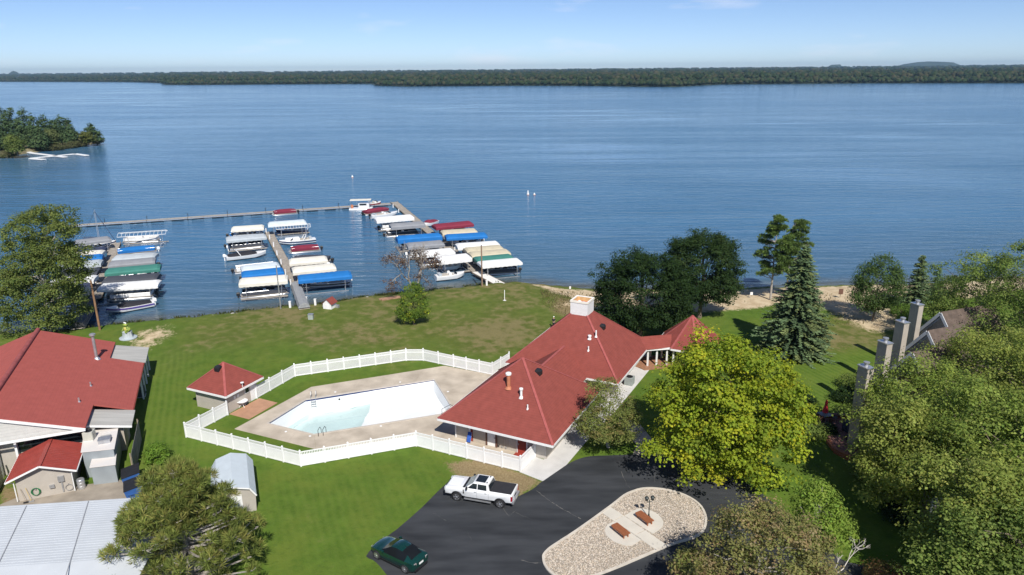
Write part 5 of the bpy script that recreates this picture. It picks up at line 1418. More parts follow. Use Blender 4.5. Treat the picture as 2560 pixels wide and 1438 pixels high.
# roofed and tarped shore ramps
def ramp(name, label, p0, p1, m_, w0=1.9, roofed=True):
    a, b_ = at(*p0, DZ), at(*p1, .1); d = b_ - a; L = Vector((d.x, d.y)).length; rz = math.atan2(d.y, d.x)
    t = thing(name, label, 'dock', (a.x, a.y, DZ), rz); dz = b_.z - a.z
    MB().add([(0, -w0 / 2, 0), (L, -w0 / 2, dz), (L, w0 / 2, dz), (0, w0 / 2, 0), (0, -w0 / 2, -.12), (L, -w0 / 2, dz - .12), (L, w0 / 2, dz - .12), (0, w0 / 2, -.12)], [(0, 1, 2, 3), (7, 6, 5, 4), (0, 4, 5, 1), (1, 5, 6, 2), (2, 6, 7, 3), (3, 7, 4, 0)]).build('deck', M_GREYWOOD, t)
    if roofed:
        n_ = 12; rr = []
        for i in range(n_ + 1):
            x = L * i / n_; zz = dz * i / n_; j = .05 * math.sin(i * 2.1)
            rr.append([(x, y * (w0 / 2 + .1) * (1 + j), zz + h_ + j) for y, h_ in ((-1, .15), (-.75, .75), (0, 1.05), (.75, .75), (1, .15))])
        mb = MB(); mb.loft(rr, cap=False, closed=False); mb.add(rr[-1], [list(range(5))]); mb.build('tarp', m_, t, smooth=True, fixn=False)
    return t
ramp('covered_ramp', 'shore ramp wrapped in black tarpaulin at the foot of the left pier', ZA(870, 1060), ZA(735, 1290), mat('black_tarp', (.035, .035, .04), .6, .4, 3, bump=.5, bscale=6))
ramp('covered_ramp', 'grey shingled ramp cover leading from the middle pier to the lawn', ZB(930, 1000), ZB(1020, 1235), mat('grey_shingles', (.28, .29, .30), .95, .25, 5, bump=.4, bscale=18), 1.7)
# white power posts along the middle and right piers
for i, (x, y) in enumerate([ZB(617, 430), ZB(655, 500), ZB(697, 580), ZB(733, 670), ZB(776, 765), ZB(822, 875), ZB(878, 985), ZC(590, 285), ZC(657, 345), ZC(1170, 690), ZC(1330, 815)]):
    p = at(x, y, DZ)
    ORD = ('first', 'second', 'third', 'fourth', 'fifth', 'sixth', 'last'); lb = f'short white power post on the middle pier, {ORD[i]} counted from its far end' if i < 7 else f'short white power post on the right pier, {ORD[i - 7]} counted from its far end'
    t = thing('power_post', lb, 'post', (p.x, p.y, DZ), 0, 'white power posts on the piers')
    MB().box(0, 0, .5, .2, .2, 1.0).build('body', M_VINYL, t); MB().box(0, 0, 1.03, .26, .26, .07).build('cap', M_VINYL, t)

# ---- canopied lifts and boats: (outer px, inner px)
A, B, C = ZA, ZB, ZC
lifts = [
 # left pier, right side
 (A(1575, 368), A(1120, 398), 'white', 'bare white canopy frame without cloth at the far end of the left pier', dict(frame_only=True, zt=2.6)),
 (A(1480, 590), A(1078, 612), 'light_grey', 'light grey canopy right of the left pier, behind the charcoal one', {}),
 (A(1470, 632), A(1030, 672), 'mid_grey', 'dark grey canopy right of the left pier, just behind the green one', {}),
 (A(1518, 695), A(998, 742), 'green', 'dark green canopy right of the left pier', {}),
 (A(1500, 785), A(985, 820), 'charcoal', 'charcoal canopy right of the left pier, between the green and white ones', {}),
 (A(1510, 848), A(940, 888), 'white', 'long white canopy right of the left pier, nearest the shore', dict(val=.35)),
 # left pier, left side
 (A(700, 470), A(1040, 428), 'mid_grey', 'grey canopy over the sailing boats at the far end of the left pier', {}),
 (A(600, 562), A(1000, 530), 'navy', 'navy canopy left of the left pier beyond the poplar', {}),
 (A(560, 590), A(980, 562), 'cream', 'cream canopy left of the left pier behind the blue one', {}),
 (A(540, 640), A(970, 598), 'royal_blue', 'bright blue canopy left of the left pier behind the poplar', {}),
 (A(520, 690), A(965, 652), 'light_grey', 'light grey canopy left of the left pier in front of the blue one', {}),
 (A(560, 765), A(935, 735), 'charcoal', 'charcoal canopy left of the left pier, middle of its row', {}),
 (A(480, 835), A(905, 802), 'white', 'white canopy left of the left pier behind the rusty pole', {}),
 (A(470, 895), A(870, 865), 'navy', 'dark navy canopy left of the left pier, second from the shore', dict(zt=1.5)),
 (A(450, 945), A(862, 915), 'beige', 'beige canopy left of the left pier, nearest the shore', {}),
 # middle pier, left side
 (B(248, 380), B(592, 358), 'cream', 'cream canopy left of the middle pier, farthest from shore', {}),
 (B(188, 490), B(612, 452), 'light_grey', 'grey canopy left of the middle pier, second from its far end', {}),
 (B(345, 800), B(748, 755), 'pale_grey', 'pale canopy left of the middle pier behind the blue one', {}),
 (B(350, 860), B(795, 815), 'royal_blue', 'bright blue canopy left of the middle pier', dict(val=.35)),
 (B(330, 935), B(842, 895), 'cream', 'tall cream canopy left of the middle pier, nearest the shore', dict(val=.5, zt=2.5)),
 # middle pier, right side
 (B(1035, 300), B(630, 330), 'pale_grey', 'pale grey arched canopy at the far end of the middle pier', dict(W=3.6, rise=.8, zt=2.6, val=.2)),
 (B(1080, 345), B(718, 372), 'white', 'bare white canopy frame beside the pale grey arched canopy', dict(frame_only=True, zt=1.9, W=2.4)),
 (B(1257, 690), B(855, 725), 'cream', 'cream canopy right of the middle pier, the farther of two alike', dict(val=.4)),
 (B(1342, 770), B(888, 815), 'cream', 'cream canopy right of the middle pier just behind the bright blue one', dict(val=.45)),
 (B(1512, 850), B(948, 900), 'royal_blue', 'long bright blue canopy right of the middle pier, nearest the shore', dict(val=.45)),
 # right pier, left side
 (C(372, 415), C(820, 378), 'white', 'white canopy left of the right pier, farthest out', dict(val=.6, zt=2.4)),
 (C(550, 490), C(960, 460), 'mid_grey', 'grey canopy left of the right pier behind the big blue one', dict(val=.6, zt=2.3)),
 (C(630, 640), C(1160, 600), 'royal_blue', 'big glossy blue canopy left of the right pier behind the bare tree', dict(val=.8, W=3.4, zt=2.4)),
 (C(750, 725), C(1185, 690), 'mid_grey', 'grey canopy left of the right pier in front of the big blue one', dict(val=.5)),
 (C(900, 820), C(1310, 785), 'white', 'white canopy left of the right pier behind the dead tree', {}),
 (C(1120, 890), C(1500, 850), 'white', 'white canopy left of the right pier, nearest the shore', dict(val=.6, zt=2.3)),
 # right pier, right side
 (C(1525, 455), C(1075, 498), 'maroon', 'maroon canopy right of the right pier', dict(val=.5)),
 (C(1582, 545), C(1165, 572), 'beige', 'beige canopy right of the right pier between the maroon and blue ones', {}),
 (C(1705, 595), C(1215, 622), 'royal_blue', 'bright blue canopy right of the right pier', dict(val=.4)),
 (C(1848, 698), C(1345, 732), 'white', 'white canopy right of the right pier in front of the blue one', {}),
 (C(1890, 745), C(1450, 782), 'beige', 'beige canopy right of the right pier, the farther of two alike', {}),
 (C(1970, 795), C(1505, 835), 'beige', 'beige canopy right of the right pier behind the green one', {}),
 (C(2010, 855), C(1570, 895), 'green', 'green canopy right of the right pier', {}),
 (C(2105, 905), C(1620, 950), 'white', 'white canopy right of the right pier, nearest the shore', dict(val=.3)),
]
for o_, i_, colr, lab, kw in lifts: lift(o_, i_, colr, lab, **kw)

def pb_(o_, i_, lab, z=-.35, fn=pontoon, **kw):
    c, rz, L = ends(o_, i_, z); BOATS.append(c); return fn(c, rz, lab, L=min(L, 8.2), **kw)
bm_black, bm_white = M_BLACK, M_HULL
pb_(A(1530, 440), A(1140, 455), 'white pontoon boat under the bare white canopy frame of the left pier', side='white', motor=None)
pb_(A(1500, 515), A(1062, 560), 'pontoon boat with bright blue cover right of the left pier', cover='royal_blue', side='royal_blue', motor=bm_white, z=.1)
pb_(A(1480, 935), A(985, 960), 'pontoon boat under the long white canopy of the left pier', side='white', motor=bm_black)
pb_(A(1450, 1060), A(1010, 1140), 'white and purple speedboat under a black cover nearest the left shore', fn=runabout, cover='black', stripe=M_HULLP, motor=bm_white, z=-.6)
pb_(A(600, 1015), A(790, 990), 'white and blue boat under the beige canopy of the left pier', fn=runabout, stripe=M_HULLN, z=-.6)
pb_(A(560, 1195), A(750, 1165), 'small green open boat in the shade of the poplar', fn=runabout, hull=mat('green_hull', (.06, .12, .10), .4, .1, 2), z=-.6, W=1.7)
pb_(B(205, 430), B(607, 405), 'pontoon boat with bright blue cover left of the middle pier', cover='royal_blue', side='royal_blue', motor=bm_black, z=.3)
pb_(B(195, 570), B(600, 525), 'white pontoon boat with black cover left of the middle pier', side='white', cover='charcoal', motor=bm_black, bimini=None)
pb_(B(135, 695), B(662, 632), 'large white cruiser with black cover left of the middle pier', fn=runabout, cover='black', arch=True, motor=bm_white, z=-.2, W=2.9)
pb_(B(265, 830), B(745, 775), 'pontoon boat with black motor under the pale canopy of the middle pier', side='white', motor=bm_black)
pb_(B(330, 1085), B(865, 1030), 'dark pontoon boat under the tall cream canopy of the middle pier', side='charcoal', motor=bm_black)
pb_(B(1060, 400), B(720, 415), 'navy and white boat under the bare frame of the middle pier', fn=runabout, hull=M_HULLN, z=-.2)
pb_(B(1135, 495), B(755, 530), 'white cabin cruiser with navy stripe right of the middle pier', fn=runabout, stripe=M_HULLN, cabin=True, arch=True, z=-.2, W=2.9)
pb_(B(1185, 590), B(850, 620), 'pontoon boat under a maroon cover right of the middle pier', cover='maroon', side='maroon', motor=bm_black)
pb_(B(1300, 690), B(880, 690), 'black covered pontoon boat behind the cream canopies of the middle pier', cover='charcoal', side='charcoal', motor=bm_black, z=.2)
pb_(B(1500, 945), B(1005, 985), 'black and white boat under the long blue canopy of the middle pier', fn=runabout, stripe=M_DARK, motor=bm_white, z=-.3)
pb_(B(940, 205), B(675, 228), 'maroon covered pontoon boat moored on the breakwater dock', cover='maroon', side='maroon', motor=bm_black)
pb_(C(215, 355), C(545, 300), 'maroon covered pontoon boat moored beside the houseboat', cover='maroon', side='maroon', motor=bm_black)
pb_(C(320, 395), C(640, 350), 'white open motor boat moored behind the white canopy', fn=runabout, motor=bm_black, z=-.4)
pb_(C(290, 250), C(440, 230), 'small maroon boat on the breakwater dock behind the houseboat', fn=runabout, hull=FAB['maroon'], z=-.4)
pb_(C(495, 605), C(900, 570), 'dark pontoon boat under the grey canopy of the right pier', side='charcoal', motor=bm_black)
pb_(C(1100, 440), C(950, 490), 'white boat under a maroon cover at the head of the maroon canopy', fn=runabout, cover='maroon', z=-.2)
pb_(C(1665, 660), C(1275, 700), 'white boat under the bright blue canopy of the right pier', fn=runabout, z=-.3)
pb_(C(1095, 1125), C(1440, 1085), 'white speedboat with red seats at the shore end of the right pier', fn=runabout, z=-.4)
pb_(C(1190, 990), C(1400, 970), 'white cabin boat under the white canopy nearest the shore', fn=runabout, cabin=True, z=-.2)
pb_(C(2090, 1025), C(1690, 1050), 'pontoon boat under the white canopy at the right marina corner', side='charcoal', motor=bm_black, z=-.4)
# the remaining lifts each hold a boat too
for k, (o_, i_, colr, lab, kw) in enumerate(lifts):
    c, rz, L = ends(o_, i_, kw.get('zt', 2.2) - .25)
    if min((Vector((c.x, c.y)) - Vector((q.x, q.y))).length for q in BOATS) < 2.6 or kw.get('frame_only'): continue
    side = ('white', 'charcoal', 'maroon', 'white', 'navy')[k % 5]
    if k % 3: pontoon(c, rz, 'boat beneath the ' + ' '.join(lab.split()[:12]), L=min(L - .3, 7.4), side=side, motor=M_BLACK if k % 2 else M_HULL, z=WZ + .25)
    else: runabout(c, rz, 'boat beneath the ' + ' '.join(lab.split()[:12]), L=min(L - .5, 6.8), stripe=(M_HULLN, None, M_DARK)[k % 3], motor=M_BLACK, z=WZ + .35)
# houseboat
c, rz, L = ends(C(110, 290), C(300, 285), -.5)
t = thing('houseboat', 'small white houseboat with flat roof at the corner of the docks', 'boat', (c.x, c.y, WZ), rz, 'boats in the marina')
L = 6.6
for sy in (-1, 1): MB().tube([(-L / 2, sy * .85, .1), (L / 2 - .5, sy * .85, .1), (L / 2, sy * .85, .25)], [.3, .3, .08], 10).build('pontoon', M_ALU, t, smooth=True)
MB().box(0, 0, .5, L, 2.4, .14).build('deck', M_HULL, t); cb = MB().box(.9, 0, 1.25, 3.0, 2.2, 1.4).build('cabin', M_HULL, t)
MB().box(.7, -1.11, 1.65, 2.0, .03, .5).build('window', M_GLASS, cb); MB().box(0, 0, 2.85, L * .9, 2.5, .1).build('roof', FAB['cream'], t)
for sx in (-2.8, -1.0, 2.4):
    for sy in (-1.1, 1.1): MB().bar((sx, sy, .5), (sx, sy, 2.85), .06).build('roof_post', M_ALU, t)
MB().lathe([(.35, .57), (.42, .9), (.3, 1.5)], 12, (-2.5, -.3, 0)).build('barrel', M_ORANGE, t)
# sailing boats
for k, (o_, i_, mast_b, mast_t, lab) in enumerate([(A(720, 505), A(1080, 480), A(785, 490), A(718, 185), 'white sailing boat with bare mast, left of two at the far left pier'), (A(790, 520), A(1085, 490), A(828, 480), A(765, 165), 'white sailing boat with bare mast, right of two at the far left pier')]):
    c, rz, L = ends(o_, i_, -.6)
    t = runabout(c, rz, lab, L=7.0, W=2.1, stripe=M_HULLN, cover='navy' if k == 0 else 'white', name='sailing_boat', z=WZ)
    hm = 8.6 if k else 8.0
    MB().tube([(.8 - k * .5, 0, .9), (.8 - k * .5, .5, hm)], [.07, .045], 8).build('mast', M_ALU, t, smooth=True)
    MB().tube([(.7 - k * .5, 0, 1.9), (-2.4, 0, 2.0)], .1, 6).build('boom', FAB['navy'], t)
    MB().tube([(.8 - k * .5, .5, hm - .3), (-3.3, 0, 1.1)], .02, 4).build('stay', M_BLACK, t)
    if k: MB().tube([(.75 - k * .5, .45, hm - .5), (3.4, -.3, 1.1)], .06, 5).build('furled_sail', FAB['navy'], t)

# poles and posts on the shore
def pole(b_px, t_px, label, r0, m_, name='utility_pole', arm=False):
    b_ = at(*b_px, 0.0); zt = top_z(b_.x, b_.y, *t_px)
    t = thing(name, label, 'pole', (b_.x, b_.y, -.1))
    # lean so the head stands where the photo has it
    MB().tube([(0, 0, 0), (0, 0, zt + .1)], [r0, r0 * .75], 10).build('shaft', m_, t, smooth=True)
    MB().lathe([(r0 * .8, zt + .1), (r0 * .85, zt + .2), (r0 * .3, zt + .26)], 8).build('cap', M_STEEL, t)
    return t
pole(A(945, 1305), A(865, 835), 'rusty leaning pole at the foot of the left pier', .17, mat('rusty_pole', (.26, .145, .08), .85, .3, 2))
pole(B(770, 1235), B(718, 785), 'slim grey pole at the foot of the middle pier', .11, M_STEEL)
pole(C(1656, 1222), C(1655, 740), 'brown wooden utility pole at the foot of the right pier', .15, mat('pole_wood', (.25, .17, .12), .9, .2, 2, stretch=(1, 1, .2)))
for (x, y, h_, lab) in ((*B(872, 1230), .95, 'white post in the water left of the ramp cover'), (*B(1138, 1205), .95, 'white post on the shore between the ramp cover and the hut'), (*B(1040, 1155), .5, 'slim grey post beside the shingled ramp cover'), (*C(1712, 1225), .8, 'short white post beside the gangway pole')):
    p = at(x, y, -.2); t = thing('shore_post', lab, 'post', (p.x, p.y, -.4))
    MB().box(0, 0, h_ / 2 + .2, .32, .32, h_ + .4).build('shaft', M_WHITE, t); MB().box(0, 0, h_ + .43, .4, .4, .06).build('cap', M_WHITE, t)
# little hut at the water's edge
p = at(*B(1290, 1225), 0)
t = thing('pump_hut', 'tiny white hut with red roof at the edge of the water', 'hut', (p.x, p.y, -.05), R(-18))
mb = MB(); mb.loft([[(x, y, z) for x, z in ((-.75, 0), (.75, 0), (.75, 1.0), (0, 1.65), (-.75, 1.0))] for y in (-.8, .8)]); mb.build('wall', M_WHITE, t)
for sg in (-1, 1): quadprism([(0, -.95, 1.78), (sg * .95, -.95, .92), (sg * .95, .95, .92), (0, .95, 1.78)], .05, M_SHING, 'roof', t)
MB().box(0, -.82, .45, .5, .04, .85).build('door', M_VINYL, t)
MB().box(1.2, .4, .25, .5, .5, .5).build('pump_box', M_STEEL, t); MB().box(-1.1, .1, .15, .5, .4, .3).build('step', M_CONC2, t)
# timber box beside the ramp cover
p = at(*B(1090, 1345), 0); t = thing('utility_box', 'small green grey utility box at the land end of the ramp cover', 'box', (p.x, p.y, 0)); MB().box(0, 0, .4, .75, .6, .8).build('body', mat('grey_green_box', (.32, .36, .33), .6, .1, 2), t); MB().box(0, 0, .83, .82, .68, .06).build('lid', M_STEEL, t)
# overturned timber on the bank and a stake on the lawn
a, b_ = at(*ZC(445, 1390), 0), at(*ZC(712, 1350), 0)
t = thing('timber_pile', 'weathered reddish boards lying on the bank left of the small tree', 'timber', ((a.x + b_.x) / 2, (a.y + b_.y) / 2, 0), math.atan2(b_.y - a.y, b_.x - a.x))
for k in range(5): MB().box(random.uniform(-.3, .3), -.5 + k * .24, .09 + .03 * (k % 2), 4.3, .2, .14).build('plank', mat('reddish_board', (.34, .20, .13), .85, .25, 2), t)
p = at(*ZC(1925, 1395), 0); t = thing('stake', 'white stake standing alone on the lawn right of the gangway', 'post', (p.x, p.y, 0)); MB().box(0, 0, .9, .1, .1, 1.8).build('shaft', M_WHITE, t); MB().lathe([(.3, 0), (.2, .05)], 10).build('base', M_CONC2, t)
# buoys
for px, py, h_, lab in ((1320, 487, 1.3, 'tall white buoy on the open lake right of the marina'), (1336, 487, .5, 'small white buoy beside the tall one on the open lake'), (881, 443, .7, 'small white buoy on the lake beyond the breakwater')):
    p = at(px, py, WZ); t = thing('buoy', lab, 'buoy', (p.x, p.y, WZ)); MB().lathe([(.1, -.3), (.35, -.1), (.38, .15), (.18, h_ * .6), (.15, h_), (.03, h_ + .1)], 12).build('body', M_WHITE, t, smooth=True); MB().lathe([(.39, .0), (.39, .1)], 12).build('band', mat('orange_band', (.6, .2, .05), .6, .1, 2), t)
# white floating dock by the wooded point
def fdock(label, pts):
    t = thing('floating_dock', label, 'dock', (*at2(*pts[0], WZ), WZ)); o_ = t.location
    for a, b_ in zip(pts[:-1], pts[1:]):
        a, b_ = at(*a, WZ + .35), at(*b_, WZ + .35)
        MB().bar(a - o_, b_ - o_, 2.2, .3).build('deck_section', M_WHITE, t); MB().bar(a - o_ - Vector((0, 0, .3)), b_ - o_ - Vector((0, 0, .3)), 1.8, .35).build('float', M_BLACK, t)
fdock('white crossed floating dock arm reaching from the wooded point', [(66, 379), (80, 383), (163, 393)])
fdock('white floating dock arm lying across the other by the wooded point', [(77, 396), (188, 385), (217, 389)])
fdock('short white floating dock piece nearest the wooded point shore', [(77, 396.6), (110, 399)])
# ------------------------------------------------------------------ vehicles
def wheel(t, x, y, r_, side, w=.26, rim_m=None, spokes=5, name='wheel'):
    """side -1: the wheel's outer face looks to -y"""
    o = thing_part(name, t, (x, y, r_))
    ty = MB().lathe([(r_ * .62, -w / 2), (r_ * .93, -w / 2), (r_, -w / 2 + .04), (r_, w / 2 - .04), (r_ * .93, w / 2), (r_ * .62, w / 2)], 26).build('tyre', mat('tyre_rubber', (.022, .022, .024), .85, .2, 6), o, smooth=True)
    ty.rotation_euler = (R(90), 0, 0)
    mb = MB(); mb.lathe([(r_ * .63, -.02), (r_ * .66, .03), (r_ * .6, .03), (r_ * .58, 0)], 22)
    for k in range(spokes):
        a = 2 * math.pi * k / spokes
        mb.bar((r_ * .1 * math.cos(a), r_ * .1 * math.sin(a), .02), (r_ * .6 * math.cos(a), r_ * .6 * math.sin(a), .01), r_ * .2, .03)
    mb.lathe([(r_ * .16, 0), (r_ * .16, .05), (r_ * .1, .06)], 12)
    rm = mb.build('rim', rim_m or mat('alloy_rim', (.62, .63, .66), .25, .08, 3, metal=.8), o); rm.rotation_euler = (R(90) if side < 0 else R(-90), 0, 0); rm.location = (0, side * (w / 2 - .02), 0)
    MB().lathe([(r_ * .64, -.005), (r_ * .64, .005)], 20).build('brake_disc', M_DARK, o).rotation_euler = (R(90), 0, 0)
    return o
def thing_part(name, parent, loc):
    me_ = bpy.data.meshes.new(name); me_.from_pydata([(-.05, -.05, -.05), (.05, -.05, -.05), (.05, .05, -.05), (-.05, .05, -.05), (0, 0, .07)], [], [(3, 2, 1, 0), (0, 1, 4), (1, 2, 4), (2, 3, 4), (3, 0, 4)]); me_.materials.append(M_DARK)
    return link(name, me_, parent, loc)

def profile_body(t, name, pts, hw, m_, bev=.07, top_in=.0):
    """side outline (x,z) pulled across the width with rounded shoulders"""
    n_ = len(pts); cx = sum(p[0] for p in pts) / n_; rings = []
    V = [Vector(p) for p in pts]
    area = sum(V[i].x * V[(i + 1) % n_].y - V[(i + 1) % n_].x * V[i].y for i in range(n_)); sg = 1 if area > 0 else -1
    inset = []
    for i in range(n_):
        e0 = (V[i] - V[i - 1]).normalized(); e1 = (V[(i + 1) % n_] - V[i]).normalized(); nn_ = Vector((-(e0.y + e1.y), e0.x + e1.x))
        nn_ = nn_.normalized() if nn_.length > 1e-6 else Vector((0, 0)); inset.append(V[i] + nn_ * bev * sg)
    zmax = max(p[1] for p in pts)
    for y, src in ((-hw, inset), (-hw + bev * .45, [a.lerp(b_, .7) for a, b_ in zip(inset, V)]), (-hw + bev * 1.3, V), (hw - bev * 1.3, V), (hw - bev * .45, [a.lerp(b_, .7) for a, b_ in zip(inset, V)]), (hw, inset)):
        rings.append([(p.x, y * (1 - top_in * max(0, (p.y - .7) / zmax)), p.y) for p in src])
    mb = MB(); mb.loft(rings); return mb.build(name, m_, t, smooth=True)

def arch_pts(xc, r_, zb, n_=10):
    """points of a wheel arch from front to back along the sill (x decreasing)"""
    a0 = math.asin(min(1, max(-1, (zb - .42) / r_)))
    return [(xc + r_ * math.cos(a), .42 + r_ * math.sin(a)) for a in np.linspace(a0, math.pi - a0, n_)]

# ---- pickup (local +x = front)
fw, rw_ = at(1141, 1252), at(1251, 1271)
tr_ang = math.atan2(fw.y - rw_.y, fw.x - rw_.x)
tc_ = (fw + rw_) / 2; side_n = Vector((-math.sin(tr_ang), math.cos(tr_ang), 0))   # left of heading
# the wheels we see are on the left of heading?  the camera side is -Y
cs = 1 if side_n.y < 0 else -1
tc_ = tc_ - side_n * cs * .95
M_TRUCK = mat('white_car_paint', (.80, .81, .82), .22, .02, 1, spec=.5, coat=.6)
tk = thing('pickup_truck', 'white crew cab pickup truck with black bed cover parked on the asphalt', 'pickup truck', (tc_.x, tc_.y, .024), tr_ang)
ax = 2.03
sill = .62
low = [(3.12, .62)] + [(3.16, .95), (3.10, 1.22), (2.95, 1.33), (1.2, 1.42), (1.1, 1.44), (-1.02, 1.44), (-3.12, 1.46), (-3.16, 1.40), (-3.14, .75), (-3.08, .66)]
low += [(x, z) for x, z in arch_pts(-ax, .53, .62)[::-1]] + [(-.95, .58), (1.2, .56)] + [(x, z) for x, z in arch_pts(ax, .53, .62)[::-1]]
profile_body(tk, 'body', low, 1.0, M_TRUCK, .07)
for sx in (ax, -ax):
    MB().box(sx, 0, .72, 1.12, 1.7, .5).build('wheel_well', M_DARK, tk)
# cab
def cab(t, base, roof, m_body, hb, hr, zb, zr):
    """greenhouse: pillars and roof as one body"""
    (xf, xr), (rf, rr2) = base, roof
    rings = [[(xf, -hb, zb), (xf, hb, zb), (xr, hb, zb), (xr, -hb, zb)], [(rf, -hr, zr - .06), (rf, hr, zr - .06), (rr2, hr, zr - .06), (rr2, -hr, zr - .06)], [(rf - .12, -hr + .1, zr), (rf - .12, hr - .1, zr), (rr2 + .08, hr - .1, zr), (rr2 + .08, -hr + .1, zr)]]
    MB().loft(rings).build('cab', m_body, t)
xf, xr, rf, rr2, hb, hr, zb, zr = 1.32, -1.05, .50, -.88, .93, .76, 1.40, 2.02
cab(tk, (xf, xr), (rf, rr2), M_TRUCK, hb, hr, zb, zr)
def onside(k, x0, x1, x2, x3, z0, z1, sg, out=.012):
    """glass quad on a side: bottom x0..x1 at z0, top x3..x2 at z1"""
    def yy(z): return sg * (hb + (hr - hb) * (z - zb) / (zr - .06 - zb) + out)
    return MB().add([(x0, yy(z0), z0), (x1, yy(z0), z0), (x2, yy(z1), z1), (x3, yy(z1), z1)], [(0, 1, 2, 3)])
for sg in (-1, 1):
    onside(0, .98, .12, .12, .50, 1.46, 1.92, sg).build('side_window', M_GLASS, tk, fixn=False)
    onside(0, .05, -.80, -.74, .05, 1.46, 1.92, sg).build('side_window', M_GLASS, tk, fixn=False)
    for xd in (1.22, .10, -.98): MB().box(xd, sg * 1.001, 1.02, .012, .004, .74).build('door_seam', M_DARK, tk)
    for xh in (.25, -.72): MB().box(xh, sg * 1.012, 1.22, .2, .03, .05).build('door_handle', M_STEEL, tk)
    MB().box(0.05, sg * .98, .42, 2.5, .22, .07).build('running_board', M_ALU, tk)
    MB().box(0.05, sg * .96, .535, 2.6, .06, .06).build('sill_trim', M_BLACK, tk)
    mm = MB().loft([[(1.02 + a * .07, sg * (1.0 + b_ * .2), 1.38 + zz) for a, b_ in ((-1, 0), (1, 0), (.8, 1), (-1, 1))] for zz in (0, .26)]); mm.build('mirror', M_BLACK, tk)
    MB().box(1.36, sg * 1.004, 1.08, .1, .012, .42).build('fender_vent', M_BLACK, tk)
    MB().box(-3.10, sg * .93, 1.1, .14, .18, .46).build('tail_light', mat('red_lens', (.32, .01, .02), .2, .1, 3, coat=.5), tk)
    MB().box(3.10, sg * .80, 1.08, .14, .34, .28).build('headlight', mat('clear_lens', (.55, .57, .6), .15, .1, 3), tk)
    for x_ in (ax, -ax):
        wheel(tk, x_, sg * .88, .42, sg, .28)
        mb = MB(); mb.tube([(x_ + .50 * math.cos(a), sg * 1.0, .42 + .50 * math.sin(a)) for a in np.linspace(-.1, math.pi + .1, 14)], .035, 6); mb.build('arch_trim', M_BLACK, tk)
def quadglass(t, pts, name, m_=None): return MB().add(pts, [(0, 1, 2, 3)]).build(name, m_ or M_GLASS, t, fixn=False)
quadglass(tk, [(1.25, -.86, 1.47), (1.25, .86, 1.47), (.56, .71, 1.95), (.56, -.71, 1.95)], 'windshield', mat('windshield_glass', (.12, .16, .19), .05, .1, 2, spec=.7))
quadglass(tk, [(-1.062, .82, 1.5), (-1.062, -.82, 1.5), (-.93, -.68, 1.9), (-.93, .68, 1.9)], 'rear_window')
MB().box(1.36, 0, 1.425, .22, 1.7, .03).build('cowl', M_BLACK, tk)
MB().box(-.1, 0, zr + .008, .92, 1.1, .014).build('sunroof', M_GLASS, tk)
for y_ in (-.5, .5): MB().box(-.72, y_, zr + .02, .1, .16, .03).build('roof_antenna', M_BLACK, tk)
MB().box(-2.05, 0, 1.475, 1.98, 1.72, .04).build('bed_cover', mat('black_vinyl', (.03, .03, .033), .6, .15, 3), tk)
MB().box(3.14, 0, .98, .06, 1.2, .42).build('grille', M_BLACK, tk); MB().box(3.17, 0, .66, .16, 1.9, .2).build('bumper', M_BLACK, tk)
bp = MB().box(-3.2, 0, .68, .18, 1.9, .2).build('bumper', M_STEEL, tk)
MB().box(-3.17, 0, 1.02, .02, .55, .16).build('tailgate_badge', M_BLACK, tk); MB().box(-3.30, 0, .72, .01, .32, .16).build('licence_plate', mat('plate', (.6, .6, .45), .5, .1, 2), tk)
MB().tube([(2.0, -cs * .7, 1.4), (2.0, -cs * .7, 1.41)], .02, 5).build('antenna', M_BLACK, tk)
MB().box(2.35, 0, 1.375, 1.1, 1.15, .03).build('hood_bulge', M_TRUCK, tk)

# ---- green crossover (local +x = front)
fw, rw_ = at(943, 1397), at(1014, 1433)
cg_ang = math.atan2(fw.y - rw_.y, fw.x - rw_.x)
cc = (fw + rw_) / 2; sn = Vector((-math.sin(cg_ang), math.cos(cg_ang), 0)); cs = 1 if sn.y < 0 else -1
cc = cc - sn * cs * .88
M_GREEN = mat('dark_green_metallic', (.006, .050, .040), .22, .08, 1, metal=.35, spec=.5, coat=.9)
cr_ = thing('crossover_car', 'dark green fastback crossover car parked at the lawn edge', 'car', (cc.x, cc.y, .024), cg_ang)
# stations: x, bottom z, half width low, shoulder z, half width shoulder, top z, half width top
ST = [(2.33, .42, .55, .62, .62, .68, .40), (2.22, .26, .74, .72, .80, .82, .58), (1.95, .22, .86, .84, .88, .95, .66), (1.45, .22, .90, .92, .93, 1.02, .70), (.98, .22, .92, .97, .94, 1.07, .72),
      (.70, .22, .92, .98, .94, 1.20, .70), (.15, .22, .92, .99, .94, 1.53, .60), (-.4, .22, .92, 1.0, .94, 1.60, .59), (-1.0, .22, .92, 1.02, .95, 1.54, .56), (-1.5, .22, .93, 1.05, .95, 1.40, .53), (-1.95, .24, .92, 1.05, .93, 1.17, .60), (-2.2, .30, .86, 1.03, .88, 1.09, .66), (-2.36, .42, .74, .92, .80, .98, .60)]
def ring_car(s):
    x, zb_, wb_, zs, ws, zt_, wt = s
    half = [(wb_ * .9, zb_), (wb_, zb_ + .14), (ws * 1.005, (zb_ + zs) / 2 + .08), (ws, zs), (wt + (ws - wt) * .5, zs + (zt_ - zs) * .55), (wt, zt_ - .03), (wt * .55, zt_ + .015)]
    return [(x, y, z) for y, z in half] + [(x, 0, zt_ + .03)] + [(x, -y, z) for y, z in half[::-1]]
RG = [ring_car(s) for s in ST]
mb = MB(); mb.loft(RG, closed=False, cap=False); mb.add(RG[0], [list(range(len(RG[0])))]); mb.add(RG[-1], [list(range(len(RG[-1])))])
mb.build('body', M_GREEN, cr_, smooth=True, fixn=True)
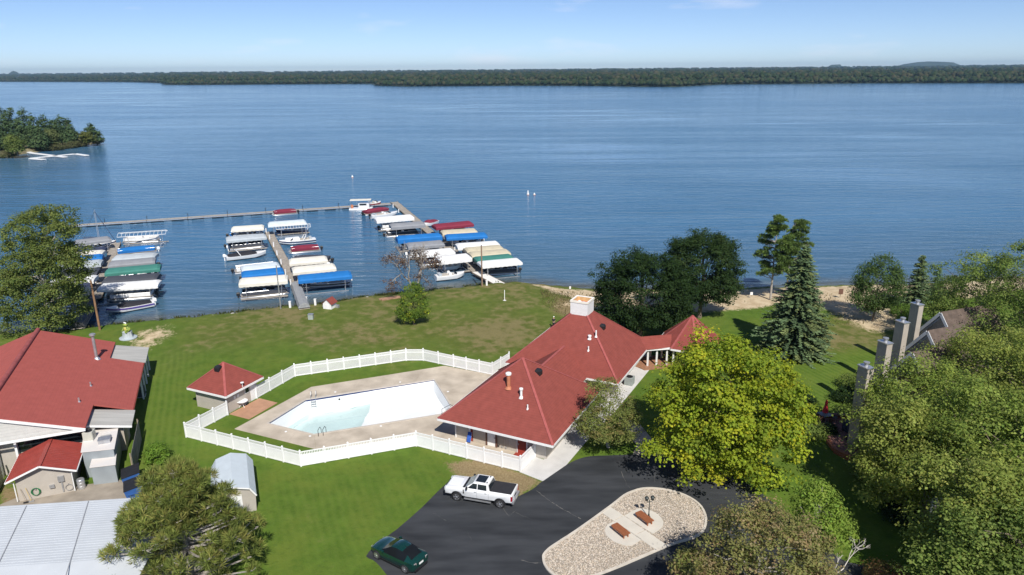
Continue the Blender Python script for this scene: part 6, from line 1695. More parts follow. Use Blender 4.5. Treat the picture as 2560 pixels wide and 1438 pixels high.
def patch(name, i0, i1, j0, j1, m_, push=.008, shrink_=.0):
    nr_ = len(RG[0]); mbp = MB(); cen = Vector((0, 0, .7)); rows = []
    for i in range(i0, i1 + 1):
        row = []
        for j in range(j0, j1 + 1):
            p = Vector(RG[i][j]); q = p - Vector((p.x, 0, .6)); q = q.normalized() if q.length else Vector((0, 0, 1)); row.append(tuple(p + q * push))
        rows.append(row)
    mbp.loft(rows, cap=False, closed=False); return mbp.build(name, m_, cr_, smooth=True, fixn=False)
M_CGL = mat('car_glass', (.010, .012, .014), .12, .1, 2, spec=.18)
patch('windshield', 4, 6, 5, 9, M_CGL); patch('rear_window', 8, 10, 5, 9, M_CGL)
patch('side_window', 4, 9, 3, 5, M_CGL); patch('side_window', 4, 9, 9, 11, M_CGL)
MB().prism([(1.8, -.85), (1.8, .85), (-1.9, .85), (-1.9, -.85)], .17, .24).build('underbody', M_BLACK, cr_)
M_RIM = mat('bright_rim', (.60, .60, .62), .25, .08, 3, metal=.8)
for sg in (-1, 1):
    for x_ in (1.49, -1.49):
        MB().lathe([(.41, -.012), (.41, .012)], 24, (0, 0, 0)).build('wheel_arch', M_BLACK, cr_, loc=(x_, sg * .925, .37)).rotation_euler = (R(90), 0, 0)
        wheel(cr_, x_, sg * .86, .37, sg, .24, M_RIM, 7)
    MB().loft([[(.72 + a * .09, sg * (.95 + b_ * .17), 1.0 + zz) for a, b_ in ((-1, 0), (1, 0), (.6, 1), (-1, 1))] for zz in (0, .16)]).build('mirror', M_GREEN, cr_)
    for k in range(3): MB().box(-2.31 - .012 * k, sg * (.72 - k * .085), .92, .06, .04, .16).build('tail_light', mat('pale_lens', (.55, .45, .45), .15, .1, 3), cr_)
    MB().box(2.2, sg * .60, .72, .14, .22, .06).build('headlight', mat('clear_lens', (.55, .57, .6), .15, .1, 3), cr_)
    MB().box(.05, sg * .945, .60, .012, .006, .6).build('door_seam', M_DARK, cr_); MB().box(-.95, sg * .945, .60, .012, .006, .55).build('door_seam', M_DARK, cr_)
    MB().box(0, sg * .93, .27, 2.2, .04, .08).build('sill_trim', M_BLACK, cr_)
MB().box(-2.38, 0, .78, .02, .45, .15).build('licence_plate', M_WHITE, cr_); MB().box(-2.34, 0, .42, .12, 1.4, .22).build('bumper', M_BLACK, cr_); MB().box(2.31, 0, .42, .06, 1.0, .16).build('grille', M_BLACK, cr_)
MB().box(-.9, .0, 1.585, .14, .06, .04).build('antenna', M_BLACK, cr_)

# ------------------------------------------------------------------ island furniture
def bench(p0, p1, label):
    a, b_ = at(*p0, .45), at(*p1, .45); c = (a + b_) / 2; ang = math.atan2(b_.y - a.y, b_.x - a.x); L = max(1.7, (b_ - a).length)
    t = thing('bench', label, 'bench', (c.x, c.y, .10), ang)
    for k in range(5): MB().box(0, -.26 + k * .13, .43, L, .11, .045).build('slat', M_REDWOOD, t)
    for sx in (-.38, .38):
        MB().box(L * sx, 0, .37, .09, .6, .07).build('cross_beam', M_REDWOOD, t)
        for sy in (-.22, .22): MB().box(L * sx, sy, .18, .09, .09, .36).build('leg', M_REDWOOD, t)
    for sy in (-.33, .33): MB().box(0, sy, .37, L * .94, .04, .12).build('apron', M_REDWOOD, t)
bench((1536, 1312), (1568.5, 1338), 'reddish slatted bench on the left half round pad of the island')
bench((1596, 1281.5), (1627.5, 1306), 'reddish slatted bench beside the lamp post on the island')
p = at(1621.5, 1296.5)
lp = thing('lamp_post', 'dark twin headed lamp post on the gravel island', 'lamp post', (p.x, p.y, .09), R(10))
M_LP = mat('dark_green_iron', (.02, .03, .03), .4, .2, 3)
MB().lathe([(.16, 0), (.16, .08), (.09, .14), (.07, .35)], 12).build('base', M_LP, lp, smooth=True)
MB().tube([(0, 0, .3), (0, 0, 1.75)], [.05, .035], 8).build('shaft', M_LP, lp, smooth=True)
for sx in (-1, 1):
    MB().tube([(0, 0, 1.6), (sx * .14, 0, 1.58), (sx * .26, 0, 1.62), (sx * .26, 0, 1.68)], .02, 6).build('arm', M_LP, lp)
    hd = MB().lathe([(.05, 1.68), (.13, 1.74), (.17, 1.95), (.19, 1.97), (.12, 2.08), (.03, 2.14)], 10, (sx * .26, 0, 0)).build('lantern', M_LP, lp, smooth=True)
    MB().lathe([(.10, 1.76), (.165, 1.93)], 10, (sx * .262, 0, .0)).build('lantern_glass', mat('milk_glass', (.45, .46, .46), .3, .1, 3), hd)

# ------------------------------------------------------------------ frog statue on a stump
p = at(321, 846)
fs_ = thing('frog_statue', 'green frog statue sitting on a grey stump by the left shore', 'statue', (p.x, p.y, .0), R(-35))
MB().lathe([(1.15, 0), (1.2, .05), (1.2, .16), (1.1, .2)], 28).build('plinth', mat('grey_stone', (.38, .43, .46), .8, .12, 2), fs_, smooth=True)
M_STUMP = mat('weathered_stump', (.42, .46, .48), .85, .2, 3, bump=.5, stretch=(3, 3, .4))
MB().loft([[((r_ + .06 * math.sin(5 * a)) * math.cos(a), (r_ + .06 * math.sin(5 * a)) * math.sin(a), z) for a in np.linspace(0, 2 * math.pi, 25)[:-1]] for r_, z in ((.75, .18), (.66, .5), (.62, .95), (.64, 1.05), (.5, 1.12))]).build('stump', M_STUMP, fs_, smooth=True)
M_FROG = mat('frog_green', (.10, .22, .035), .45, .5, 5, col2=(.28, .33, .06)); M_FROGY = mat('frog_belly', (.50, .42, .12), .5, .2, 5)
def blob(c, r_, sc=(1, 1, 1), n_=12):
    mb = MB(); mb.lathe([(max(.001, math.sin(a)), -math.cos(a)) for a in np.linspace(.05, math.pi - .05, 9)], n_); mb.v = [(c[0] + x * r_ * sc[0], c[1] + y * r_ * sc[1], c[2] + z * r_ * sc[2]) for x, y, z in mb.v]; return mb
blob((0, .05, 1.55), .42, (1, .9, 1.1)).build('torso', M_FROG, fs_, smooth='all'); blob((0, -.15, 1.5), .33, (.9, .85, 1.1)).build('belly', M_FROGY, fs_, smooth='all')
hd = blob((0, -.12, 2.12), .34, (1.15, 1, .72)); hd = hd.build('head', M_FROG, fs_, smooth='all')
for sx in (-1, 1):
    blob((sx * .17, -.12, 2.4), .12).build('eye', M_WHITE, hd, smooth='all'); blob((sx * .17, -.21, 2.41), .05).build('pupil', M_BLACK, hd, smooth='all')
    MB().tube([(sx * .32, -.02, 1.85), (sx * .55, -.12, 1.6), (sx * .42, -.42, 1.32), (sx * .38, -.5, 1.16)], [.12, .1, .08, .1], 8).build('arm', M_FROG, fs_, smooth=True)
    MB().tube([(sx * .2, .2, 1.25), (sx * .6, .05, 1.55), (sx * .68, -.1, 1.45), (sx * .48, -.2, 1.18), (sx * .55, -.52, 1.12)], [.2, .19, .16, .1, .12], 8).build('leg', M_FROG, fs_, smooth=True)

# ------------------------------------------------------------------ signs at the beach
def sign(px, py, h_, w_, hh, label, m_):
    p = at(px, py, -.1); t = thing('sign', label, 'sign', (p.x, p.y, -.15), R(4))
    MB().box(0, .03, h_ / 2, .1, .06, h_).build('post', M_WOOD, t); MB().box(0, -.03, h_ - hh / 2, w_, .05, hh).build('board', m_, t)
sign(2100.5, 743, 1.5, .75, .95, 'brown notice board standing on the beach sand', M_BROWN)
sign(1878, 741, .8, .45, .5, 'small white sign on the sand left of the tall pine', M_WHITE)
sign(1425, 729, 1.0, .3, .45, 'small sign at the left end of the beach', M_WHITE)

# ------------------------------------------------------------------ person behind the clubhouse roof
def skin_mesh(joints, edges, root=0, sub=2):
    me_ = bpy.data.meshes.new('body'); me_.from_pydata([j[:3] for j in joints], edges, [])
    o = bpy.data.objects.new('tmp', me_); COL.objects.link(o)
    o.modifiers.new('s', 'SKIN'); o.modifiers.new('u', 'SUBSURF').levels = sub
    for i, j in enumerate(joints):
        sv = me_.skin_vertices[0].data[i]; sv.radius = (j[3], j[3] if len(j) < 5 else j[4]); sv.use_root = (i == root)
    dg = bpy.context.evaluated_depsgraph_get(); dg.update()
    res = bpy.data.meshes.new_from_object(o.evaluated_get(dg)); bpy.data.objects.remove(o); return res
p = at(1385, 815); 
pz = at(1384, 820, 0)
person = thing('person', 'person in dark shirt and white cap standing beyond the clubhouse roof', 'person', (pz.x, pz.y, 0), R(150))
J = [(0, 0, .98, .14, .11), (0, 0, 1.2, .14, .10), (0, 0, 1.4, .17, .11), (0, 0, 1.5, .06), (0, -.01, 1.60, .085, .095), (0, -.01, 1.74, .08, .09),
     (.19, 0, 1.43, .065), (.25, -.02, 1.18, .045), (.24, -.14, .97, .034), (.24, -.18, .90, .035, .02), (-.19, 0, 1.43, .065), (-.25, -.02, 1.18, .045), (-.24, -.14, .97, .034), (-.24, -.18, .90, .035, .02),
     (.10, 0, .88, .095), (.11, -.02, .50, .065), (.11, .03, .09, .045), (.12, -.12, .04, .04), (-.10, 0, .88, .095), (-.11, .05, .50, .065), (-.11, .10, .09, .045), (-.12, -.04, .04, .04)]
E_ = [(0, 1), (1, 2), (2, 3), (3, 4), (4, 5), (2, 6), (6, 7), (7, 8), (8, 9), (2, 10), (10, 11), (11, 12), (12, 13), (0, 14), (14, 15), (15, 16), (16, 17), (0, 18), (18, 19), (19, 20), (20, 21)]
for hb_, sx in ((9, 1), (13, -1)):
    for k in range(5):
        b0 = J[hb_]; J.append((b0[0] + sx * (-.03 + .015 * k), b0[1] - .03, b0[2] - .04 - .01 * (k % 3), .009)); E_.append((hb_, len(J) - 1)); J.append((b0[0] + sx * (-.03 + .017 * k), b0[1] - .045, b0[2] - .08, .008)); E_.append((len(J) - 2, len(J) - 1))
bme = skin_mesh(J, E_); bme.materials.append(mat('skin', (.45, .27, .19), .6, .08, 4)); link('body', bme, person)
sh_ = skin_mesh([(0, 0, .95, .165, .13), (0, 0, 1.2, .165, .125), (0, 0, 1.41, .19, .13), (.2, 0, 1.43, .085), (.245, -.02, 1.24, .075), (-.2, 0, 1.43, .085), (-.245, -.02, 1.24, .075)], [(0, 1), (1, 2), (2, 3), (3, 4), (2, 5), (5, 6)]); sh_.materials.append(mat('dark_shirt', (.02, .022, .028), .85, .2, 5)); link('shirt', sh_, person)
tr2 = skin_mesh([(0, 0, .97, .165, .135), (.1, 0, .86, .115), (.11, -.02, .5, .085), (.11, .03, .14, .075), (-.1, 0, .86, .115), (-.11, .05, .5, .085), (-.11, .1, .14, .075)], [(0, 1), (1, 2), (2, 3), (0, 4), (4, 5), (5, 6)]); tr2.materials.append(mat('dark_trousers', (.04, .045, .06), .85, .2, 5)); link('trousers', tr2, person)
cp = blob((0, -.01, 1.76), .11, (1, 1.1, .75)); cp.prism([(-.08, -.1), (.08, -.1), (.06, -.22), (-.06, -.22)], 1.74, 1.755); cp.build('cap', M_WHITE, person, smooth=True)
# ------------------------------------------------------------------ trees and plants
BARK = mat('bark', (.16, .125, .095), .95, .3, 4, bump=.5, stretch=(2, 2, .5))
BARKG = mat('grey_bark', (.34, .31, .28), .95, .25, 4, bump=.4, stretch=(2, 2, .5))
BARKW = mat('bleached_wood', (.50, .46, .41), .9, .15, 4)

def quads_np(C, D, Nn, Ln, Wd, col, fold=.18):
    """leaf blades: centre, long direction, normal, length, width -> folded rhombs"""
    D = D / (np.linalg.norm(D, axis=1, keepdims=True) + 1e-9)
    S = np.cross(D, Nn); S /= (np.linalg.norm(S, axis=1, keepdims=True) + 1e-9)
    U = np.cross(S, D)
    Ln = Ln[:, None]; Wd = Wd[:, None]
    V = np.stack([C - D * Ln * .5, C + S * Wd * .5 + U * Wd * fold, C + D * Ln * .5, C - S * Wd * .5 + U * Wd * fold], 1)
    F = np.arange(len(C) * 4).reshape(-1, 4)
    tri = np.concatenate([F[:, [0, 1, 2]], F[:, [0, 2, 3]]], 0)
    return V.reshape(-1, 3), tri, np.repeat(col, 4, 0)

def unit(rng, n_):
    v = rng.normal(size=(n_, 3)); return v / np.linalg.norm(v, axis=1, keepdims=True)

def limbs(parent, h, ells, rng, m=BARK, r0=.28, n_=14, wob=.3, name='trunk', top=None):
    mb = MB(); top = top or (ells[0][0], ells[0][1], ells[0][2] + ells[0][5] * .5)
    pts = [(0, 0, -.15)]
    for k in range(1, 7):
        f = k / 6; pts.append((top[0] * f + rng.normal() * wob * .25, top[1] * f + rng.normal() * wob * .25, top[2] * f))
    mb.tube(pts, [r0 * (1.25 if i == 0 else 1) * (1 - .85 * i / 6) for i in range(7)], 8)
    for i in range(n_):
        e = ells[int(rng.integers(len(ells)))]
        d = unit(rng, 1)[0]; d[2] = abs(d[2]) * .8 - .1
        tip = np.array(e[:3]) + d * np.array(e[3:]) * rng.uniform(.6, .92)
        f = rng.uniform(.25, .75); zz = min(tip[2] - .2, h * f); zz = max(zz, .12 * h)
        k = min(1, max(0, zz / max(.1, top[2]))); s_ = np.array([top[0] * k, top[1] * k, zz])
        mid_ = (s_ + tip) / 2 + np.array([0, 0, .12 * np.linalg.norm(tip - s_)]) + rng.normal(size=3) * .15
        mb.tube([tuple(s_), tuple((s_ + mid_) / 2 + rng.normal(size=3) * .06), tuple(mid_), tuple(tip)], [r0 * .36, r0 * .26, r0 * .17, .02], 5, cap=False)
    return mb.build(name, m, parent, smooth=True, fixn=False)

def crown(parent, ells, n_clump, per, clump_r, leaf, pal, rng, mname='leaf_green', flat=.6, up=.85, hollow=.66, name='crown', lw=.7, palw=None, bough=0, fill=.6, transl=.52):
    ells = np.array(ells, float); ar = (ells[:, 3] * ells[:, 4] * ells[:, 5]) ** (2 / 3); pr = ar / ar.sum()
    idx = rng.choice(len(ells), n_clump, p=pr); d = unit(rng, n_clump); e = ells[idx]
    rad = hollow + (1 - hollow) * np.sqrt(rng.uniform(0, 1, n_clump))
    cc_ = e[:, :3] + d * e[:, 3:] * rad[:, None]
    if bough:
        nb = max(6, int(n_clump / bough)); pick = rng.integers(0, nb, n_clump)
        bc, bd = cc_[:nb], d[:nb]; br_ = clump_r * rng.uniform(1.3, 2.1, nb)
        dd = unit(rng, n_clump) + bd[pick] * .75 + np.array([0, 0, .45]); dd /= np.linalg.norm(dd, axis=1, keepdims=True)
        on = (rng.uniform(size=n_clump) < fill)[:, None]; bq = bc[pick] + dd * br_[pick][:, None] * np.array([1, 1, .62]) * rng.uniform(.6, 1.0, (n_clump, 1))
        cc_ = np.where(on, bq, cc_); d = np.where(on, dd, d); idx = np.where(on[:, 0], idx[pick], idx)
    inside = np.zeros(n_clump, bool)
    for k in range(len(ells)):
        q = (cc_ - ells[k, :3]) / ells[k, 3:]; inside |= ((q ** 2).sum(1) < .5 ** 2) & (idx != k)
    cc_, d = cc_[~inside], d[~inside]; m_ = len(cc_)
    cr = clump_r * rng.uniform(.6, 1.4, m_)
    L = np.repeat(np.arange(m_), per)
    off = rng.normal(size=(m_ * per, 3)) * np.array([1, 1, flat]) * .55
    Cn = cc_[L] + off * cr[L][:, None]
    od = off / (np.linalg.norm(off, axis=1, keepdims=True) + 1e-6)
    Nn = d[L] * .45 + od * .75 + rng.normal(size=(m_ * per, 3)) * .35 + np.array([0, 0, up])
    Nn /= np.linalg.norm(Nn, axis=1, keepdims=True)
    Dd = np.cross(Nn, unit(rng, m_ * per)) + d[L] * .2
    sz = leaf * rng.uniform(.6, 1.35, m_ * per)
    pal = np.array(pal) * 2.65; pi = rng.choice(len(pal), m_, p=palw)
    col = (pal[pi] * .6 + pal.mean(0) * .4) * rng.uniform(.85, 1.15, (m_, 1))
    col = col[L] * rng.uniform(.88, 1.12, (m_ * per, 1)) * (1 + rng.normal(size=(m_ * per, 3)) * .04)
    V, F, Cc = quads_np(Cn, Dd, Nn, sz, sz * lw, np.clip(col, 0, 1))
    return link(name, mesh_np(name, V, F, leaf_mat(mname, transl), Cc), parent)

def lobes(rng, c, r_, n_, rz, spread=.55, small=.55):
    """a main ellipsoid with smaller lobes around for an uneven outline"""
    out = [(c[0], c[1], c[2], r_ * .82, r_ * .82, rz * .85)]
    for i in range(n_):
        d = unit(rng, 1)[0]; s_ = rng.uniform(small * .7, small * 1.2)
        out.append((c[0] + d[0] * r_ * spread, c[1] + d[1] * r_ * spread, c[2] + d[2] * rz * spread, r_ * s_, r_ * s_, rz * s_ * .9))
    return out

GREEN = [(.050, .095, .014), (.070, .120, .018), (.040, .075, .014), (.090, .135, .022)]
DKGREEN = [(.011, .023, .007), (.016, .031, .009), (.009, .018, .006), (.022, .038, .011)]
def brighter(p, k): return [tuple(min(.3, c * k) for c in q) for q in p]
def broadleaf(name, label, base, h, ells, pal, seed, n_clump=700, per=26, clump_r=.75, leaf=.24, r0=.28, bark=BARK, cat='tree', n_l=14, group=None, mname='leaf_green', **kw):
    rng = np.random.default_rng(seed)
    t = thing(name, label, cat, (base[0], base[1], base[2] if len(base) > 2 else 0), 0, group)
    limbs(t, h, ells, rng, bark, r0, n_l)
    crown(t, ells, n_clump, per, clump_r, leaf, pal, rng, mname, **kw)
    return t

def rel(base, px, py, z):
    p = at(px, py, z); return p.x - base[0], p.y - base[1], z

# poplar by the left pier
b = at(122, 826); rng = np.random.default_rng(1)
Q = lambda px, py, dz=0: (lambda p: (p.x - b.x, p.z))(hit(px, py, (b.x, b.y, 0), (0, 1, 0)))
el = []
for px, py, rx, rz in ((110, 690, 5.0, 5.2), (60, 610, 3.4, 4.2), (140, 600, 3.2, 4.6), (30, 660, 3.6, 3.4), (170, 660, 3.0, 3.0), (95, 570, 2.6, 2.6), (155, 560, 1.8, 2.0), (60, 750, 4.2, 2.6), (140, 760, 4.0, 3.0), (100, 800, 3.6, 1.8), (10, 710, 2.6, 1.5), (190, 640, 1.6, 1.2), (20, 720, 2.4, 1.0)):
    x_, z_ = Q(px, py); el.append((x_, rng.uniform(-1.6, 1.6), z_, rx, rx * .9, rz))
broadleaf('poplar_tree', 'tall green poplar standing before the left pier', b, 19, el, [(.060, .080, .020), (.085, .105, .028), (.045, .062, .018), (.10, .115, .035)], 21, 2000, 34, .7, .27, .3, BARKG, n_l=26, bough=6, fill=.6)
# small stray poplar at the frame edge is part of the same crown

# dead tree by the right pier
b = at(1046, 742); rng = np.random.default_rng(5)
dead = thing('bare_tree', 'half dead grey tree with brown leaves before the right pier', 'tree', (b.x, b.y, -.2))
mb = MB(); tips = []
def grow(p, d, L, r_, depth):
    d = d / np.linalg.norm(d); q = p + d * L; mid_ = (p + q) / 2 + rng.normal(size=3) * L * .06
    mb.tube([tuple(p), tuple(mid_), tuple(q)], [r_, r_ * .85, r_ * .65], 6 if depth < 2 else 4, cap=False)
    if depth >= 5 or r_ < .012: tips.append(q); return
    if depth > 1: tips.append(q)
    for k in range(2 if depth < 1 else 3):
        nd = d + rng.normal(size=3) * .55 + np.array([0, 0, .12]); grow(q, nd, L * rng.uniform(.6, .85), r_ * .62, depth + 1)
grow(np.array([0., 0, -.2]), np.array([.05, 0, 1.]), 3.2, .28, 0); grow(np.array([-.5, .2, -.2]), np.array([-.3, 0, 1.]), 3.4, .2, 0)
mb.build('trunk', BARKG, dead, smooth=True, fixn=False)
T_ = np.array(tips); T_ = T_[(T_[:, 2] < 7.8) & (rng.uniform(size=len(T_)) < .7)]
L_i = np.repeat(np.arange(len(T_)), 12); Cn = T_[L_i] + rng.normal(size=(len(L_i), 3)) * .35
pal = np.array([(.11, .060, .032), (.15, .085, .045), (.075, .045, .028)])
V, F, Cc = quads_np(Cn, unit(rng, len(Cn)), unit(rng, len(Cn)), np.full(len(Cn), .24), np.full(len(Cn), .16), pal[rng.integers(0, 3, len(Cn))])
link('crown', mesh_np('crown', V, F, leaf_mat('dead_leaf', .2), Cc), dead)

# small tree on the lawn
b = at(1036, 812); el = [(0, 0, 3.6, 2.2, 2.0, 2.9), (.2, .1, 5.2, 1.3, 1.3, 1.6), (-1.0, -.3, 2.4, 1.6, 1.4, 1.5), (1.1, 0, 2.7, 1.5, 1.4, 1.6)]
broadleaf('small_tree', 'small bushy green tree with yellow sprigs on the open lawn', b, 6, el, [(.040, .075, .016), (.055, .095, .018), (.032, .06, .014), (.24, .25, .02)], 8, 420, 24, .5, .2, .14, palw=[.36, .34, .2, .1])

# dark maples behind the clubhouse
b = at(1600, 838); rng = np.random.default_rng(2)
el = [(0, 0, 6.8, 6.2, 5.6, 5.4), (-3.0, 0, 5.6, 3.6, 3.6, 4.2), (3.2, .4, 5.8, 3.6, 3.4, 4.0), (-1.5, .5, 10.2, 2.8, 2.8, 2.6), (2.2, .3, 9.6, 2.6, 2.6, 2.4), (-3.8, -.5, 8.6, 2.4, 2.4, 2.4), (4.4, -.4, 3.6, 2.6, 2.4, 2.2), (-4.6, -.6, 3.2, 2.6, 2.2, 2.0), (5.4, .2, 6.4, 2.4, 2.4, 2.6), (4.6, 0, 8.4, 2.0, 2.0, 1.8)]
broadleaf('maple_tree', 'dark green round maple close behind the clubhouse roof', b, 11, el, DKGREEN, 31, 1700, 42, .72, .25, .35, bough=6, fill=.5)
b = at(1748, 795)
el = [(0, 0, 8.2, 4.6, 4.4, 5.4), (-2.6, 0, 9.6, 2.6, 2.6, 3.2), (2.6, 0, 8.8, 2.8, 2.6, 3.4), (.2, .2, 11.2, 2.4, 2.2, 2.0), (2.6, 0, 5.0, 2.6, 2.4, 2.4), (-2.6, .2, 4.4, 2.8, 2.4, 2.2), (3.8, .2, 6.8, 1.8, 1.6, 1.8)]
broadleaf('maple_tree', 'dark green maple nearer the beach, right of the other dark maple', b, 12, el, [(.014, .028, .009), (.021, .039, .011), (.011, .022, .008), (.030, .046, .015)], 32, 1450, 42, .7, .25, .32, bough=6, fill=.5)

# conifers
def spruce(name, label, base, h, r_, seed, pal, tiers=42, per=13, droop=.35, spray=.5, crown_from=.04, dens=1.0, group=None):
    rng = np.random.default_rng(seed); t = thing(name, label, 'tree', (base[0], base[1], 0), 0, group)
    Cs, Ds, Ns, Ls, Ws, Co = [], [], [], [], [], []; pal = np.array(pal) * 1.9; br = MB(); br.tube([(0, 0, -.1), (0, 0, h * .5), (0, 0, h)], [.02 * h, .011 * h, .015], 8)
    for i in range(tiers):
        f = crown_from + (1 - crown_from) * (i / tiers) ** .9; z = f * h; R_ = r_ * (1 - f) ** .85 + .12
        R_ *= rng.uniform(.82, 1.12)
        for k in range(max(5, int(per * (1 - f * .45)))):
            a = 2 * math.pi * (k / per) + rng.uniform(0, .6) + i * 1.3; Lb = R_ * rng.uniform(.7, 1.15)
            n_ = max(3, int(Lb / .28 * dens)); s_ = np.linspace(.12, 1, n_); c_ = rng.uniform(.75, 1.2); col = pal[rng.integers(len(pal))] * c_
            x = np.cos(a) * Lb * s_; y = np.sin(a) * Lb * s_; zz = z + Lb * (-.08 * s_ - droop * s_ ** 2 * .6 + .12 * s_ ** 4)
            if i % 3 == 0 and k % 2 == 0: br.tube([(0, 0, z), (x[n_ // 2], y[n_ // 2], zz[n_ // 2]), (x[-1], y[-1], zz[-1])], [.03, .02, .01], 4, cap=False)
            tang = np.array([math.cos(a), math.sin(a), -.25 * droop])
            for sgn in (-1, 0, 1):
                perp = np.array([-math.sin(a), math.cos(a), 0]) * sgn
                dd = tang * (.55 if sgn else 1) + perp * .8 + rng.normal(size=(n_, 3)) * .12
                P3 = np.stack([x, y, zz], 1) + dd * spray * .35 * (1 - .5 * s_[:, None]) + rng.normal(size=(n_, 3)) * .05
                Cs.append(P3); Ds.append(dd); Ns.append(np.tile([0, 0, 1.0], (n_, 1)) + rng.normal(size=(n_, 3)) * .3)
                Ls.append(np.full(n_, spray) * rng.uniform(.7, 1.2, n_)); Ws.append(np.full(n_, spray * .42) * rng.uniform(.7, 1.2, n_)); Co.append(col[None] * rng.uniform(.8, 1.2, (n_, 1)))
    br.build('trunk', BARK, t, fixn=False)
    V, F, Cc = quads_np(*[np.concatenate(q) for q in (Cs, Ds, Ns, Ls, Ws, Co)], fold=-.3)
    link('crown', mesh_np('crown', V, F, leaf_mat('needle_green', .12, .7), Cc), t); return t
BLUEG = [(.062, .094, .044), (.080, .114, .052), (.048, .074, .036), (.088, .108, .042)]
b = at(1984, 884); hz = top_z(b.x, b.y, 2010, 612)
spruce('spruce_tree', 'large blue green spruce with broad skirt on the right lawn', b, hz, 5.2, 41, BLUEG, 64, 18, spray=.58)
b = at(2287, 762); spruce('spruce_tree', 'middle sized spruce at the beach right of the leafy tree', b, top_z(b.x, b.y, 2292, 637), 2.7, 42, BLUEG, 38, 13, spray=.5)
b = at(2336, 737); spruce('spruce_tree', 'smallest spruce at the beach', b, top_z(b.x, b.y, 2337, 668), 1.8, 43, [(.05, .085, .035), (.065, .10, .04)], 20, 10, spray=.42)

def pine(name, label, base, h, seed, pal, blobs, tuft=.34, n_t=1500, blades=11, r0=.25, bark=BARK, stiff=1.0, group=None, bw=.16, crooked=.15):
    """needle tufts set on a branch skeleton; blobs are (x,y,z,r,flat)"""
    rng = np.random.default_rng(seed); t = thing(name, label, 'tree', (base[0], base[1], 0), 0, group); mb = MB()
    pts = [(rng.normal() * crooked * k / 6, rng.normal() * crooked * k / 6, h * k / 6 - (.1 if k == 0 else 0)) for k in range(7)]
    mb.tube(pts, [r0 * (1 - .88 * k / 6) for k in range(7)], 8)
    W = np.array([q[3] ** 2 for q in blobs]); W = W / W.sum(); tips = []; dirs = []
    for (x, y, z, r_, fl_) in blobs:
        sz = max(.1 * h, z - .35 * math.hypot(x, y)); k = min(5.99, max(0, sz / h * 6)); a = pts[int(k)]
        mb.tube([(a[0], a[1], sz), (x * .5, y * .5, (sz + z) / 2 - .1), (x, y, z)], [r0 * .4, r0 * .25, .05], 5, cap=False)
        n_ = max(8, int(n_t * r_ ** 2 / sum(q[3] ** 2 for q in blobs)))
        d = unit(rng, n_); d[:, 2] = np.abs(d[:, 2]) * .9 - .25; rad = rng.uniform(.35, 1, n_) ** .6
        P3 = np.array([x, y, z]) + d * np.array([r_, r_, r_ * fl_]) * rad[:, None]
        for p3 in P3[::6]: mb.tube([(x, y, z), tuple(p3)], [.035, .012], 4, cap=False)
        tips.append(P3); dirs.append(d)
    mb.build('trunk', bark, t, smooth=True, fixn=False)
    P3 = np.concatenate(tips); dr_ = np.concatenate(dirs); m_ = len(P3); L = np.repeat(np.arange(m_), blades)
    D = dr_[L] * .7 + np.array([0, 0, .55]) + rng.normal(size=(m_ * blades, 3)) * .75; D /= np.linalg.norm(D, axis=1, keepdims=True)
    ln = tuft * rng.uniform(.7, 1.2, m_ * blades); C_n = P3[L] + D * ln[:, None] * .5
    pal = np.array(pal) * 1.8; col = (pal[rng.integers(0, len(pal), m_)] * rng.uniform(.75, 1.25, (m_, 1)))[L] * rng.uniform(.8, 1.2, (m_ * blades, 1))
    V, F, Cc = quads_np(C_n, D, unit(rng, m_ * blades), ln, ln * bw, col)
    link('crown', mesh_np('crown', V, F, leaf_mat('pine_needle', .15, .6), Cc), t); return t
# tall airy pines at the beach
def slim_blobs(seed, h, z0, r0, n_=26, lean=0.0):
    rng = np.random.default_rng(seed); out = []
    for i in range(n_):
        f = rng.uniform(0, 1); z = z0 + (h - z0) * f; a = rng.uniform(0, 6.28); rr3 = r0 * (.35 + .65 * math.sin(min(1, f * 1.1 + .12) * math.pi) ** .7) * rng.uniform(.4, 1)
        out.append((math.cos(a) * rr3 + lean * f, math.sin(a) * rr3, z, rng.uniform(.45, .95), .45))
    out.append((lean, 0, h - .2, .8, .9)); return out
b = at(1926, 746); hA = top_z(b.x, b.y, 1940, 545)
pine('pine_tree', 'tall airy pine with bare lower trunk at the beach', b, hA, 51, [(.060, .095, .022), (.080, .115, .028), (.042, .070, .020)], slim_blobs(1, hA, 4.0, 3.0, 70), .5, 1900, 11, .2, BARKG, bw=.2)
b = at(1965, 738); hB = top_z(b.x, b.y, 1990, 556)
pine('pine_tree', 'second tall airy pine, close behind the first, right of it', b, hB, 52, [(.055, .085, .022), (.072, .105, .027), (.040, .066, .020)], slim_blobs(2, hB, 4.0, 2.7, 60, 1.2), .5, 1700, 11, .2, BARKG, bw=.2)
# leafy tree at the beach
b = at(2182, 803); el = [(0, 0, 5.6, 3.6, 3.3, 3.8), (-1.4, 0, 4.0, 2.6, 2.4, 2.2), (1.3, .2, 4.2, 2.6, 2.4, 2.2), (.4, 0, 8.4, 2.2, 2.2, 2.0), (-1.8, 0, 7.2, 1.6, 1.6, 1.8), (2.2, 0, 6.8, 1.5, 1.5, 1.6)]
broadleaf('leafy_tree', 'upright green leafy tree between the big spruce and the beach spruces', b, 9.5, el, [(.038, .062, .018), (.050, .076, .022), (.028, .048, .014)], 61, 600, 28, .7, .24, .16)

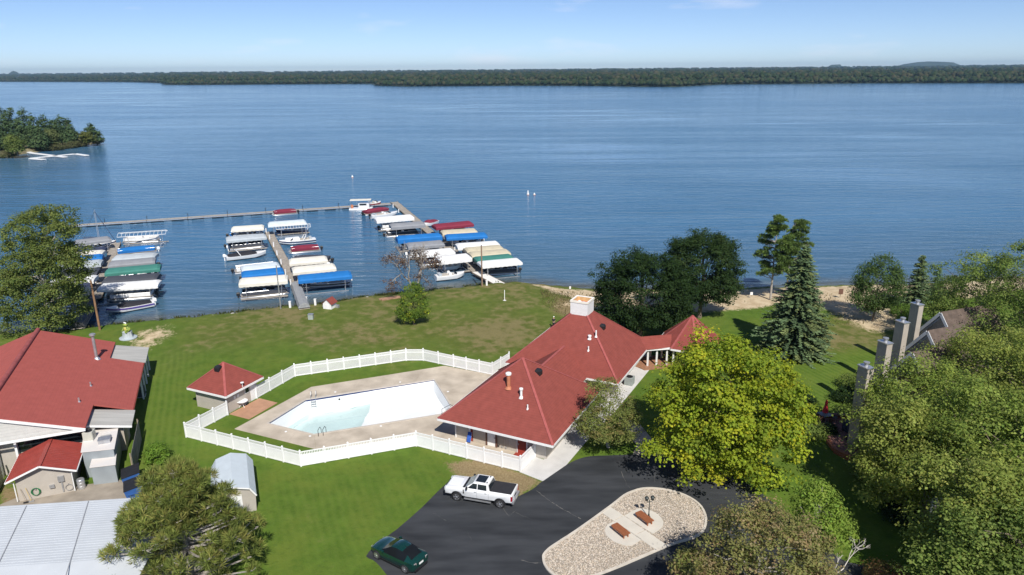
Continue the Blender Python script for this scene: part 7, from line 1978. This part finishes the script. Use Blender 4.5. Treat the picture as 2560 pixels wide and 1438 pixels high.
# trees round the townhouses
OAK = [(.078, .104, .020), (.100, .126, .026), (.058, .080, .017), (.125, .148, .034), (.042, .060, .014)]
OAK2 = [(.062, .088, .020), (.082, .110, .026), (.044, .064, .016), (.105, .128, .034)]
OAK, OAK2 = brighter(OAK, 1.2), brighter(OAK2, 1.15)
OAK3 = [(.110, .125, .026), (.125, .150, .034), (.075, .098, .020), (.150, .165, .045)]
def big_tree(label, px, py, zc, r_, rz, seed, pal=OAK, n_clump=900, leaf=.24, name='oak_tree', group=None):
    c = at(px, py, zc); rng = np.random.default_rng(seed)
    el = lobes(rng, (0, 0, zc), r_, 12, rz, .68, .44); el += [(d_[0] * r_ * .86, d_[1] * r_ * .86, zc + d_[2] * rz * .86, r_ * .24, r_ * .24, rz * .2) for d_ in unit(rng, 14)]
    return broadleaf(name, label, (c.x, c.y, 0), zc + rz, el, pal, seed, int(n_clump * .75), 46, .8, leaf * .95, .32, n_l=22, hollow=.62, bough=7, fill=.72)
big_tree('tall oak at the right edge of the beach behind the townhouses', 2470, 735, 8.5, 6.6, 6.6, 71, OAK2)
big_tree('oak cut by the right frame edge behind the townhouses', 2580, 760, 9.5, 6.5, 7.5, 72, OAK2, 800)
big_tree('oak in front of the middle townhouse chimneys', 2290, 1005, 6.0, 4.7, 4.4, 73)
big_tree('oak over the far townhouse roofs', 2460, 935, 6.2, 5.0, 4.8, 74, OAK3)
big_tree('oak at the right frame edge level with the patio', 2575, 1000, 7.6, 5.6, 5.6, 75, OAK3)
big_tree('oak rising right of the brick patio', 2268, 1135, 5.4, 3.9, 4.0, 76, OAK3)
big_tree('oak in the middle of the right hand grove', 2430, 1100, 7.2, 5.0, 5.0, 77)
big_tree('oak at the right frame edge below the middle of the grove', 2575, 1195, 7.2, 5.0, 5.2, 78)
big_tree('oak right of the lone townhouse corner', 2460, 1295, 6.0, 4.5, 4.4, 79, OAK3)
big_tree('oak in the bottom right corner', 2570, 1400, 6.0, 4.6, 4.4, 80, OAK2)
big_tree('oak at the bottom edge, leftmost of the right hand grove', 2420, 1440, 4.0, 3.6, 3.2, 81, OAK2, 600)

# yellow green maple by the drive
c = at(1826, 1008, 7.6); rng = np.random.default_rng(9)
el = lobes(rng, (0, 0, 7.4), 6.3, 15, 7.2, .5, .5) + [(d_[0] * 5.4, d_[1] * 5.4, 7.5 + d_[2] * 6.0, 1.4, 1.4, 1.3) for d_ in unit(rng, 22)] + [(-1.5, -3.5, 2.9, 3.6, 2.6, 1.9), (3.2, -2.2, 3.0, 3.4, 2.8, 2.0), (-4.2, -.5, 3.8, 2.8, 2.6, 2.0)]
broadleaf('maple_tree', 'big maple turning yellow green beside the driveway loop', (c.x, c.y, 0), 14, el, brighter([(.110, .140, .012), (.082, .116, .013), (.150, .162, .012), (.056, .090, .013), (.205, .192, .013)], 1.1), 91, 1500, 52, .72, .25, .4, palw=[.3, .27, .2, .15, .08], lw=.95, hollow=.74, bough=6, fill=.5)
# ornamental tree at the walk
c = at(1524, 1032, 3.9); rng = np.random.default_rng(10)
el = lobes(rng, (0, 0, 3.9), 3.5, 9, 3.0, .55, .5)
broadleaf('crab_apple_tree', 'small olive green ornamental tree beside the clubhouse walk', (c.x, c.y, 0), 6.5, el, [(.085, .105, .028), (.11, .125, .036), (.062, .080, .022), (.14, .11, .045)], 92, 560, 44, .45, .16, .16, BARKG, bough=4, fill=.45, palw=[.4, .3, .2, .1])
# russet tree at the bottom edge
c = at(1905, 1385, 6.0); rng = np.random.default_rng(12)
el = lobes(rng, (0, 0, 5.6), 5.0, 12, 4.4, .6, .5)
broadleaf('russet_tree', 'olive and russet tree at the bottom edge in front of the driveway', (c.x, c.y, 0), 9, el, [(.095, .105, .030), (.125, .125, .042), (.155, .105, .058), (.070, .088, .022), (.17, .13, .075)], 93, 900, 44, .55, .18, .24, BARKG, bough=7, palw=[.3, .25, .18, .17, .1], hollow=.5)
c = at(1745, 1432, 3.6); rng = np.random.default_rng(13)
el = lobes(rng, (0, 0, 3.2), 2.0, 6, 1.7, .6, .5)
broadleaf('russet_tree', 'low russet sapling at the bottom edge below the island', (c.x, c.y, 0), 5, el, [(.095, .105, .030), (.125, .125, .042), (.155, .105, .058), (.070, .088, .022)], 94, 240, 28, .45, .18, .1, BARKG)
c = at(2048, 1268, 4.4); rng = np.random.default_rng(14)
el = [(0, 0, 4.2, 1.5, 1.5, 2.2), (-1.0, .2, 4.6, 1.0, 1.0, 1.6), (.9, -.2, 3.6, 1.2, 1.2, 1.6), (1.5, -.5, 2.8, 1.2, 1.2, 1.2), (-.3, 0, 5.9, .6, .6, 1.0)]
broadleaf('young_tree', 'light green young tree just right of the russet tree', (c.x, c.y, 0), 6.5, el, [(.10, .145, .024), (.125, .165, .030), (.075, .115, .020)], 95, 330, 26, .45, .19, .1, BARKG)
c = at(2215, 1432, .9); broadleaf('red_shrub', 'reddish shrub cut by the bottom edge at the right', (c.x, c.y, 0), 1.4, [(0, 0, .8, 1.5, 1.2, .7)], [(.20, .085, .045), (.15, .11, .045), (.10, .10, .03)], 96, 120, 24, .35, .16, .05, cat='shrub', n_l=5)
# bleached bare limb
b = at(2075, 1455, 3.0)
t = thing('bare_limb', 'bleached bare limb reaching up right at the bottom edge', 'branch', (b.x, b.y, 0)); rng = np.random.default_rng(3); mb = MB()
def grow2(p, d, L, r_, depth):
    d = d / np.linalg.norm(d); q = p + d * L; mb.tube([tuple(p), tuple((p + q) / 2 + rng.normal(size=3) * .05), tuple(q)], [r_, r_ * .8, r_ * .6], 5, cap=False)
    if depth >= 3: return
    for k in range(3): grow2(q, d + rng.normal(size=3) * .45, L * .6, r_ * .55, depth + 1)
mb.tube([(0, 0, 0), (.1, .1, 2), (.3, .3, 3.2)], [.09, .075, .06], 6); grow2(np.array([.3, .3, 3.2]), np.array([.9, .5, .55]), 1.7, .05, 0); grow2(np.array([.2, .25, 2.6]), np.array([.6, .9, .3]), 1.3, .04, 1)
mb.build('limb', BARKW, t, smooth=True, fixn=False)

# big pine bottom left
c = at(462, 1330, 5.0); rng = np.random.default_rng(15); bl = []
for i in range(190):
    f = rng.uniform(0, 1); z = 1.0 + 8.8 * f; a = rng.uniform(0, 6.28); rr3 = 7.4 * (1 - f * .80) * math.sqrt(rng.uniform(.08, 1)); bl.append((math.cos(a) * rr3 - .3, math.sin(a) * rr3, z, rng.uniform(.45, .85), .55))
bl += [(0, 0, 9.8, 1.0, .8), (.8, .3, 9.0, 1.1, .6), (-3.4, -.5, 3.0, 1.2, .6), (-2.6, .8, 5.2, 1.1, .6), (2.6, .5, 6.4, 1.2, .6)]
pine('pine_tree', 'big olive green pine over the white metal roof at the bottom left', (c.x, c.y, 0), 10, 97, [(.085, .105, .024), (.110, .128, .030), (.064, .082, .020), (.13, .125, .035)], bl, .55, 4200, 15, .28, BARKG, bw=.09)
# round shrub on the left lawn and a leafless sapling
c = at(394, 1158); broadleaf('round_shrub', 'round bright green shrub on the lawn above the big pine', (c.x, c.y, 0), 2, [(0, 0, 1.0, 1.05, 1.0, 1.0), (.2, 0, 1.6, .6, .6, .5)], [(.075, .125, .018), (.095, .145, .022), (.055, .098, .014)], 98, 150, 26, .35, .16, .06, cat='shrub', n_l=6)
b = at(112, 1438, 4.3); t = thing('bare_sapling', 'leafless sapling rising before the white metal roof', 'tree', (b.x, b.y - 1.2, 0)); rng = np.random.default_rng(6); mb = MB()
mb.tube([(0, 0, 0), (0, 0, 3.4)], [.06, .045], 6)
for k in range(4): grow2(np.array([0, 0, 3.3 + .1 * k]), np.array([rng.normal() * .45, rng.normal() * .3, 1.0]), .75, .024, 1)
mb.build('trunk', BARKG, t, smooth=True, fixn=False)

# garden shrubs round the patio and beach
for k, (px, py, r_, h_, lab, pal) in enumerate([
    (2010, 1022, 1.1, 1.6, 'dark conical shrub left of the patio parasol', DKGREEN), (2028, 1088, 1.6, 1.1, 'low spreading shrub at the left corner of the patio', OAK2), (2072, 1085, .6, .9, 'small round shrub on the brick patio edge', DKGREEN),
    (2112, 1002, 1.3, 1.6, 'dark shrub behind the patio bench edge', DKGREEN), (2125, 968, 1.4, 1.4, 'shrub at the foot of the nearest townhouse chimney', OAK2), (2250, 790, 1.6, 1.8, 'rounded shrub left of the middle sized spruce', [(.05, .085, .016), (.07, .11, .02)]),
    (2262, 815, 1.3, 1.3, 'low shrub behind the tallest townhouse chimney', [(.05, .085, .016), (.07, .11, .02)]), (2375, 735, 2.2, 3.0, 'loose shrub at the right end of the beach', OAK2), (2300, 1250, 1.4, 1.3, 'shrub at the foot of the lone townhouse corner', DKGREEN), (2250, 1300, 1.6, 1.2, 'low shrub left of the lone townhouse corner', DKGREEN), (2165, 1190, 1.5, 1.6, 'shrub right of the patio steps', OAK2),
    (1690, 905, 1.6, 2.8, 'light green bushy tree between clubhouse porch and yellow maple', [(.09, .115, .022), (.115, .135, .03)])]):
    c = at(px, py); broadleaf('shrub', lab, (c.x, c.y, 0), h_, [(0, 0, h_ * .5, r_, r_ * .95, h_ * .55), (.3 * r_, .1, h_ * .6, r_ * .6, r_ * .6, h_ * .45)], pal, 200 + k, 170, 24, .38, .17, .06, cat='shrub', n_l=5, group='garden shrubs')

# ---- wooded point on the left
PT = [(-700, 420), (-300, 402), (0, 396), (50, 388), (100, 381), (150, 374), (200, 368), (235, 362), (257, 358), (262, 354), (240, 348), (150, 346), (0, 345), (-300, 345), (-700, 345)]
ptw = [Vector(at2(x, y, WZ)) for x, y in PT]
bm_ = bmesh.new(); cen = sum(ptw, Vector((0, 0))) / len(ptw)
mb = MB()
pw = [(p.x, p.y) for p in ptw]; pin = shrink(pw, 5); pin2 = shrink(pw, 9); n_ = len(pw)
mb.add([(x, y, WZ - .6) for x, y in pw] + [(x, y, WZ + .7) for x, y in pin] + [(x, y, WZ + 1.5) for x, y in pin2], [q for i in range(n_) for j in [(i + 1) % n_] for q in ((i, j, n_ + j, n_ + i), (n_ + i, n_ + j, 2 * n_ + j, 2 * n_ + i))] + [list(range(2 * n_, 3 * n_))])
struct(mb.build('headland', mat('point_ground', (.16, .14, .07), .95, .4, .15, bump=.3, col2=(.22, .19, .11))))
pth = MB(); ps = [at(x, y, WZ + 1.62) for x, y in ((-80, 378), (0, 374), (60, 369), (110, 365), (150, 360), (172, 356))]
for a, b2 in zip(ps[:-1], ps[1:]): pth.bar(a, b2, 4.0, .12)
struct(pth.build('footpath', mat('sandy_path', (.50, .42, .28), .95, .1, .5)))
rng = np.random.default_rng(77)
PINEP = [(.022, .038, .016), (.029, .047, .019), (.016, .029, .013), (.036, .052, .021)]
def far_pine(px, py, pyt, r_, seed, name, label, pal, n_clump=150, cone=True):
    b2 = at(px, py, WZ + 1.4); h = top_z(b2.x, b2.y, px, pyt) - WZ - 1.4
    t = thing(name, label, 'tree', (b2.x, b2.y, WZ + 1.4), 0, 'trees on the wooded point'); rg = np.random.default_rng(seed)
    MB().tube([(0, 0, -.3), (0, 0, h * .9)], [.35, .08], 6).build('trunk', BARK, t)
    el = [(rg.normal() * .6, rg.normal() * .6, h * f, r_ * k, r_ * k, h * .14) for f, k in (((.22, 1.0), (.38, .95), (.54, .82), (.7, .66), (.84, .45), (.94, .25)) if cone else ((.3, .9), (.5, 1.1), (.7, .9), (.85, .6)))]
    crown(t, el, n_clump, 20, 1.3, .75, pal, rg, 'needle_green' if cone else 'leaf_green', flat=.5, hollow=.45, transl=.12 if cone else .35)
PL = 'dark pine in the clump on the wooded point'
for i, (px, py, pyt, r_) in enumerate([(-60, 372, 262, 5.5), (-20, 368, 268, 5.5), (12, 366, 266, 5), (40, 362, 264, 5.2), (70, 364, 272, 5), (30, 374, 298, 5), (60, 372, 300, 5), (95, 366, 288, 5), (85, 371, 310, 4.6), (118, 364, 288, 4.5), (105, 372, 318, 4.5), (140, 360, 300, 5), (158, 358, 290, 5), (175, 358, 300, 5), (-10, 378, 318, 5), (5, 376, 325, 4.5), (185, 360, 322, 4), (130, 366, 325, 4)]):
    far_pine(px, py, pyt, r_, 300 + i, 'pine_tree', PL, PINEP)
far_pine(232, 358, 311, 4.6, 330, 'pine_tree', 'lone pine at the very tip of the wooded point', PINEP)
far_pine(222, 360, 328, 3.6, 331, 'leafy_tree', 'olive leafy tree left of the lone pine on the point', [(.058, .066, .018), (.07, .078, .024)], cone=False)
far_pine(44, 388, 336, 3.8, 332, 'leafy_tree', 'light green tree at the root of the white floating dock', [(.065, .085, .022), (.085, .105, .03)], cone=False)
far_pine(132, 368, 322, 3.8, 333, 'leafy_tree', 'grey green leafy tree in front of the pines on the point', [(.065, .08, .03), (.085, .095, .04)], cone=False)
for i, (px, py, r_) in enumerate([(140, 374, 4), (160, 370, 4), (180, 368, 3.5), (200, 365, 3.5), (245, 358, 3), (210, 362, 3), (15, 392, 3.5), (30, 390, 3), (120, 375, 3)]):
    b2 = at(px, py, WZ + .5); broadleaf('shrub', 'brownish shrub on the rocky bank of the wooded point', (b2.x, b2.y, WZ + .5), 3, [(0, 0, 1.2, r_, r_, 1.6)], [(.060, .060, .028), (.075, .072, .036), (.048, .056, .022)], 340 + i, 60, 18, .8, .5, .08, cat='shrub', n_l=3, group='shrubs on the wooded point')

# ---- reeds and stones along the water's edge
def shore_weeds():
    rng = np.random.default_rng(44); xs = np.concatenate([rng.uniform(-80, -2, 5000), rng.uniform(-34, -18, 2500)]); d = np.abs(rng.normal(0, .8, len(xs))) - .3
    ys = shore_y(xs) - d; zz = np.interp(d, [-1, 0, .8, 2.2, 4.5], [-1.1, -1.0, -.5, -.12, 0]); keep = np.sin(xs * .8) + np.sin(xs * 2.1) + rng.normal(size=len(xs)) > .2
    xs, ys, zz = xs[keep], ys[keep], zz[keep]; n_ = len(xs); h = rng.uniform(.2, .65, n_)
    D = rng.normal(size=(n_, 3)) * .35 + np.array([0, 0, 1]); C_n = np.stack([xs, ys, zz + h * .4], 1)
    pal = np.array([(.07, .10, .02), (.10, .12, .03), (.14, .13, .05), (.05, .08, .02)])
    V, F, Cc = quads_np(C_n, D, unit(rng, n_), h, h * .28, pal[rng.integers(0, 4, n_)])
    o = link('reeds', mesh_np('reeds', V, F, leaf_mat('leaf_green'), Cc)); tag(o, 'tufts of weeds and reeds along the water edge', 'weeds', kind='stuff')
    # dune grass on the sand
    m_ = 5000; pts = [at2(x, y) for x, y in ((1350, 722), (1500, 735), (1490, 790), (1400, 790), (1340, 750))]; X = rng.uniform(5, 24, m_); Y = rng.uniform(98, 122, m_); k = poly_mask(X, Y, pts, 2) > .5; X, Y = X[k], Y[k]
    X2 = rng.uniform(38, 85, 4000); Y2 = rng.uniform(100, 117, 4000); kk = (np.sin(X2 * .4) * np.sin(Y2 * .5 + 1) + rng.normal(size=4000) * .3) > .45; X = np.concatenate([X, X2[kk]]); Y = np.concatenate([Y, Y2[kk]]); n_ = len(X); h = rng.uniform(.25, .6, n_)
    V, F, Cc = quads_np(np.stack([X, Y, h * .35 - .1], 1), rng.normal(size=(n_, 3)) * .4 + np.array([0, 0, 1]), unit(rng, n_), h, h * .2, np.array([(.20, .17, .07), (.14, .13, .05), (.26, .21, .10)])[rng.integers(0, 3, n_)])
    o = link('dune_grass', mesh_np('dune_grass', V, F, leaf_mat('leaf_green'), Cc)); tag(o, 'dry dune grass scattered over the beach sand', 'grass', kind='stuff')
shore_weeds()
for i, (x, y, r_) in enumerate([(*ZB(50, 1312), .35), (*ZB(258, 1292), .4), (*ZB(305, 1290), .3), (*ZC(280, 1365), .4), (*ZC(340, 1360), .35), (*ZC(405, 1362), .25), (1385, 1172, .25), (1180, 1172, .3)][:6]):
    p = at(x, y, -.3); mb = MB(); rg = random.Random(i); mb.lathe([(r_ * k * rg.uniform(.85, 1.15), z * r_) for k, z in ((.5, -.3), (1, 0), (.95, .35), (.6, .6), (.1, .7))], 9, sq=.7); o = mb.build('boulder', mat('pale_boulder', (.48, .46, .42), .9, .2, 3, bump=.4), smooth=True, loc=(p.x, p.y, -.35)); o.rotation_euler = (0, 0, i); tag(o, 'pale boulder at the lawn water edge, ' + ('leftmost of all', 'left of the grey pole', 'nearest left of the grey pole', 'left of the reddish boards', 'middle one left of the reddish boards', 'touching the reddish boards')[i], 'boulder', 'boulders at the water edge')

# ------------------------------------------------------------------ haze
hz_ = MB(); hz_.prism([(-17500, -400), (17500, -400), (17500, 17500), (-17500, 17500)], -6, 178)
ho = hz_.build('haze', [])
ho.data.materials.clear()
hm = bpy.data.materials.new('haze_air'); hm.use_nodes = True
hn = hm.node_tree.nodes; hn.remove(hn['Principled BSDF']); pv_ = hn.new('ShaderNodeVolumePrincipled')
pv_.inputs['Color'].default_value = (.48, .74, 1.0, 1); pv_.inputs['Density'].default_value = HAZE_D; pv_.inputs['Anisotropy'].default_value = .2
hm.node_tree.links.new(pv_.outputs[0], hn['Material Output'].inputs['Volume'])
ho.data.materials.append(hm); tag(ho, 'thin blue summer haze over the lake', 'haze', kind='stuff')
